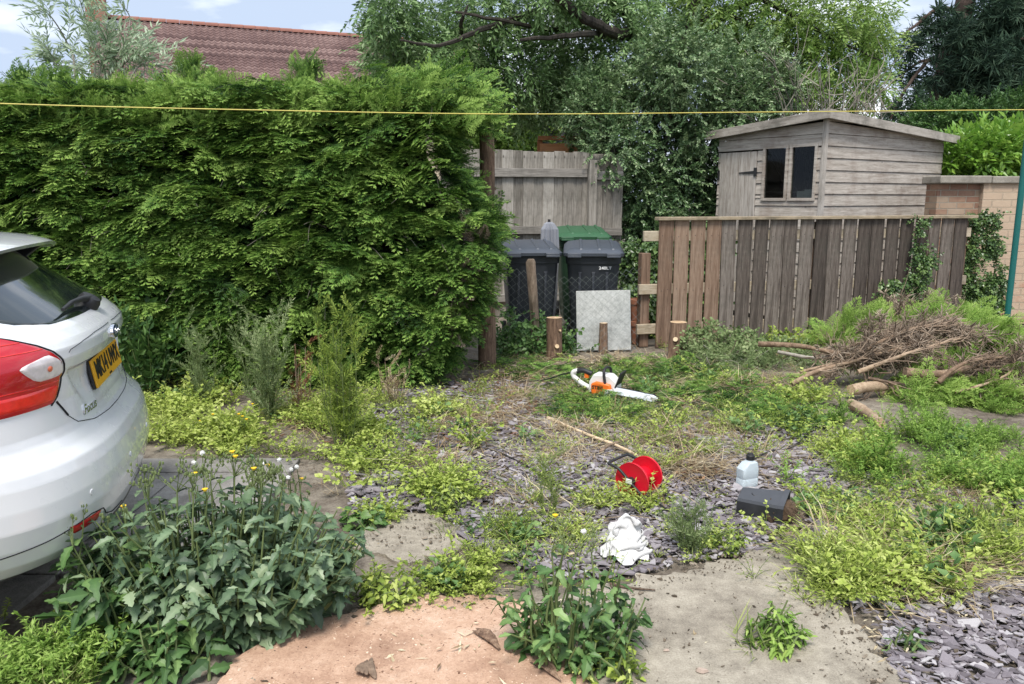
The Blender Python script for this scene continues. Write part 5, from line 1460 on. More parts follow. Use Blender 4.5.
# ================================================================== TOOLS AND LITTER ON THE GROUND
M['saw_white'] = m_plain('white_plastic', (0.72, 0.72, 0.69), 0.4)
M['saw_orange'] = m_plain('orange_plastic', (0.80, 0.17, 0.02), 0.4)
M['steel'] = m_plain('bar_steel', (0.62, 0.64, 0.66), 0.35, metal=0.7)
def chainsaw():
    c = G(600, 396)
    t = empty('chainsaw', (c[0], c[1], 0.0), R(-27), label='orange and white electric chainsaw lying in the cuttings', cat='chainsaw'); t.scale = (0.9, 0.9, 0.85)
    def prism(name, poly, y0, y1, mat, bev=0.012, parent=t):
        n = len(poly); v = [(x, y0, z) for x, z in poly] + [(x, y1, z) for x, z in poly]
        return MB().add(v, [tuple(range(n)), tuple(range(n, 2*n))[::-1]] + [(i, i+n, (i+1) % n + n, (i+1) % n) for i in range(n)]).build(name, mat, parent, bevel=bev, sm=40)
    prism('body', [(-0.10, 0.035), (0.13, 0.035), (0.17, 0.07), (0.17, 0.15), (0.10, 0.215), (-0.05, 0.215), (-0.09, 0.14)], -0.045, 0.085, M['saw_white'])
    cv = prism('side_cover', [(-0.055, 0.03), (0.09, 0.03), (0.135, 0.07), (0.12, 0.14), (-0.01, 0.155), (-0.06, 0.13)], -0.085, -0.046, M['saw_orange'], 0.014)
    prism('sprocket_cover', [(0.07, 0.02), (0.15, 0.02), (0.165, 0.06), (0.14, 0.10), (0.08, 0.09)], -0.094, -0.086, M['saw_white'], 0.003, cv)
    text_obj('maker_text', 'STIHL', 0.045, M['black'], Matrix.Translation((0.012, -0.0862, 0.10)) @ Matrix.Rotation(R(90), 4, 'X'), cv, 0.0012, 1.0, 0.0012)
    MB().tube(spline([(-0.09, 0.02, 0.20), (-0.165, 0.02, 0.222), (-0.23, 0.02, 0.212)], 6), 0.024, 12).build('handle_grip', M['black_plastic'], t, sm=50)
    MB().tube(spline([(-0.22, 0.02, 0.217), (-0.265, 0.02, 0.195), (-0.255, 0.02, 0.15), (-0.17, 0.02, 0.09), (-0.09, 0.02, 0.06)], 6), [0.024]*25, 12).build('rear_handle', M['saw_white'], t, sm=50)
    MB().box((-0.155, 0.005, 0.155), (-0.115, 0.035, 0.203)).build('trigger', M['saw_orange'], t, bevel=0.006)
    MB().tube(spline([(0.06, 0.09, 0.10), (0.06, 0.10, 0.24), (0.05, 0.02, 0.275), (0.05, -0.05, 0.25), (0.07, -0.07, 0.14)], 6), 0.013, 10).build('front_handle', M['black_plastic'], t, sm=50)
    prism('hand_guard', [(0.145, 0.10), (0.16, 0.10), (0.215, 0.25), (0.20, 0.255)], -0.05, 0.08, M['black_plastic'], 0.004)
    bar = [(0.10, 0.055), (0.46, 0.045), (0.50, 0.03), (0.515, 0.01), (0.50, -0.012), (0.46, -0.026), (0.10, -0.016)]
    n = len(bar); Mx = Matrix.Translation((0.04, -0.065, 0.075)) @ Matrix.Rotation(R(4), 4, 'Y') @ Matrix.Rotation(R(-28), 4, 'X')
    v = np.array([(x, -0.002, z) for x, z in bar] + [(x, 0.002, z) for x, z in bar]) @ np.array(Mx.to_3x3()).T + np.array(Mx.translation)
    MB().add(v, [tuple(range(n)), tuple(range(n, 2*n))[::-1]] + [(i, i+n, (i+1) % n + n, (i+1) % n) for i in range(n)]).build('guide_bar', M['steel'], t)
    ch = []
    for i in range(n):
        a, b_ = v[i], v[(i+1) % n]
        for q in np.arange(8) / 8: ch.append((a + b_) / 2 * 0 + a + (b_ - a) * q + np.array([0, 0.002, 0]))
    cb = MB(); cb.tube(ch[:-8], 0.0045, 6)
    for i in range(0, len(ch) - 10, 2): cb.box((-0.005, -0.003, -0.006), (0.005, 0.003, 0.006), M=Matrix.Translation(ch[i]))
    cb.build('chain', M['iron'], t)
    MB().tube(spline([(-0.26, 0.02, 0.20), (-0.38, 0.03, 0.16), (-0.6, 0.08, 0.07), (-0.95, 0.10, 0.015), (-1.2, 0.3, 0.01)], 8), 0.006, 8).build('power_lead', M['black_plastic'], t, sm=60)
chainsaw()

M['reel_red'] = m_plain('red_plastic', (0.66, 0.010, 0.028), 0.35, var=0.12)
def cable_reel():
    c = G(640, 499)
    t = empty('cable_reel', (c[0], c[1] + 0.05, 0.0), R(50), label='empty red cable reel with a black frame lying on the slate', cat='cable reel')
    t.scale = (0.93, 0.93, 0.93)
    r = 0.105
    # axle along local x, leaning back a little
    Mx = Matrix.Translation((0, 0, 0.108)) @ Matrix.Rotation(R(12), 4, 'X') @ Matrix.Rotation(R(90), 4, 'Y')
    for x in (-0.075, 0.075):
        d = MB().lathe([(0.02, -0.004), (r - 0.006, -0.004), (r, -0.007), (r, 0.007), (r - 0.006, 0.004), (0.085, 0.003), (0.08, 0.006), (0.035, 0.006), (0.02, 0.004)], 44, M=Mx @ Matrix.Translation((0, 0, x)), cap=False)
        d.build('flange', M['reel_red'], t, sm=35)
    MB().lathe([(0.045, -0.071), (0.05, -0.06), (0.05, 0.06), (0.045, 0.071)], 28, M=Mx).build('drum', M['reel_red'], t, sm=40)
    MB().lathe([(0.019, -0.094), (0.019, 0.094)], 14, M=Mx).lathe([(0.026, 0.080), (0.026, 0.10), (0.012, 0.106)], 14, M=Mx).lathe([(0.026, -0.106), (0.026, -0.080)], 14, M=Mx).build('axle', M['black_plastic'], t, sm=40)
    MB().box((-0.115, -0.02, 0.10), (-0.108, 0.02, 0.13)).build('socket_plate', M['saw_white'], t, bevel=0.004)
    xs = 0.104
    hook = lambda s: [(s * xs, -0.012, 0.115), (s * xs, -0.06, 0.05), (s * xs, -0.115, 0.012)]
    MB().tube(spline([(-xs, 0.0, 0.115), (-xs, 0.07, 0.17), (-xs, 0.125, 0.185), (-xs + 0.02, 0.145, 0.188), (xs - 0.02, 0.145, 0.188), (xs, 0.125, 0.185), (xs, 0.07, 0.17), (xs, 0.0, 0.115)], 5), 0.0085, 10).build('carrying_handle', M['black_plastic'], t, sm=60)
    MB().tube(spline([(-xs, 0.0, 0.113), (-xs, -0.07, 0.06), (-xs, -0.135, 0.012), (-xs + 0.02, -0.145, 0.010), (xs - 0.02, -0.145, 0.010), (xs, -0.135, 0.012), (xs, -0.07, 0.06), (xs, 0.0, 0.113)], 5), 0.0085, 10).build('foot_frame', M['black_plastic'], t, sm=60)
cable_reel()

def cable(label, pix, r=0.006):
    P = spline([G(a, b, 0.02 if len(q) == 0 else q[0]) for a, b, *q in pix], 8)
    o = MB().tube(P, r, 8).build('power_cable', M['black_plastic'], sm=60); tag(o, label, 'cable', 'black cables on the ground')
cable('thin black cable running over the slate to the left of the red reel', [(612, 497), (585, 494), (560, 488), (540, 474), (515, 460), (492, 450), (462, 447), (400, 446), (362, 448), (346, 442)])
cable('short black cable curling behind the plastic bottle', [(752, 468), (756, 458), (772, 451), (790, 448), (806, 436), (812, 425)])
cable('black cable end among weeds between the cloth and the pot', [(660, 505), (685, 520), (705, 512), (722, 505)])

# bottle
def m_bottle():
    t = NT('translucent_bottle')
    nz = t.noise(6, 3)
    c = t.mix(nz, (0.62, 0.72, 0.78), (0.76, 0.83, 0.86))
    return t.done(t.bsdf(c, 0.3, spec=0.5, **{'Transmission Weight': 0.35, 'IOR': 1.3}))
M['bottle'] = m_bottle()
def bottle():
    c = G(752, 494)
    t = empty('plastic_bottle', (c[0], c[1] + 0.10, 0.005), R(24), label='pale translucent plastic bottle with black cap behind the black pot', cat='bottle')
    t.scale = (0.88, 0.88, 0.92)
    def rr(z, a, b_, r, ox=0.0):
        out = []
        for cx, cy, a0 in ((a - r, b_ - r, 0), (-a + r, b_ - r, 90), (-a + r, -b_ + r, 180), (a - r, -b_ + r, 270)):
            for k in range(5): q = R(a0 + 22.5 * k); out.append((ox + cx + r * math.cos(q), cy + r * math.sin(q), z))
        return out
    rg = [rr(0, 0.055, 0.036, 0.012), rr(0.006, 0.060, 0.040, 0.015), rr(0.05, 0.060, 0.040, 0.015), rr(0.058, 0.057, 0.037, 0.015), rr(0.066, 0.060, 0.040, 0.015), rr(0.115, 0.060, 0.040, 0.015), rr(0.150, 0.040, 0.034, 0.015, 0.014), rr(0.160, 0.022, 0.022, 0.02, 0.018), rr(0.168, 0.019, 0.019, 0.0185, 0.018)]
    n = 20; v = np.array(rg).reshape(-1, 3)
    MB().add(v, [(i*n+j, i*n+(j+1) % n, (i+1)*n+(j+1) % n, (i+1)*n+j) for i in range(len(rg)-1) for j in range(n)] + [tuple(range(n))[::-1], tuple(range((len(rg)-1)*n, len(rg)*n))]).build('bottle_body', M['bottle'], t, sm=35)
    b = MB().lathe([(0.024, 0.164), (0.026, 0.168), (0.026, 0.190), (0.023, 0.194), (0.018, 0.195), (0.015, 0.203), (0.004, 0.204)], 24, M=Matrix.Translation((0.018, 0, 0)))
    b.build('cap', M['black_plastic'], t, sm=35)
bottle()

M['pot_black'] = m_plain('black_pot_plastic', (0.055, 0.058, 0.066), 0.38, 0.5, var=0.4)
M['soil'] = m_plain('root_soil', (0.10, 0.065, 0.04), 0.95, var=0.5, scale=30, bump=1.0)
def black_pot():
    c = G(766, 520)
    t = empty('square_plant_pot', (c[0], c[1] + 0.03, 0.0), R(-30), label='black square plastic plant pot lying on its side, roots spilling out', cat='plant pot')
    t.scale = (0.74, 0.74, 0.74); t.rotation_euler = (R(20), R(5), R(-30)); t.location.z = 0.008
    # axis along local +x (open end), sunk end at -x
    def sq(x, h, zc, r=0.015): return [(x, y, zc + z) for y, z in [(-h, -h + r), (-h + r, -h), (h - r, -h), (h, -h + r), (h, h - r), (h - r, h), (-h + r, h), (-h, h - r)]]
    tilt = 0.04
    rg = [sq(-0.17, 0.066, 0.072), sq(-0.165, 0.072, 0.077), sq(0.10, 0.092, 0.098), sq(0.10, 0.100, 0.100), sq(0.135, 0.102, 0.103), sq(0.135, 0.094, 0.103), sq(0.02, 0.082, 0.094)]
    n = 8; v = np.array(rg).reshape(-1, 3)
    MB().add(v, [(i*n+j, (i+1)*n+j, (i+1)*n+(j+1) % n, i*n+(j+1) % n) for i in range(len(rg)-1) for j in range(n)] + [tuple(range(n)), tuple(range(6*n, 7*n))[::-1]]).build('pot_shell', M['pot_black'], t, sm=30)
    rb = MB()      # raised moulding on the face turned up
    for cx in (-0.07, 0.005):
        a = np.linspace(R(200), R(340), 10)
        P = [(cx + 0.022 * math.cos(q), 0.02 + 0.030 * math.sin(q) , 0.1645 + 0.075 * (cx + 0.022 * math.cos(q) + 0.03)) for q in a]
        rb.tube(P, 0.004, 6)
    rb.build('moulding', M['black_plastic'], t)
    sv = MB(); v, f = [], []
    m = 14
    for i in range(9):
        x = 0.03 + 0.17 * i / 8; r = 0.080 * math.sqrt(max(0.02, 1 - (i / 8.3) ** 3))
        for k in range(m):
            a = 2 * math.pi * k / m; q = r * (0.85 + 0.5 * rng.random()); v.append((x + rng.normal(0, 0.006), q * math.cos(a), 0.088 + q * math.sin(a)))
    f = [(i*m+j, (i+1)*m+j, (i+1)*m+(j+1) % m, i*m+(j+1) % m) for i in range(8) for j in range(m)] + [tuple(range(8*m, 9*m))[::-1]]
    so = sv.add(v, f).build('root_ball', M['soil'], t)
    rt = MB()
    for i in range(70):
        p = np.array([rng.uniform(0.12, 0.19), rng.normal(0, 0.05), 0.09 + rng.normal(0, 0.045)])
        d = np.array([rng.uniform(0.02, 0.10), rng.normal(0, 0.05), rng.normal(0.0, 0.05)])
        rt.tube(spline([p, p + d * 0.6 + rng.normal(0, 0.012, 3), p + d * 1.2 + [0, 0, -0.02]], 3), [0.0022, 0.0018, 0.0015, 0.0012, 0.001, 0.0008, 0.0007][:7], 3)
    rt.build('roots', M['twig'], so)
black_pot()

# crumpled cloth: a sheet of cloth gathered in and let fall (position-based springs)
M['cloth'] = m_plain('white_cotton', (0.66, 0.65, 0.64), 0.85, var=0.05, bump=0.3, scale=60)
def cloth():
    r = np.random.default_rng(21)
    n = 56; L0 = 0.66 / (n - 1)
    gx, gy = np.meshgrid(np.arange(n), np.arange(n), indexing='ij')
    P = np.stack([(gx - n/2) * L0, (gy - n/2) * L0 * 0.9, 0.05 + 0.0 * gx], -1)
    P[..., 2] += 0.10 * fbm(gx * 0.16 + 3, gy * 0.16 + 8, 3)
    P[..., :2] += r.normal(0, 0.004, P[..., :2].shape)
    V = np.zeros_like(P)
    tgt = np.array([0.0, 0.0])
    cons = [((1, 0), L0), ((0, 1), L0*0.9), ((1, 1), L0*1.345), ((2, 0), 2*L0), ((0, 2), 1.8*L0), ((3, 0), 3*L0), ((0, 3), 2.7*L0)]
    for it in range(230):
        sq = 1 - 0.0092 * (it < 125)
        P[..., 0] *= sq; P[..., 1] *= sq + 0.0018
        V *= 0.93; V[..., 2] -= 0.0007 * (it > 60); Q = P + V
        Q += r.normal(0, 0.0006, Q.shape) * (it < 120)
        for _ in range(7):
            for (a, b_), l in cons:
                A = Q[:n-a, :n-b_]; B = Q[a:, b_:]
                d = B - A; ln = np.linalg.norm(d, axis=-1, keepdims=True) + 1e-9
                stiff = 0.45 if a + b_ < 3 and not (a == 2 or b_ == 2) else 0.10
                c = d * (ln - l) / ln * 0.5 * stiff
                if stiff == 0.10: c = np.where(ln < l * 0.80, c, 0)
                A += c; B -= c
            rr_ = np.hypot(Q[..., 0], Q[..., 1]); Q[..., 2] = np.maximum(Q[..., 2], 0.004 + 0.15 * np.exp(-((Q[..., 0]) / 0.10) ** 2 - (Q[..., 1] / 0.08) ** 2) + 0.02 * fbm(Q[..., 0] * 14 + 40, Q[..., 1] * 14 + 40, 2))
        V = (Q - P); V = np.clip(V, -0.01, 0.01)
        P = Q
    cen = P.mean((0, 1)); P[..., 0] -= cen[0]; P[..., 1] -= cen[1]
    v = P.reshape(-1, 3); a = (np.arange((n-1)*(n-1)) // (n-1)) * n + np.arange((n-1)*(n-1)) % (n-1)
    f = np.stack([a, a+n, a+n+1, a+1], -1)
    me = bpy.data.meshes.new('crumpled_cloth'); me.from_pydata(v.tolist(), [], f.tolist()); smooth(me)
    o = link('crumpled_cloth', me, M['cloth']); c = G(626, 558)
    o.rotation_euler = (0, 0, 0)
    ext = (v[:, 0].max() - v[:, 0].min(), v[:, 1].max() - v[:, 1].min(), v[:, 2].max())
    print('cloth extents', ext)
    s = 0.27 / ext[0]; o.scale = (s * 1.05, s * 1.05, 1.08); o.location = (c[0], c[1] + 0.04, 0.014); o.rotation_euler = (0, 0, R(70))
    so = o.modifiers.new('thick', 'SOLIDIFY'); so.thickness = 0.003
    sb = o.modifiers.new('sub', 'SUBSURF'); sb.levels = 1; sb.render_levels = 1
    tag(o, 'crumpled white cloth dropped at the edge of the concrete', 'cloth')
cloth()

def bark_piece(c, length, w, ang, label, name='bark_strip', n=3):
    b = MB()
    for k in range(n):
        L_ = length * rng.uniform(0.5, 1.0) if k else length
        P = [np.array([L_ * (q - 0.5), 0.35 * w * math.sin(3 * q + 0.3 * k) + (k - n/2) * w * 0.42, 0.010 + 0.012 * math.sin(3 * q + 0.5 * k) + 0.005 * k]) for q in np.linspace(0, 1, 8)]
        v, f = tube(P, np.array([0.25, 0.7, 1, 0.9, 1, 0.8, 0.6, 0.2]) * w * 0.5, 7, wob=0.10); v[:, 2] = 0.012 + (v[:, 2] - 0.012) * 0.55; b.add(v, f)
    o = b.build(name, M['red_bark'] if 'pale' not in label else M['twig']); o.location = (c[0], c[1], 0.014); o.rotation_euler = (0, 0, ang)
    return tag(o, label, 'bark', 'bark strips on the ground')
bark_piece(G(489, 645), 0.155, 0.024, R(-52), 'reddish brown bark strip lying alone on the sawdust')
bark_piece(G(548, 676), 0.15, 0.022, R(-50), 'reddish brown bark strip half under the small leafy weed')
bark_piece(G(366, 676), 0.12, 0.025, R(105), 'pale frayed bark bundle at the bottom edge', n=5)

# the long pale stick, small sticks, logs
def stick(pix, r0, r1, label, mat='branch', name='stick', cat='stick', zs=None, parent=None):
    P = spline([G(a, b, z) for a, b, z in pix], 6)
    v, f = tube(P, np.linspace(r0, r1, len(P)), 8, wob=0.08)
    o = MB().add(v, f).build(name, M[mat], parent, sm=60)
    return tag(o, label, cat) if label else o
stick([(548, 418, .02), (586, 434, .03), (618, 446, .04), (640, 458, .04), (664, 478, .03)], 0.013, 0.006, 'long pale stick lying behind the red cable reel', 'sawn')
stick([(600, 452, .03), (612, 444, .05), (640, 436, .05)], 0.010, 0.006, 'short pale forked twig lying across the long stick', 'twig')
stick([(610, 584, .02), (632, 588, .02), (655, 590, .02)], 0.007, 0.003, 'thin dark twig lying below the white cloth', 'bark')
def log(pa, pb, r, label, mat='branch', z=0.0):
    a, b_ = G(*pa), G(*pb); t = empty('cut_log', (a + b_) / 2 * [1, 1, 0], label=label, cat='log', group='cut logs by the brush heap')
    o = (a + b_) / 2 * np.array([1, 1, 0]); P = np.linspace(a - o + [0, 0, r + z], b_ - o + [0, 0, r + z], 8); P[2:6, 2] += 0.008
    n = 18
    v, f = tube(P, r * np.array([0.97, 1.05, 1.0, 1.02, 0.96, 1.0, 0.95, 0.9]), n, cap=False, wob=0.05); MB().add(v, f).build('bark', M[mat], t, sm=50)
    for sl in (slice(0, n), slice(7*n, 8*n)):
        e_ = v[sl]; out = (e_.mean(0)) / np.linalg.norm(e_.mean(0)) * 0.003
        MB().add(np.vstack([e_ + out, [e_.mean(0) + out]]), [(i, (i+1) % n, n) for i in range(n)]).build('cut_face', M['sawn'], t)
log((850, 400), (884, 396), 0.042, 'thick cut log with sawn end under the brush heap', 'branch', 0.04)
log((851, 408), (880, 428), 0.036, 'cut log lying in front of the brush heap on the slate')
log((776, 362), (800, 356), 0.05, 'short cut log lying at the left end of the brush heap')
log((790, 378), (836, 376), 0.022, 'thin cut branch length beside the brush heap')

# ================================================================== SLATE, LITTER, GROUND COVER
def m_slate():
    t = NT('slate_chip')
    g = t.n('NewGeometry').outputs['Random Per Island']
    nz = t.noise(30, 5, 0.7)
    x = t.math('ADD', t.math('MULTIPLY', g, 0.75), t.math('MULTIPLY', nz, 0.35))
    c = t.ramp(x, [(0.15, (0.10, 0.085, 0.092)), (0.45, (0.195, 0.17, 0.185)), (0.75, (0.295, 0.268, 0.283)), (0.97, (0.46, 0.44, 0.44))])
    return t.done(t.bsdf(c, 0.62, t.bump(nz, 0.5, 0.004), 0.4))
M['slate'] = m_slate()
M['coping_pink'] = m_plain('pink_stone', (0.42, 0.33, 0.27), 0.9, var=0.25, scale=20, bump=0.6)
def chip_template(seed):
    r = np.random.default_rng(500 + seed); k = r.integers(4, 7)
    a = np.sort(r.uniform(0, 2*math.pi, k) * 0.35 + np.arange(k) * 2*math.pi / k * 0.9)
    rad = r.uniform(0.55, 1.25, k)
    x, y = rad * np.cos(a) * 1.25, rad * np.sin(a) * 0.8
    h = r.uniform(0.05, 0.11)
    v = np.vstack([np.c_[x, y, np.full(k, h) + r.normal(0, 0.025, k)], np.c_[x * 1.06, y * 1.06, np.full(k, -h)]])
    f = [(0, i, i+1) for i in range(1, k-1)]
    for i in range(k): j = (i+1) % k; f += [(i, i+k, j+k), (i, j+k, j)]
    return v, np.array(f), np.zeros(2*k)
CHIP = [chip_template(i) for i in range(7)]
def in_poly(px, py, poly):
    c = np.zeros(len(px), bool); n = len(poly)
    for i in range(n):
        (x0, y0), (x1, y1) = poly[i], poly[(i+1) % n]
        h = ((y0 > py) != (y1 > py)) & (px < (x1-x0) * (py-y0) / (y1-y0 + 1e-9) + x0); c ^= h
    return c
def ground_poly(poly, n):
    """n points spread evenly over the ground inside a sight-line polygon"""
    W = np.array([G(a, b)[:2] for a, b in poly]); lo, hi = W.min(0), W.max(0); out = []
    tot = 0
    while tot < n:
        q = rng.uniform(lo, hi, (n * 3, 2)); q = q[in_poly(q[:, 0], q[:, 1], [tuple(w) for w in W])]
        out.append(q); tot += len(q)
    return np.concatenate(out)[:n]
def area(poly):
    W = np.array([G(a, b)[:2] for a, b in poly]); return 0.5 * abs(np.sum(W[:, 0]*np.roll(W[:, 1], -1) - np.roll(W[:, 0], -1)*W[:, 1]))
def slate():
    sets = []
    Ms, Ts = [], []
    for poly, dens, smn, smx in [
        ([(345, 450), (400, 440), (470, 446), (560, 430), (700, 436), (835, 452), (835, 490), (790, 500), (780, 552), (700, 560), (640, 572), (560, 585), (470, 545), (440, 512), (350, 512)], 2300, 0.010, 0.024),
        ([(360, 385), (560, 380), (700, 400), (860, 430), (835, 460), (560, 436), (350, 452)], 900, 0.010, 0.022),
        ([(800, 470), (1060, 470), (1100, 560), (1010, 580), (880, 640), (800, 575)], 1200, 0.011, 0.025),
        ([(878, 640), (935, 612), (1000, 572), (1100, 545), (1250, 640), (1250, 760), (930, 760), (905, 690)], 3200, 0.010, 0.027)]:
        k = int(area(poly) * dens); q = ground_poly(poly, k)
        s = smn * np.exp(rng.exponential(0.42, k)).clip(0.6, 3.6)
        Ms.append(yaw(k, 0.17, 1, 1) * s[:, None, None]); Ts.append(np.c_[q, rng.uniform(0.0, 0.020, k)])
    Mx, Tx = np.concatenate(Ms), np.concatenate(Ts); pick = rng.integers(0, len(CHIP), len(Tx))
    o = bulk('slate_chips', [(CHIP[i], Mx[pick == i], Tx[pick == i], np.zeros((pick == i).sum())) for i in range(len(CHIP))], M['slate'])
    tag(o, 'purple grey slate chippings spread over the yard', 'slate chips', kind='stuff')
slate()

# -- plant clusters
def cluster(nst, nl, spread, height, L_, w, seed, round_=False, arch=0.5, stemr=0.0016, t0=0.3):
    """several arching leafy stems from one root; real metres"""
    r = np.random.default_rng(900 + seed); b = TB()
    for i in range(nst):
        a = 2 * math.pi * (i + r.uniform(-0.4, 0.4)) / nst; h = height * r.uniform(0.55, 1.1); sp = spread * r.uniform(0.4, 1.1)
        pos = lambda t: np.array([math.cos(a) * sp * t, math.sin(a) * sp * t, h * (t * (1 + arch) - arch * t * t)])
        b.stem([pos(t) for t in np.linspace(0, 1, 4)], stemr, 0.15)
        for j in range(nl):
            t = 0.2 + 0.8 * j / nl + r.uniform(-0.05, 0.05)
            d = np.array([math.cos(a), math.sin(a), 0.1]) * 0.5 + r.normal(0, 0.7, 3); d[2] = d[2] * 0.5 + 0.1
            b.leaf(pos(t), d, np.array([0, 0, 1]) + r.normal(0, 0.35, 3), L_ * r.uniform(0.6, 1.2), w * r.uniform(0.7, 1.2), [t0, t0 + 0.15 + 0.15 * t, t0 + 0.2 + 0.2 * t, t0 + 0.15 + 0.15 * t], 0.15)
    return b.done()
LOW = [cluster(6, 11, 0.11 + 0.02 * i, 0.05 + 0.022 * i, 0.015 + 0.003 * i, 0.009 + 0.003 * i, i) for i in range(4)]
BROAD = [cluster(5, 5, 0.08, 0.06 + 0.02 * i, 0.042, 0.024, 40 + i, stemr=0.002) for i in range(3)]
WISP = [cluster(7, 8, 0.17, 0.11, 0.024, 0.006, 10 + i, arch=0.8) for i in range(4)]
FEATH = [cluster(7, 26, 0.12, 0.16, 0.026, 0.007, 20 + i, arch=0.6) for i in range(4)]
def blades(n, h, spread, w, seed, flat=0.3):
    r = np.random.default_rng(700 + seed); b = TB()
    for i in range(n):
        a = r.uniform(0, 2*math.pi); p = r.normal(0, spread * 0.3, 3); p[2] = 0
        d = np.array([math.cos(a) * (flat + r.uniform(0, 0.6)), math.sin(a) * (flat + r.uniform(0, 0.6)), r.uniform(0.4, 1.0)]); d /= np.linalg.norm(d)
        L_ = h * r.uniform(0.5, 1.2); s = np.cross(d, [0, 0, 1.0]); s /= np.linalg.norm(s) + 1e-9
        m = p + d * L_ * 0.55; e_ = p + d * L_ * 0.8 + np.array([d[0], d[1], -0.15]) * L_ * 0.35
        b.add([p - s*w/2, p + s*w/2, m + s*w*0.4, m - s*w*0.4, e_], [(0,1,2),(0,2,3),(3,2,4)], [0.25, 0.25, 0.5, 0.5, 0.8])
    return b.done()
GRASS = [blades(16, 0.13, 0.05, 0.0045, i) for i in range(3)]
STRAW = [blades(13, 0.20, 0.12, 0.0038, 10 + i, flat=2.2) for i in range(3)]
def litter_template(seed):
    r = np.random.default_rng(600 + seed); b = TB()
    for i in range(9):
        a = r.uniform(0, 2*math.pi); p = np.array([r.normal(0, 0.07), r.normal(0, 0.07), r.uniform(0.002, 0.018)])
        b.leaf(p, np.array([math.cos(a), math.sin(a), r.normal(0, 0.15)]), np.array([0, 0, 1]) + r.normal(0, 0.2, 3), r.uniform(0.015, 0.06), r.uniform(0.004, 0.011), r.uniform(0.3, 0.8), 0.1)
    return b.done()
LITTER = [litter_template(i) for i in range(4)]

def scatter(name, temps, patches, mat, label, cat, smin=0.7, smax=1.25, tilt=0.2, tint=0.0, tspread=0.1, zoff=0.0, clump=True, lay=None):
    """patches: (px, py, rx, ry, count) ellipses on the ground along sight lines"""
    P, ti = [], []
    for px, py, rx, ry, k in patches:
        k = int(k * DENS)
        a = rng.uniform(0, 2*math.pi, k); r_ = np.abs(rng.normal(0, 0.62, k))
        x, y = px + rx * r_ * np.cos(a), np.clip(py + ry * r_ * np.sin(a), 300, 760)
        q = G(x, y)
        if clump:
            kp = fbm(q[:, 0] * 4.5 + 50, q[:, 1] * 4.5 + 50, 3) > 0.47 + rng.normal(0, 0.05, k)
            q = q[kp]
        P.append(q); ti.append(np.full(len(q), rng.normal(0, 0.06)))
    P = np.concatenate(P); ti = np.concatenate(ti) + tint; k = len(P)
    P[:, 2] = zoff + rng.uniform(-0.012, 0.004, k)
    Mx = yaw(k, tilt, smin, smax) * (0.35 + 1.25 * fbm(P[:, 0] * 3 + 70, P[:, 1] * 3 + 70, 3) + 0.25 * (rng.random(k) > 0.9))[:, None, None]; pick = rng.integers(0, len(temps), k); tx = ti + 0.35 * (fbm(P[:, 0] * 2 + 9, P[:, 1] * 2 + 9, 3) - 0.5) + rng.normal(0, tspread, k)
    o = bulk(name, [(temps[i], Mx[pick == i], P[pick == i], tx[pick == i]) for i in range(len(temps))], mat)
    return tag(o, label, cat, kind='stuff')
DENS = 0.42
scatter('creeping_weeds', LOW, [
    (190, 418, 75, 26, 520), (250, 432, 70, 24, 480), (210, 440, 70, 10, 160), (180, 395, 60, 14, 200), (310, 420, 50, 30, 260), (365, 432, 40, 26, 130), (430, 416, 60, 20, 130), (400, 462, 40, 14, 30), (444, 496, 30, 22, 150),
    (378, 518, 40, 10, 60), (405, 588, 44, 20, 150), (462, 580, 50, 20, 130), (545, 484, 16, 16, 40), (470, 450, 40, 8, 16), (620, 430, 55, 16, 50), (690, 424, 55, 22, 70), (760, 400, 60, 22, 60),
    (712, 536, 44, 16, 150), (690, 545, 30, 12, 60), (830, 500, 60, 40, 80), (870, 540, 60, 36, 34), (920, 505, 80, 40, 60), (975, 545, 70, 44, 50), (1000, 475, 50, 28, 160), (790, 440, 40, 22, 100), (850, 452, 45, 24, 150),
    (790, 400, 40, 20, 90), (860, 590, 50, 18, 110), (920, 600, 35, 14, 60), (640, 505, 40, 8, 40), (355, 470, 30, 16, 40), (320, 440, 40, 20, 160), (1060, 520, 60, 60, 250), (495, 385, 40, 20, 60), (570, 380, 40, 14, 40)],
    M['low'], 'yellow green creeping weeds over the slate and soil', 'ground cover', 0.7, 1.3, tint=0.14)
scatter('wispy_weeds', WISP, [
    (400, 470, 60, 30, 50), (470, 480, 70, 30, 30), (560, 450, 90, 24, 50), (660, 470, 70, 24, 50), (740, 450, 60, 24, 70), (560, 500, 80, 26, 30), (700, 500, 60, 20, 50),
    (560, 548, 50, 26, 120), (510, 536, 45, 22, 80), (480, 568, 50, 22, 80), (600, 506, 30, 10, 16), (440, 440, 50, 24, 70), (540, 480, 26, 18, 30), (500, 400, 60, 22, 50), (560, 410, 60, 24, 60), (640, 420, 60, 28, 80), (700, 400, 70, 30, 80), (770, 395, 60, 30, 80),
    (700, 450, 60, 20, 80), (820, 470, 60, 30, 130), (860, 530, 80, 46, 140), (900, 580, 70, 28, 110), (830, 560, 44, 28, 60), (960, 520, 80, 46, 110), (380, 400, 60, 20, 120), (300, 430, 60, 25, 160), (230, 430, 60, 20, 120), (660, 545, 30, 16, 60), (840, 600, 30, 14, 50), (1000, 560, 30, 20, 60), (720, 360, 60, 16, 60), (640, 372, 50, 12, 30)],
    M['low'], 'wispy pale green stems trailing over the slate', 'ground cover', 0.7, 1.3, tint=0.15)
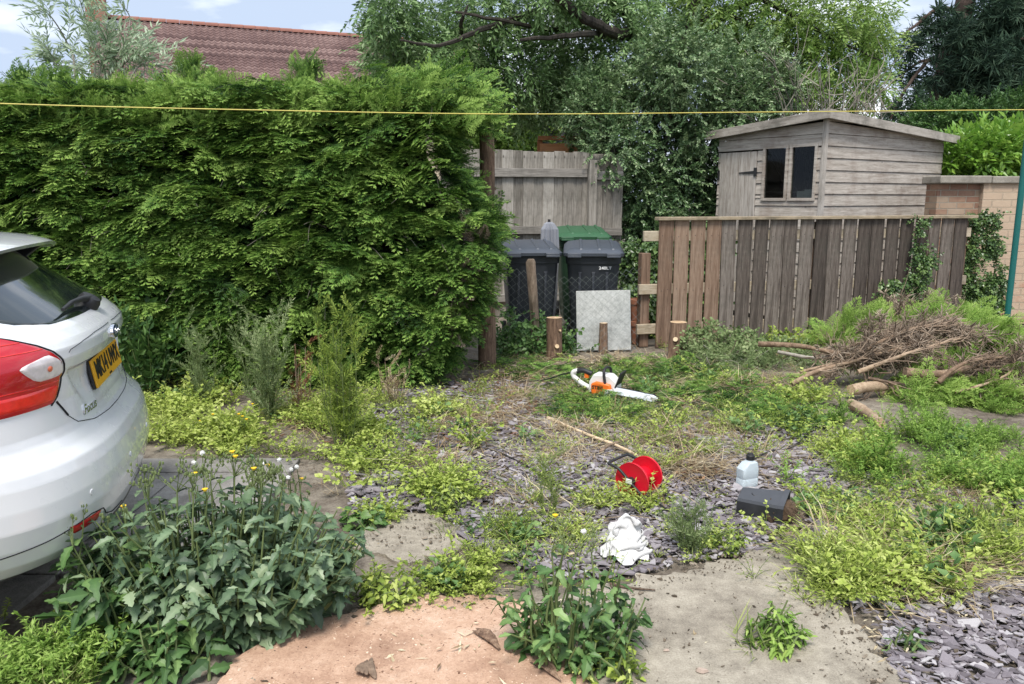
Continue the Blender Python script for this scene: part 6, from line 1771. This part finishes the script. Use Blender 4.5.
scatter('broad_leaved_seedlings', BROAD, [
    (850, 510, 70, 36, 90), (930, 540, 80, 40, 110), (780, 430, 60, 24, 50), (620, 415, 90, 30, 90), (460, 430, 70, 30, 60), (280, 420, 90, 30, 110), (700, 385, 70, 24, 60), (520, 545, 60, 24, 50), (440, 585, 60, 20, 40), (960, 450, 70, 30, 60), (690, 540, 40, 14, 24), (180, 400, 60, 14, 50)],
    M['thistle_b'], 'small broad leaved weeds among the creeping weeds', 'ground cover', 0.6, 1.2, tint=0.12)
scatter('feathery_weeds', FEATH, [
    (930, 436, 70, 24, 190), (985, 446, 50, 26, 170), (890, 470, 60, 24, 130), (1000, 410, 40, 26, 110), (1050, 450, 50, 50, 170), (950, 480, 60, 22, 110), (840, 425, 30, 14, 40), (1010, 500, 40, 20, 80), (40, 684, 60, 14, 110), (80, 668, 36, 12, 60), (-40, 700, 60, 20, 60)],
    M['feather'], 'bright feathery green weeds at the foot of the brush heap and in the bottom left corner', 'ground cover', 0.6, 1.15, tint=0.08)
scatter('grass_tufts', GRASS, [
    (40, 682, 60, 14, 110), (560, 500, 30, 10, 12), (690, 545, 26, 14, 60), (640, 410, 80, 30, 200), (720, 420, 70, 30, 220), (560, 400, 60, 24, 120), (430, 405, 70, 20, 90), (880, 555, 90, 46, 240), (960, 540, 80, 40, 220), (840, 490, 70, 40, 160), (530, 545, 60, 24, 90), (450, 580, 60, 20, 60), (545, 555, 40, 20, 40), (790, 460, 50, 20, 50), (820, 580, 30, 14, 30), (690, 655, 8, 6, 3), (850, 650, 20, 10, 8), (740, 640, 60, 30, 10), (650, 380, 70, 14, 60), (220, 440, 70, 16, 60)],
    M['grass'], 'thin grass tufts between the weeds', 'grass', 0.6, 1.3, tint=0.05)
scatter('dry_stalks', STRAW, [
    (430, 460, 80, 30, 130), (560, 460, 90, 30, 170), (680, 470, 80, 26, 150), (770, 460, 50, 20, 70), (520, 500, 80, 24, 50),
    (520, 395, 60, 26, 330), (590, 400, 70, 26, 300), (680, 400, 80, 30, 420), (470, 420, 60, 24, 240), (580, 430, 60, 20, 200), (660, 440, 60, 16, 170), (740, 390, 60, 28, 320), (720, 430, 60, 24, 160), (300, 420, 60, 24, 90), (950, 570, 50, 24, 120), (985, 550, 40, 18, 60), (350, 400, 60, 20, 80), (700, 470, 50, 14, 40), (640, 362, 80, 10, 130), (530, 362, 50, 8, 80), (800, 380, 40, 20, 70), (330, 425, 40, 16, 40), (660, 480, 20, 8, 14), (870, 520, 80, 46, 220), (920, 570, 60, 30, 170), (960, 500, 70, 40, 150), (520, 540, 60, 26, 30)],
    M['straw'], 'dry pale stalks and cuttings lying over the ground', 'cuttings', 0.6, 1.4, 0.12, tint=-0.05, clump=False)
scatter('dead_leaves', LITTER, [
    (500, 405, 50, 22, 170), (540, 412, 40, 16, 110), (330, 420, 50, 22, 80), (655, 462, 20, 6, 20), (480, 390, 60, 16, 90), (620, 468, 30, 12, 14), (680, 475, 20, 8, 24), (470, 440, 40, 14, 30), (560, 380, 60, 12, 40), (770, 440, 40, 16, 20)],
    M['deadleaf'], 'reddish brown dead leaves on the soil', 'dead leaves', 0.7, 1.3, 0.1, clump=False)
scatter('wood_chips', LITTER, [
    (480, 470, 110, 36, 130), (640, 470, 110, 36, 130), (950, 620, 90, 40, 60),
    (600, 365, 90, 12, 220), (520, 372, 50, 14, 110), (660, 362, 40, 10, 90), (640, 385, 100, 20, 150), (590, 400, 80, 24, 100), (740, 380, 60, 18, 70), (480, 640, 70, 36, 24), (400, 660, 100, 22, 24), (700, 620, 90, 50, 8), (760, 600, 80, 40, 5), (560, 500, 200, 50, 40), (900, 650, 40, 20, 20)],
    M['straw'], 'pale sawn chips and bark crumbs scattered over the ground', 'wood chips', 0.5, 1.3, 0.1, tint=0.18, clump=False)

def crumbs(name, polys, mat, label, cat, smin, smax, tall=3.0):
    Q, S_ = [], []
    for poly, dens in polys:
        q = ground_poly(poly, int(area(poly) * dens)); kp = fbm(q[:, 0] * 7 + 3, q[:, 1] * 7 + 8, 3) > 0.38 + rng.normal(0, 0.08, len(q)); Q.append(q[kp])
    q = np.concatenate(Q); k = len(q); sz = smin * np.exp(rng.exponential(0.4, k)).clip(1, smax / smin)
    Mx = yaw(k, 0.3, 1, 1) * sz[:, None, None]; Mx[:, :, 2] *= tall; pick = rng.integers(0, len(CHIP), k); T = np.c_[q, np.full(k, 0.015) + sz * 0.2]
    tag(bulk(name, [(CHIP[i], Mx[pick == i], T[pick == i], rng.uniform(0.1, 0.9, (pick == i).sum())) for i in range(len(CHIP))], mat), label, cat, kind='stuff')
M['crumb'] = m_leaf('soil_crumb', [(0.0, (0.05, 0.04, 0.03)), (0.5, (0.15, 0.12, 0.09)), (1.0, (0.32, 0.27, 0.21))], 0.95, 0.0, 0.1, 3, 0.6)
M['sawdust_flake'] = m_leaf('sawdust_flake', [(0.0, (0.16, 0.09, 0.06)), (0.4, (0.46, 0.30, 0.21)), (1.0, (0.72, 0.56, 0.43))], 0.95, 0.0, 0.1, 3, 0.9)
crumbs('soil_crumbs', [([(560, 620), (600, 592), (650, 572), (705, 556), (765, 545), (800, 560), (840, 610), (900, 660), (930, 700), (870, 690), (820, 625), (770, 566), (700, 580), (640, 600), (590, 640)], 2600), ([(600, 600), (780, 560), (880, 690), (600, 690)], 350), ([(360, 548), (372, 520), (446, 516), (474, 545), (440, 566)], 1200), ([(230, 690), (300, 630), (380, 606), (470, 594), (530, 602), (560, 660), (540, 640), (500, 610), (400, 618), (320, 640), (270, 690)], 1800), ([(330, 560), (480, 560), (520, 600), (330, 625)], 1500), ([(345, 450), (560, 436), (830, 450), (790, 545), (560, 580), (350, 512)], 900), ([(878, 640), (1000, 575), (1150, 600), (1150, 720), (905, 700)], 700), ([(150, 440), (340, 430), (350, 470), (300, 500), (250, 455)], 900)],
    M['crumb'], 'soil crumbs and grit along the edges of the concrete', 'grit', 0.0022, 0.011)
crumbs('sawdust', [([(215, 690), (255, 650), (330, 622), (400, 602), (480, 596), (535, 606), (575, 660), (590, 690)], 6500), ([(530, 600), (600, 640), (640, 690), (570, 690)], 2500), ([(470, 400), (520, 385), (580, 360), (660, 358), (660, 372), (600, 380)], 700)],
    M['sawdust_flake'], 'pinkish sawdust flakes spilled over the slab and round the stumps', 'sawdust', 0.0016, 0.0055, 1.5)

# conifer trimmings lying flat
def trimmings():
    Ms, Ts, ti = [], [], []
    for px, py, rx, ry, k in [(690, 388, 70, 22, 150), (600, 410, 60, 18, 110), (560, 378, 40, 12, 60), (640, 372, 70, 12, 90), (740, 400, 60, 20, 90), (520, 365, 40, 10, 40), (780, 415, 40, 16, 40)]:
        a = rng.uniform(0, 2*math.pi, k); r_ = rng.uniform(0, 1, k) ** 0.6
        q = G(px + rx * r_ * np.cos(a), py + ry * r_ * np.sin(a)); q[:, 2] = rng.uniform(0.0, 0.06, k)
        th = rng.uniform(0, 2*math.pi, k)
        Ms.append(frame(np.stack([np.cos(th), np.sin(th), rng.normal(0.1, 0.15, k)], -1), np.array([0, 0, 1.0]) + rng.normal(0, 0.35, (k, 3)), rng.uniform(0.12, 0.28, k))); Ts.append(q); ti.append(rng.normal(0.02, 0.12, k))
    Mx, Tx, tx = np.concatenate(Ms), np.concatenate(Ts), np.concatenate(ti); pick = rng.integers(0, 3, len(Tx))
    tag(bulk('conifer_trimmings', [(SPRAY[i], Mx[pick == i], Tx[pick == i], tx[pick == i]) for i in range(3)], M['hedge'], None), 'green conifer hedge trimmings lying over the soil round the chainsaw', 'cuttings', kind='stuff')
trimmings()

# ================================================================== THE BRUSH HEAP
def brush(name, pix, Y, label, r0=0.022, nside=26, side=0.35, green=0, brown=0, gpix=None, mat='branch', seed=0):
    """a cut branch: stem, side twigs, its green sprays or its dry brown needles"""
    P = spline([D(a, b, y) for a, b, y in pix], 8); base = P.mean(0) * [1, 1, 0]
    t = empty(name, base, label=label, cat='branch', group='cut branches of the brush heap')
    b = MB(); v, f = tube(P - base, np.linspace(r0, r0 * 0.35, len(P)), 8, wob=0.08); b.add(v, f); b.build('stem', M[mat], t, sm=60)
    T = np.gradient(P, axis=0); T /= np.linalg.norm(T, axis=1, keepdims=True)
    tw = MB(); ends = []
    for i in range(nside):
        k = int(len(P) * rng.uniform(0.25, 1.0)) - 1; d = T[k] * rng.uniform(0.4, 1.2) + rng.normal(0, 0.5, 3) * [1, 0.8, 0.55]; d /= np.linalg.norm(d)
        L_ = side * rng.uniform(0.4, 1.1); e_ = P[k] + d * L_ + [0, 0, -0.05 * L_]; e_[2] = max(e_[2], 0.02)
        m = (P[k] + e_) / 2 + rng.normal(0, 0.025, 3)
        vv, ff = tube(spline([P[k] - base, m - base, e_ - base], 4), np.linspace(0.006, 0.0018, 9), 4); tw.add(vv, ff); ends.append((P[k], e_, d))
        for j in range(3):
            q = P[k] + (e_ - P[k]) * rng.uniform(0.3, 1); d2 = d + rng.normal(0, 0.6, 3); e2 = q + d2 * L_ * 0.35; e2[2] = max(e2[2], 0.015)
            vv, ff = tube([q - base, (q + e2) / 2 - base + rng.normal(0, 0.01, 3), e2 - base], [0.003, 0.002, 0.001], 3); tw.add(vv, ff)
    tw.build('twigs', M['twig'], t)
    if green or brown:
        k = green or brown; i = rng.integers(0, len(ends), k); a = np.array([x[0] for x in ends])[i]; e_ = np.array([x[1] for x in ends])[i]; d = np.array([x[2] for x in ends])[i]
        p = a + (e_ - a) * rng.uniform(0.2, 1.1, k)[:, None] + rng.normal(0, 0.03, (k, 3)); p[:, 2] = np.maximum(p[:, 2], 0.02)
        Mx = frame(d + rng.normal(0, 0.45, (k, 3)), np.array([0, -0.5, 1.0]) + rng.normal(0, 0.5, (k, 3)), rng.uniform(0.12, 0.26, k)); pick = rng.integers(0, 3, k)
        tx = rng.normal(0.18 if green else 0.1, 0.13, k)
        tmp = SPRAY if green else PINE
        bulk('sprays' if green else 'dry_needles', [(tmp[j], Mx[pick == j] * (1 if green else 0.7), (p - base)[pick == j], tx[pick == j]) for j in range(3)], M['feather'] if green else M['needle_brown'], t)
brush('cut_branch', [(758, 344, 6.7), (800, 346, 6.6), (850, 354, 6.45), (884, 340, 6.4), (915, 328, 6.45), (948, 326, 6.5)], 7, 'long bare pale branch lying across the top of the brush heap', 0.024, 22, 0.36)
brush('cut_branch', [(792, 384, 6.2), (815, 372, 6.25), (850, 362, 6.3), (885, 352, 6.35), (925, 342, 6.4)], 7, 'lower pale branch rising to the right over the cut logs', 0.022, 22, 0.34)
brush('cut_branch', [(905, 372, 5.95), (940, 374, 5.95), (968, 368, 6.0), (1002, 358, 6.05)], 7, 'thick reddish brown bough at the right end of the brush heap', 0.040, 18, 0.30)
brush('cut_branch', [(938, 382, 5.85), (955, 368, 5.88), (975, 360, 5.9), (1004, 357, 5.95)], 7, 'pale peeled branch lying on the reddish bough', 0.020, 12, 0.25)
brush('cut_branch', [(850, 346, 6.6), (880, 338, 6.6), (930, 330, 6.6), (958, 332, 6.7)], 7, 'brown dead brush of dry needles along the top of the heap', 0.016, 60, 0.28, brown=230, mat='branch')
brush('cut_branch', [(800, 372, 6.4), (840, 362, 6.45), (880, 352, 6.45), (915, 344, 6.45)], 7, 'brown dead brush of dry needles at the middle of the heap', 0.014, 50, 0.34, brown=230, mat='branch')
brush('cut_branch', [(935, 384, 5.9), (960, 374, 6.0), (1000, 366, 6.0), (1015, 385, 5.9)], 7, 'brown dead brush of dry needles below the reddish bough', 0.014, 60, 0.34, brown=230, mat='branch')
brush('cut_branch', [(880, 395, 6.2), (905, 380, 6.3), (930, 366, 6.4)], 7, 'dark green conifer bough in the middle of the brush heap', 0.014, 24, 0.30, green=110, mat='twig')
brush('cut_branch', [(895, 350, 7.2), (930, 334, 7.3), (970, 330, 7.3), (1005, 350, 7.2)], 7, 'fresh bright green conifer bough at the top of the heap by the wall', 0.016, 80, 0.44, green=800, mat='twig')
brush('cut_branch', [(960, 366, 7.0), (990, 356, 7.0), (1020, 360, 6.9), (1060, 370, 6.9)], 7, 'fresh bright green conifer bough at the right edge under the green post', 0.014, 60, 0.40, green=560, mat='twig')
brush('cut_branch', [(880, 415, 6.0), (920, 408, 6.0), (965, 405, 6.0), (1010, 408, 5.9)], 7, 'green conifer bough lying along the front foot of the heap', 0.012, 50, 0.36, green=340, mat='twig')
brush('cut_branch', [(850, 340, 7.4), (885, 322, 7.5), (920, 316, 7.5)], 7, 'grey brown dry bough against the board fence behind the heap', 0.012, 60, 0.40, brown=200, mat='grey_twig')
brush('cut_branch', [(778, 352, 6.9), (815, 358, 6.7), (846, 352, 6.6), (872, 340, 6.7), (905, 336, 6.8)], 7, 'curved greyish branch crossing under the long pale branch', 0.017, 14, 0.3, mat='grey_twig')
brush('cut_branch', [(858, 372, 6.1), (890, 360, 6.1), (918, 350, 6.15), (962, 338, 6.3)], 7, 'tan curving branch in the centre of the brush heap', 0.020, 16, 0.3)
brush('cut_branch', [(955, 392, 5.85), (985, 384, 5.85), (1010, 372, 5.9), (1018, 352, 6.0)], 7, 'thin arched tan branch closing the right end of the heap', 0.013, 14, 0.28)
brush('cut_branch', [(868, 378, 6.1), (900, 384, 6.05), (940, 390, 6.0), (985, 394, 5.9)], 7, 'feathery green bough draped over the front of the brush heap', 0.012, 36, 0.30, green=230, mat='twig')
brush('cut_branch', [(820, 352, 7.2), (850, 338, 7.3), (885, 330, 7.3)], 7, 'small feathery green bough between the board fence and the long branch', 0.012, 40, 0.36, green=220, mat='twig')
brush('cut_branch', [(845, 415, 6.0), (862, 398, 6.0), (868, 380, 6.1), (880, 372, 6.1)], 7, 'small dark forked branch standing over the cut logs', 0.010, 8, 0.16, mat='dark_bark')

# dense tangle at the foot of the board fence
def tangle(name, pix, Ys, n, label, cat, mats, temps, sc, h, tint=0.0):
    xs = [p for p, _ in pix]; base = np.array([D((xs[0]+xs[-1])/2, 330, Ys)[0], Ys, 0])
    t = empty(name, base, label=label, cat=cat); b = MB(); acc = []
    for i in range(n):
        px = rng.uniform(min(xs), max(xs)); top = np.interp(px, xs, [q for _, q in pix]) + rng.uniform(0, 45)
        Y = Ys + rng.normal(0, 0.18); e_ = D(px, top, Y); e_[2] = max(e_[2], 0.08)
        s = e_ * [1, 1, 0] + [rng.normal(0, 0.12), rng.normal(0, 0.05), 0]
        P = spline([s - base, (s + e_) / 2 - base + rng.normal(0, 0.05, 3), e_ - base, e_ - base + [rng.normal(0, 0.15), -0.08, -0.06]], 4)
        v, f = tube(P, np.linspace(0.004, 0.0015, len(P)), 4); b.add(v, f)
        idx = rng.integers(2, len(P), 7); k = 7
        d = rng.normal(0, 0.7, (k, 3)) + [0, -0.4, 0.1]
        acc.append((frame(d, rng.normal(0, 0.4, (k, 3)) + [0, -0.6, 1], sc * rng.uniform(0.7, 1.3, k)), P[idx] + base, rng.normal(tint, 0.15, k)))
    b.build('stems', mats[0], t); foliage('leaves', temps, acc, mats[1], t, base)
tangle('bramble', [(690, 330), (720, 322), (760, 335), (800, 345)], 7.75, 120, 'tangled bramble growth at the left foot of the board fence', 'bramble', (M['twig'], M['greyweed']), TW_IVY, 0.10, 0.3, -0.05)
tangle('bramble', [(760, 340), (800, 330), (840, 325), (890, 312)], 8.0, 130, 'lighter bramble tangle at the middle foot of the board fence', 'bramble', (M['twig'], M['low']), TW_IVY, 0.09, 0.3, 0.05)
tangle('bramble', [(690, 345), (740, 340), (800, 348), (860, 340)], 7.4, 70, 'dry twiggy growth and dead stalks in front of the board fence', 'bramble', (M['grey_twig'], M['greyweed']), TW_WILLOW, 0.16, 0.3, 0.1)
tangle('nettle_clump', [(500, 318), (515, 300), (545, 318), (575, 335)], 8.0, 60, 'green leafy growth between the stake and the dark bins', 'weeds', (M['stem'], M['privet']), TW_IVY, 0.11, 0.3, 0.05)

# ================================================================== TALL WEEDS
def tall_weed(name, c, n, h, spread, mat, label, cat, sc=0.22, group=None, tint=0.0, fl=None, stem='stem', dens=7, temps=None):
    t = empty(name, (c[0], c[1], 0), label=label, cat=cat, group=group); b = MB(); acc = []
    o = np.array([c[0], c[1], 0]); tops = []
    for i in range(n):
        hh = h * rng.uniform(0.55, 1.05); a = rng.uniform(0, 2*math.pi); s = spread * rng.uniform(0.1, 1)
        e_ = np.array([math.cos(a) * s, math.sin(a) * s, hh]); r0 = np.array([math.cos(a), math.sin(a), 0]) * s * 0.35
        P = spline([r0, (r0 * 0.6 + e_ * 0.4) + rng.normal(0, 0.015, 3), e_], 6); v, f = tube(P, np.linspace(0.0042, 0.0018, len(P)), 5); b.add(v, f)
        k = dens; idx = rng.integers(2, len(P), k); d = np.stack([rng.normal(0, 0.55, k), rng.normal(0, 0.55, k), np.full(k, 0.8)], -1)
        acc.append((frame(d, rng.normal(0, 0.6, (k, 3)), sc * rng.uniform(0.6, 1.2, k)), P[idx] + o, rng.normal(tint, 0.12, k))); tops.append(P[-1])
    b.build('stems', M[stem], t); foliage('leaves', temps or TW_WILLOW, acc, mat, t, o)
    return t, tops
tall_weed('willowherb', G(345, 448), 15, 0.82, 0.15, M['low'], 'upright yellowish green willowherb stand left of the slate', 'weed', 0.17, 'tall weeds before the hedge', -0.05, dens=11)
tall_weed('willowherb', G(268, 420), 15, 0.78, 0.22, M['greyweed'], 'greyish tall weed stand with fine seedy tops in front of the hedge', 'weed', 0.17, 'tall weeds before the hedge', 0.2, dens=12)
tall_weed('willowherb', G(205, 405), 9, 0.62, 0.2, M['greyweed'], 'dusky grey tall weed just right of the white car boot', 'weed', 0.16, 'tall weeds before the hedge', 0.08, dens=8)
tall_weed('willowherb', G(300, 414), 6, 0.50, 0.14, M['deadleaf'], 'reddish brown dying weed between the two tall green stands', 'weed', 0.13, 'tall weeds before the hedge', 0.0, dens=5, stem='twig')
tall_weed('pale_weed', G(395, 405), 8, 0.34, 0.2, M['straw'], 'thin straw coloured weed stalks under the right end of the hedge', 'weed', 0.13, 'tall weeds before the hedge', 0.15, dens=4, stem='twig')
tall_weed('pale_weed', G(548, 520), 5, 0.30, 0.12, M['willowherb'], 'thin wispy green weed stalks on the slate above the leafy weed', 'weed', 0.12, 'tall weeds before the hedge', 0.1, dens=5)
tall_weed('bushy_weed', G(690, 552), 16, 0.20, 0.12, M['greyweed'], 'bushy brownish green weed right of the white cloth', 'weed', 0.10, None, 0.05, dens=6)
tall_weed('shrubby_leaves', G(150, 395), 16, 0.55, 0.25, M['privet'], 'broad leaved green weeds at the foot of the hedge beside the car', 'weed', 0.20, None, 0.05, dens=7, temps=TW_LAUREL)

# broad-leaved weeds in front
def leafy_weed(name, c, stems, h, rx, ry, L_, mat, label, cat, seed, nleaf=7, wratio=0.5, tint=0.0, flowers=0, seeds=0, buds=0):
    r = np.random.default_rng(seed); t = empty(name, (c[0], c[1], 0), label=label, cat=cat)
    st = MB(); b = TB(); tips = []
    for i in range(stems):
        a = r.uniform(0, 2*math.pi); q = math.sqrt(r.uniform(0, 1)); e_ = np.array([rx * q * math.cos(a), ry * q * math.sin(a), h * (1 - 0.45 * q * q) * r.uniform(0.5, 1.05)])
        r0 = np.array([e_[0] * 0.55 + r.normal(0, 0.03), e_[1] * 0.55 + r.normal(0, 0.03), -0.01])
        P = spline([r0, r0 * 0.5 + e_ * 0.5 + r.normal(0, 0.02, 3), e_], 6); v, f = tube(P, np.linspace(0.006, 0.0025, len(P)), 6); st.add(v, f); tips.append(P[-1])
        ti = tint + r.normal(0, 0.19)
        for j in range(nleaf):
            k = min(len(P) - 1, int(len(P) * (0.15 + 0.85 * (j + r.uniform(0, 0.6)) / nleaf)))
            an = r.uniform(0, 2*math.pi); outv = np.array([e_[0], e_[1], 0]) ; outv = outv / (np.linalg.norm(outv) + 1e-6)
            d = np.array([math.cos(an), math.sin(an), r.uniform(-0.25, 0.45)]) + outv * 0.5
            sz = L_ * r.uniform(0.5, 1.2) * (1.12 - 0.36 * k / len(P))
            lobed_leaf(b, P[k], d, np.array([0, 0, 1.0]) + outv * 0.25 + r.normal(0, 0.3, 3), sz, sz * wratio * r.uniform(0.7, 1.25), 0.38 + ti + r.normal(0, 0.12), int(r.integers(2, 5)), r.uniform(0.0, 0.9))
    st.build('stems', M['stem'], t)
    V, F, T = b.done(); bulk('leaves', [((V, F, T), np.eye(3)[None], np.zeros((1, 3)), np.zeros(1))], mat, t)
    tips = sorted(tips, key=lambda p: -p[2]); order = list(range(min(len(tips), max(flowers + seeds, 1) * 2))); r.shuffle(order)
    for i in range(flowers + seeds + buds):
        p = tips[order[i % len(order)]]; p2 = p + np.array([r.normal(0, 0.03), r.normal(0, 0.03), r.uniform(0.03, 0.10)])
        if i < flowers:
            m = MB().tube([p, p2], [0.002, 0.0015], 4); fo = MB()
            for k in range(16):
                a = 2*math.pi*k/16; rr = 0.0105 * (1 if k % 2 else 0.75); d = np.array([math.cos(a), math.sin(a), 0.35]); s_ = np.array([-math.sin(a), math.cos(a), 0]) * 0.003
                fo.add([p2 - s_, p2 + s_, p2 + d * rr + s_, p2 + d * rr - s_], [(0, 1, 2, 3)])
            fo.lathe([(0.001, -0.006), (0.006, -0.004), (0.006, 0.002), (0.001, 0.004)], 8, M=Matrix.Translation(p2)); fl = fo.build('flower', M['yellow'], t); m.build('flower_stalk', M['stem'], fl)
        elif i < flowers + seeds:
            so = MB()
            for k in range(90):
                d = r.normal(0, 1, 3); d /= np.linalg.norm(d); s_ = np.cross(d, r.normal(0, 1, 3)); s_ = s_ / np.linalg.norm(s_) * 0.0016
                so.add([p2, p2 + d * 0.0105 + s_, p2 + d * 0.0105 - s_], [(0, 1, 2)])
            so.lathe([(0.001, -0.009), (0.008, -0.004), (0.009, 0.003), (0.001, 0.008)], 10, M=Matrix.Translation(p2)); s2 = so.build('seed_head', M['seed'], t); MB().tube([p, p2], [0.002, 0.0015], 4).build('stalk', M['stem'], s2)
        else:
            bo = MB().tube([p, p2], [0.002, 0.0012], 4)
            for k in range(4):
                c2 = p2 + r.normal(0, 0.010, 3); bo.lathe([(0.001, -0.006), (0.0045, -0.002), (0.0035, 0.005), (0.001, 0.007)], 7, M=Matrix.Translation(c2)).tube([p2 - [0, 0, 0.02], c2], 0.001, 3)
            bo.build('bud_cluster', M['stem'], t)
    return t
cw = G(222, 618)
leafy_weed('sow_thistle', cw, 340, 0.54, 0.56, 0.33, 0.078, M['thistle'], 'large grey green sow thistle clump with yellow flowers in front of the car', 'weed', 5, 10, 0.62, 0.12, 6, 3, 80)
leafy_weed('sow_thistle', G(120, 640), 44, 0.46, 0.20, 0.18, 0.10, M['thistle_b'], 'brighter green leafy weed at the left flank of the big sow thistle', 'weed', 8, 8, 0.55, 0.1, 2, 0, 10)
leafy_weed('leafy_weed', G(570, 655), 64, 0.40, 0.27, 0.19, 0.06, M['thistle_b'], 'medium green leafy weed at the bottom centre on the edge of the sawdust', 'weed', 6, 8, 0.62, 0.0, 1, 1, 8)
leafy_weed('leafy_weed', G(612, 680), 26, 0.14, 0.12, 0.09, 0.034, M['low'], 'low pale weed beside the bottom centre leafy weed', 'weed', 12, 8, 0.6, 0.05)
leafy_weed('small_weed', G(776, 648), 44, 0.18, 0.10, 0.08, 0.042, M['feather'], 'small bright green feathery weed alone on the concrete', 'weed', 9, 9, 0.42, 0.02)
leafy_weed('mallow_weed', G(165, 668), 26, 0.20, 0.20, 0.12, 0.08, M['thistle_b'], 'low green leafy weed at the bottom edge below the big sow thistle', 'weed', 31, 7, 0.6, 0.05)
leafy_weed('small_weed', G(905, 652), 8, 0.10, 0.05, 0.05, 0.05, M['thistle_b'], 'small dark green weed at the edge of the slate, bottom right', 'weed', 10, 6, 0.36, 0.0)
leafy_weed('dock_weed', G(445, 512), 30, 0.17, 0.12, 0.09, 0.032, M['low'], 'rounded yellow green weed clump on the slate left of centre', 'weed', 14, 9, 0.7, 0.05)
leafy_weed('dock_weed', G(390, 600), 26, 0.13, 0.14, 0.10, 0.042, M['low'], 'yellow green weed right of the big sow thistle above the sawdust', 'weed', 15, 8, 0.7, 0.08)
leafy_weed('dock_weed', G(716, 548), 28, 0.11, 0.15, 0.08, 0.03, M['low'], 'low rounded leafy weed in front of the black pot', 'weed', 16, 9, 0.8, 0.05)
leafy_weed('dock_weed', G(370, 525), 10, 0.09, 0.16, 0.07, 0.06, M['privet'], 'low round leaved green weed beside the concrete patch', 'weed', 17, 6, 0.85, 0.2)
leafy_weed('sow_thistle', G(285, 545), 20, 0.34, 0.16, 0.14, 0.09, M['thistle'], 'thin dusky thistle with fluffy seed heads behind the large sow thistle', 'weed', 18, 6, 0.45, 0.05, 2, 4, 8)
leafy_weed('buttercup', G(222, 440), 8, 0.22, 0.2, 0.12, 0.05, M['low'], 'yellow flowered weed on the verge beside the car', 'weed', 19, 5, 0.6, 0.05, 6)

# trailing stems
def trail(pix, label, mat='stem', r=0.003):
    P = spline([G(a, b, z) for a, b, z in pix], 6); b = TB(); b.stem(P, r, 0.5)
    for p in P[1:-1]:
        for k in range(3): b.leaf(p, unit(1)[0] * [1, 1, 0.5], [0, 0, 1.0], rng.uniform(0.015, 0.03), 0.008, 0.75)
    V, F, T = b.done(); o = bulk('trailing_stem', [((V, F, T), np.eye(3)[None], np.zeros((1, 3)), np.zeros(1))], M['low']); tag(o, label, 'stem')
trail([(305, 566, .16), (335, 570, .17), (360, 582, .12), (390, 594, .06), (412, 604, .02)], 'long pale cleaver stem trailing from the sow thistle to the right')
trail([(4, 620, .02), (6, 610, .08), (10, 598, .14)], 'lone thin budding stem at the left edge below the car')

# pebbles
for i, (px, py, s, lab) in enumerate(((703, 676, 0.020, 'small pinkish stone on the concrete at the bottom edge'), (822, 596, 0.016, 'pale stone chip on the slate edge beside the weeds'), (667, 654, 0.011, 'tiny pale stone lying on the bare concrete'), (757, 538, 0.010, 'tiny brown stone near the edge of the concrete'))):
    c = G(px, py); v, f, _ = CHIP[i]; n = len(v) // 2; w = v.copy(); w[:, 2] *= 3.2; w[:n, :2] *= 0.7
    o = MB().add(w * s, [tuple(q) for q in f]).build('stone', M['coping_pink'], bevel=0.003); o.location = (c[0], c[1], 0.012 + s * 0.5); tag(o, lab, 'stone')
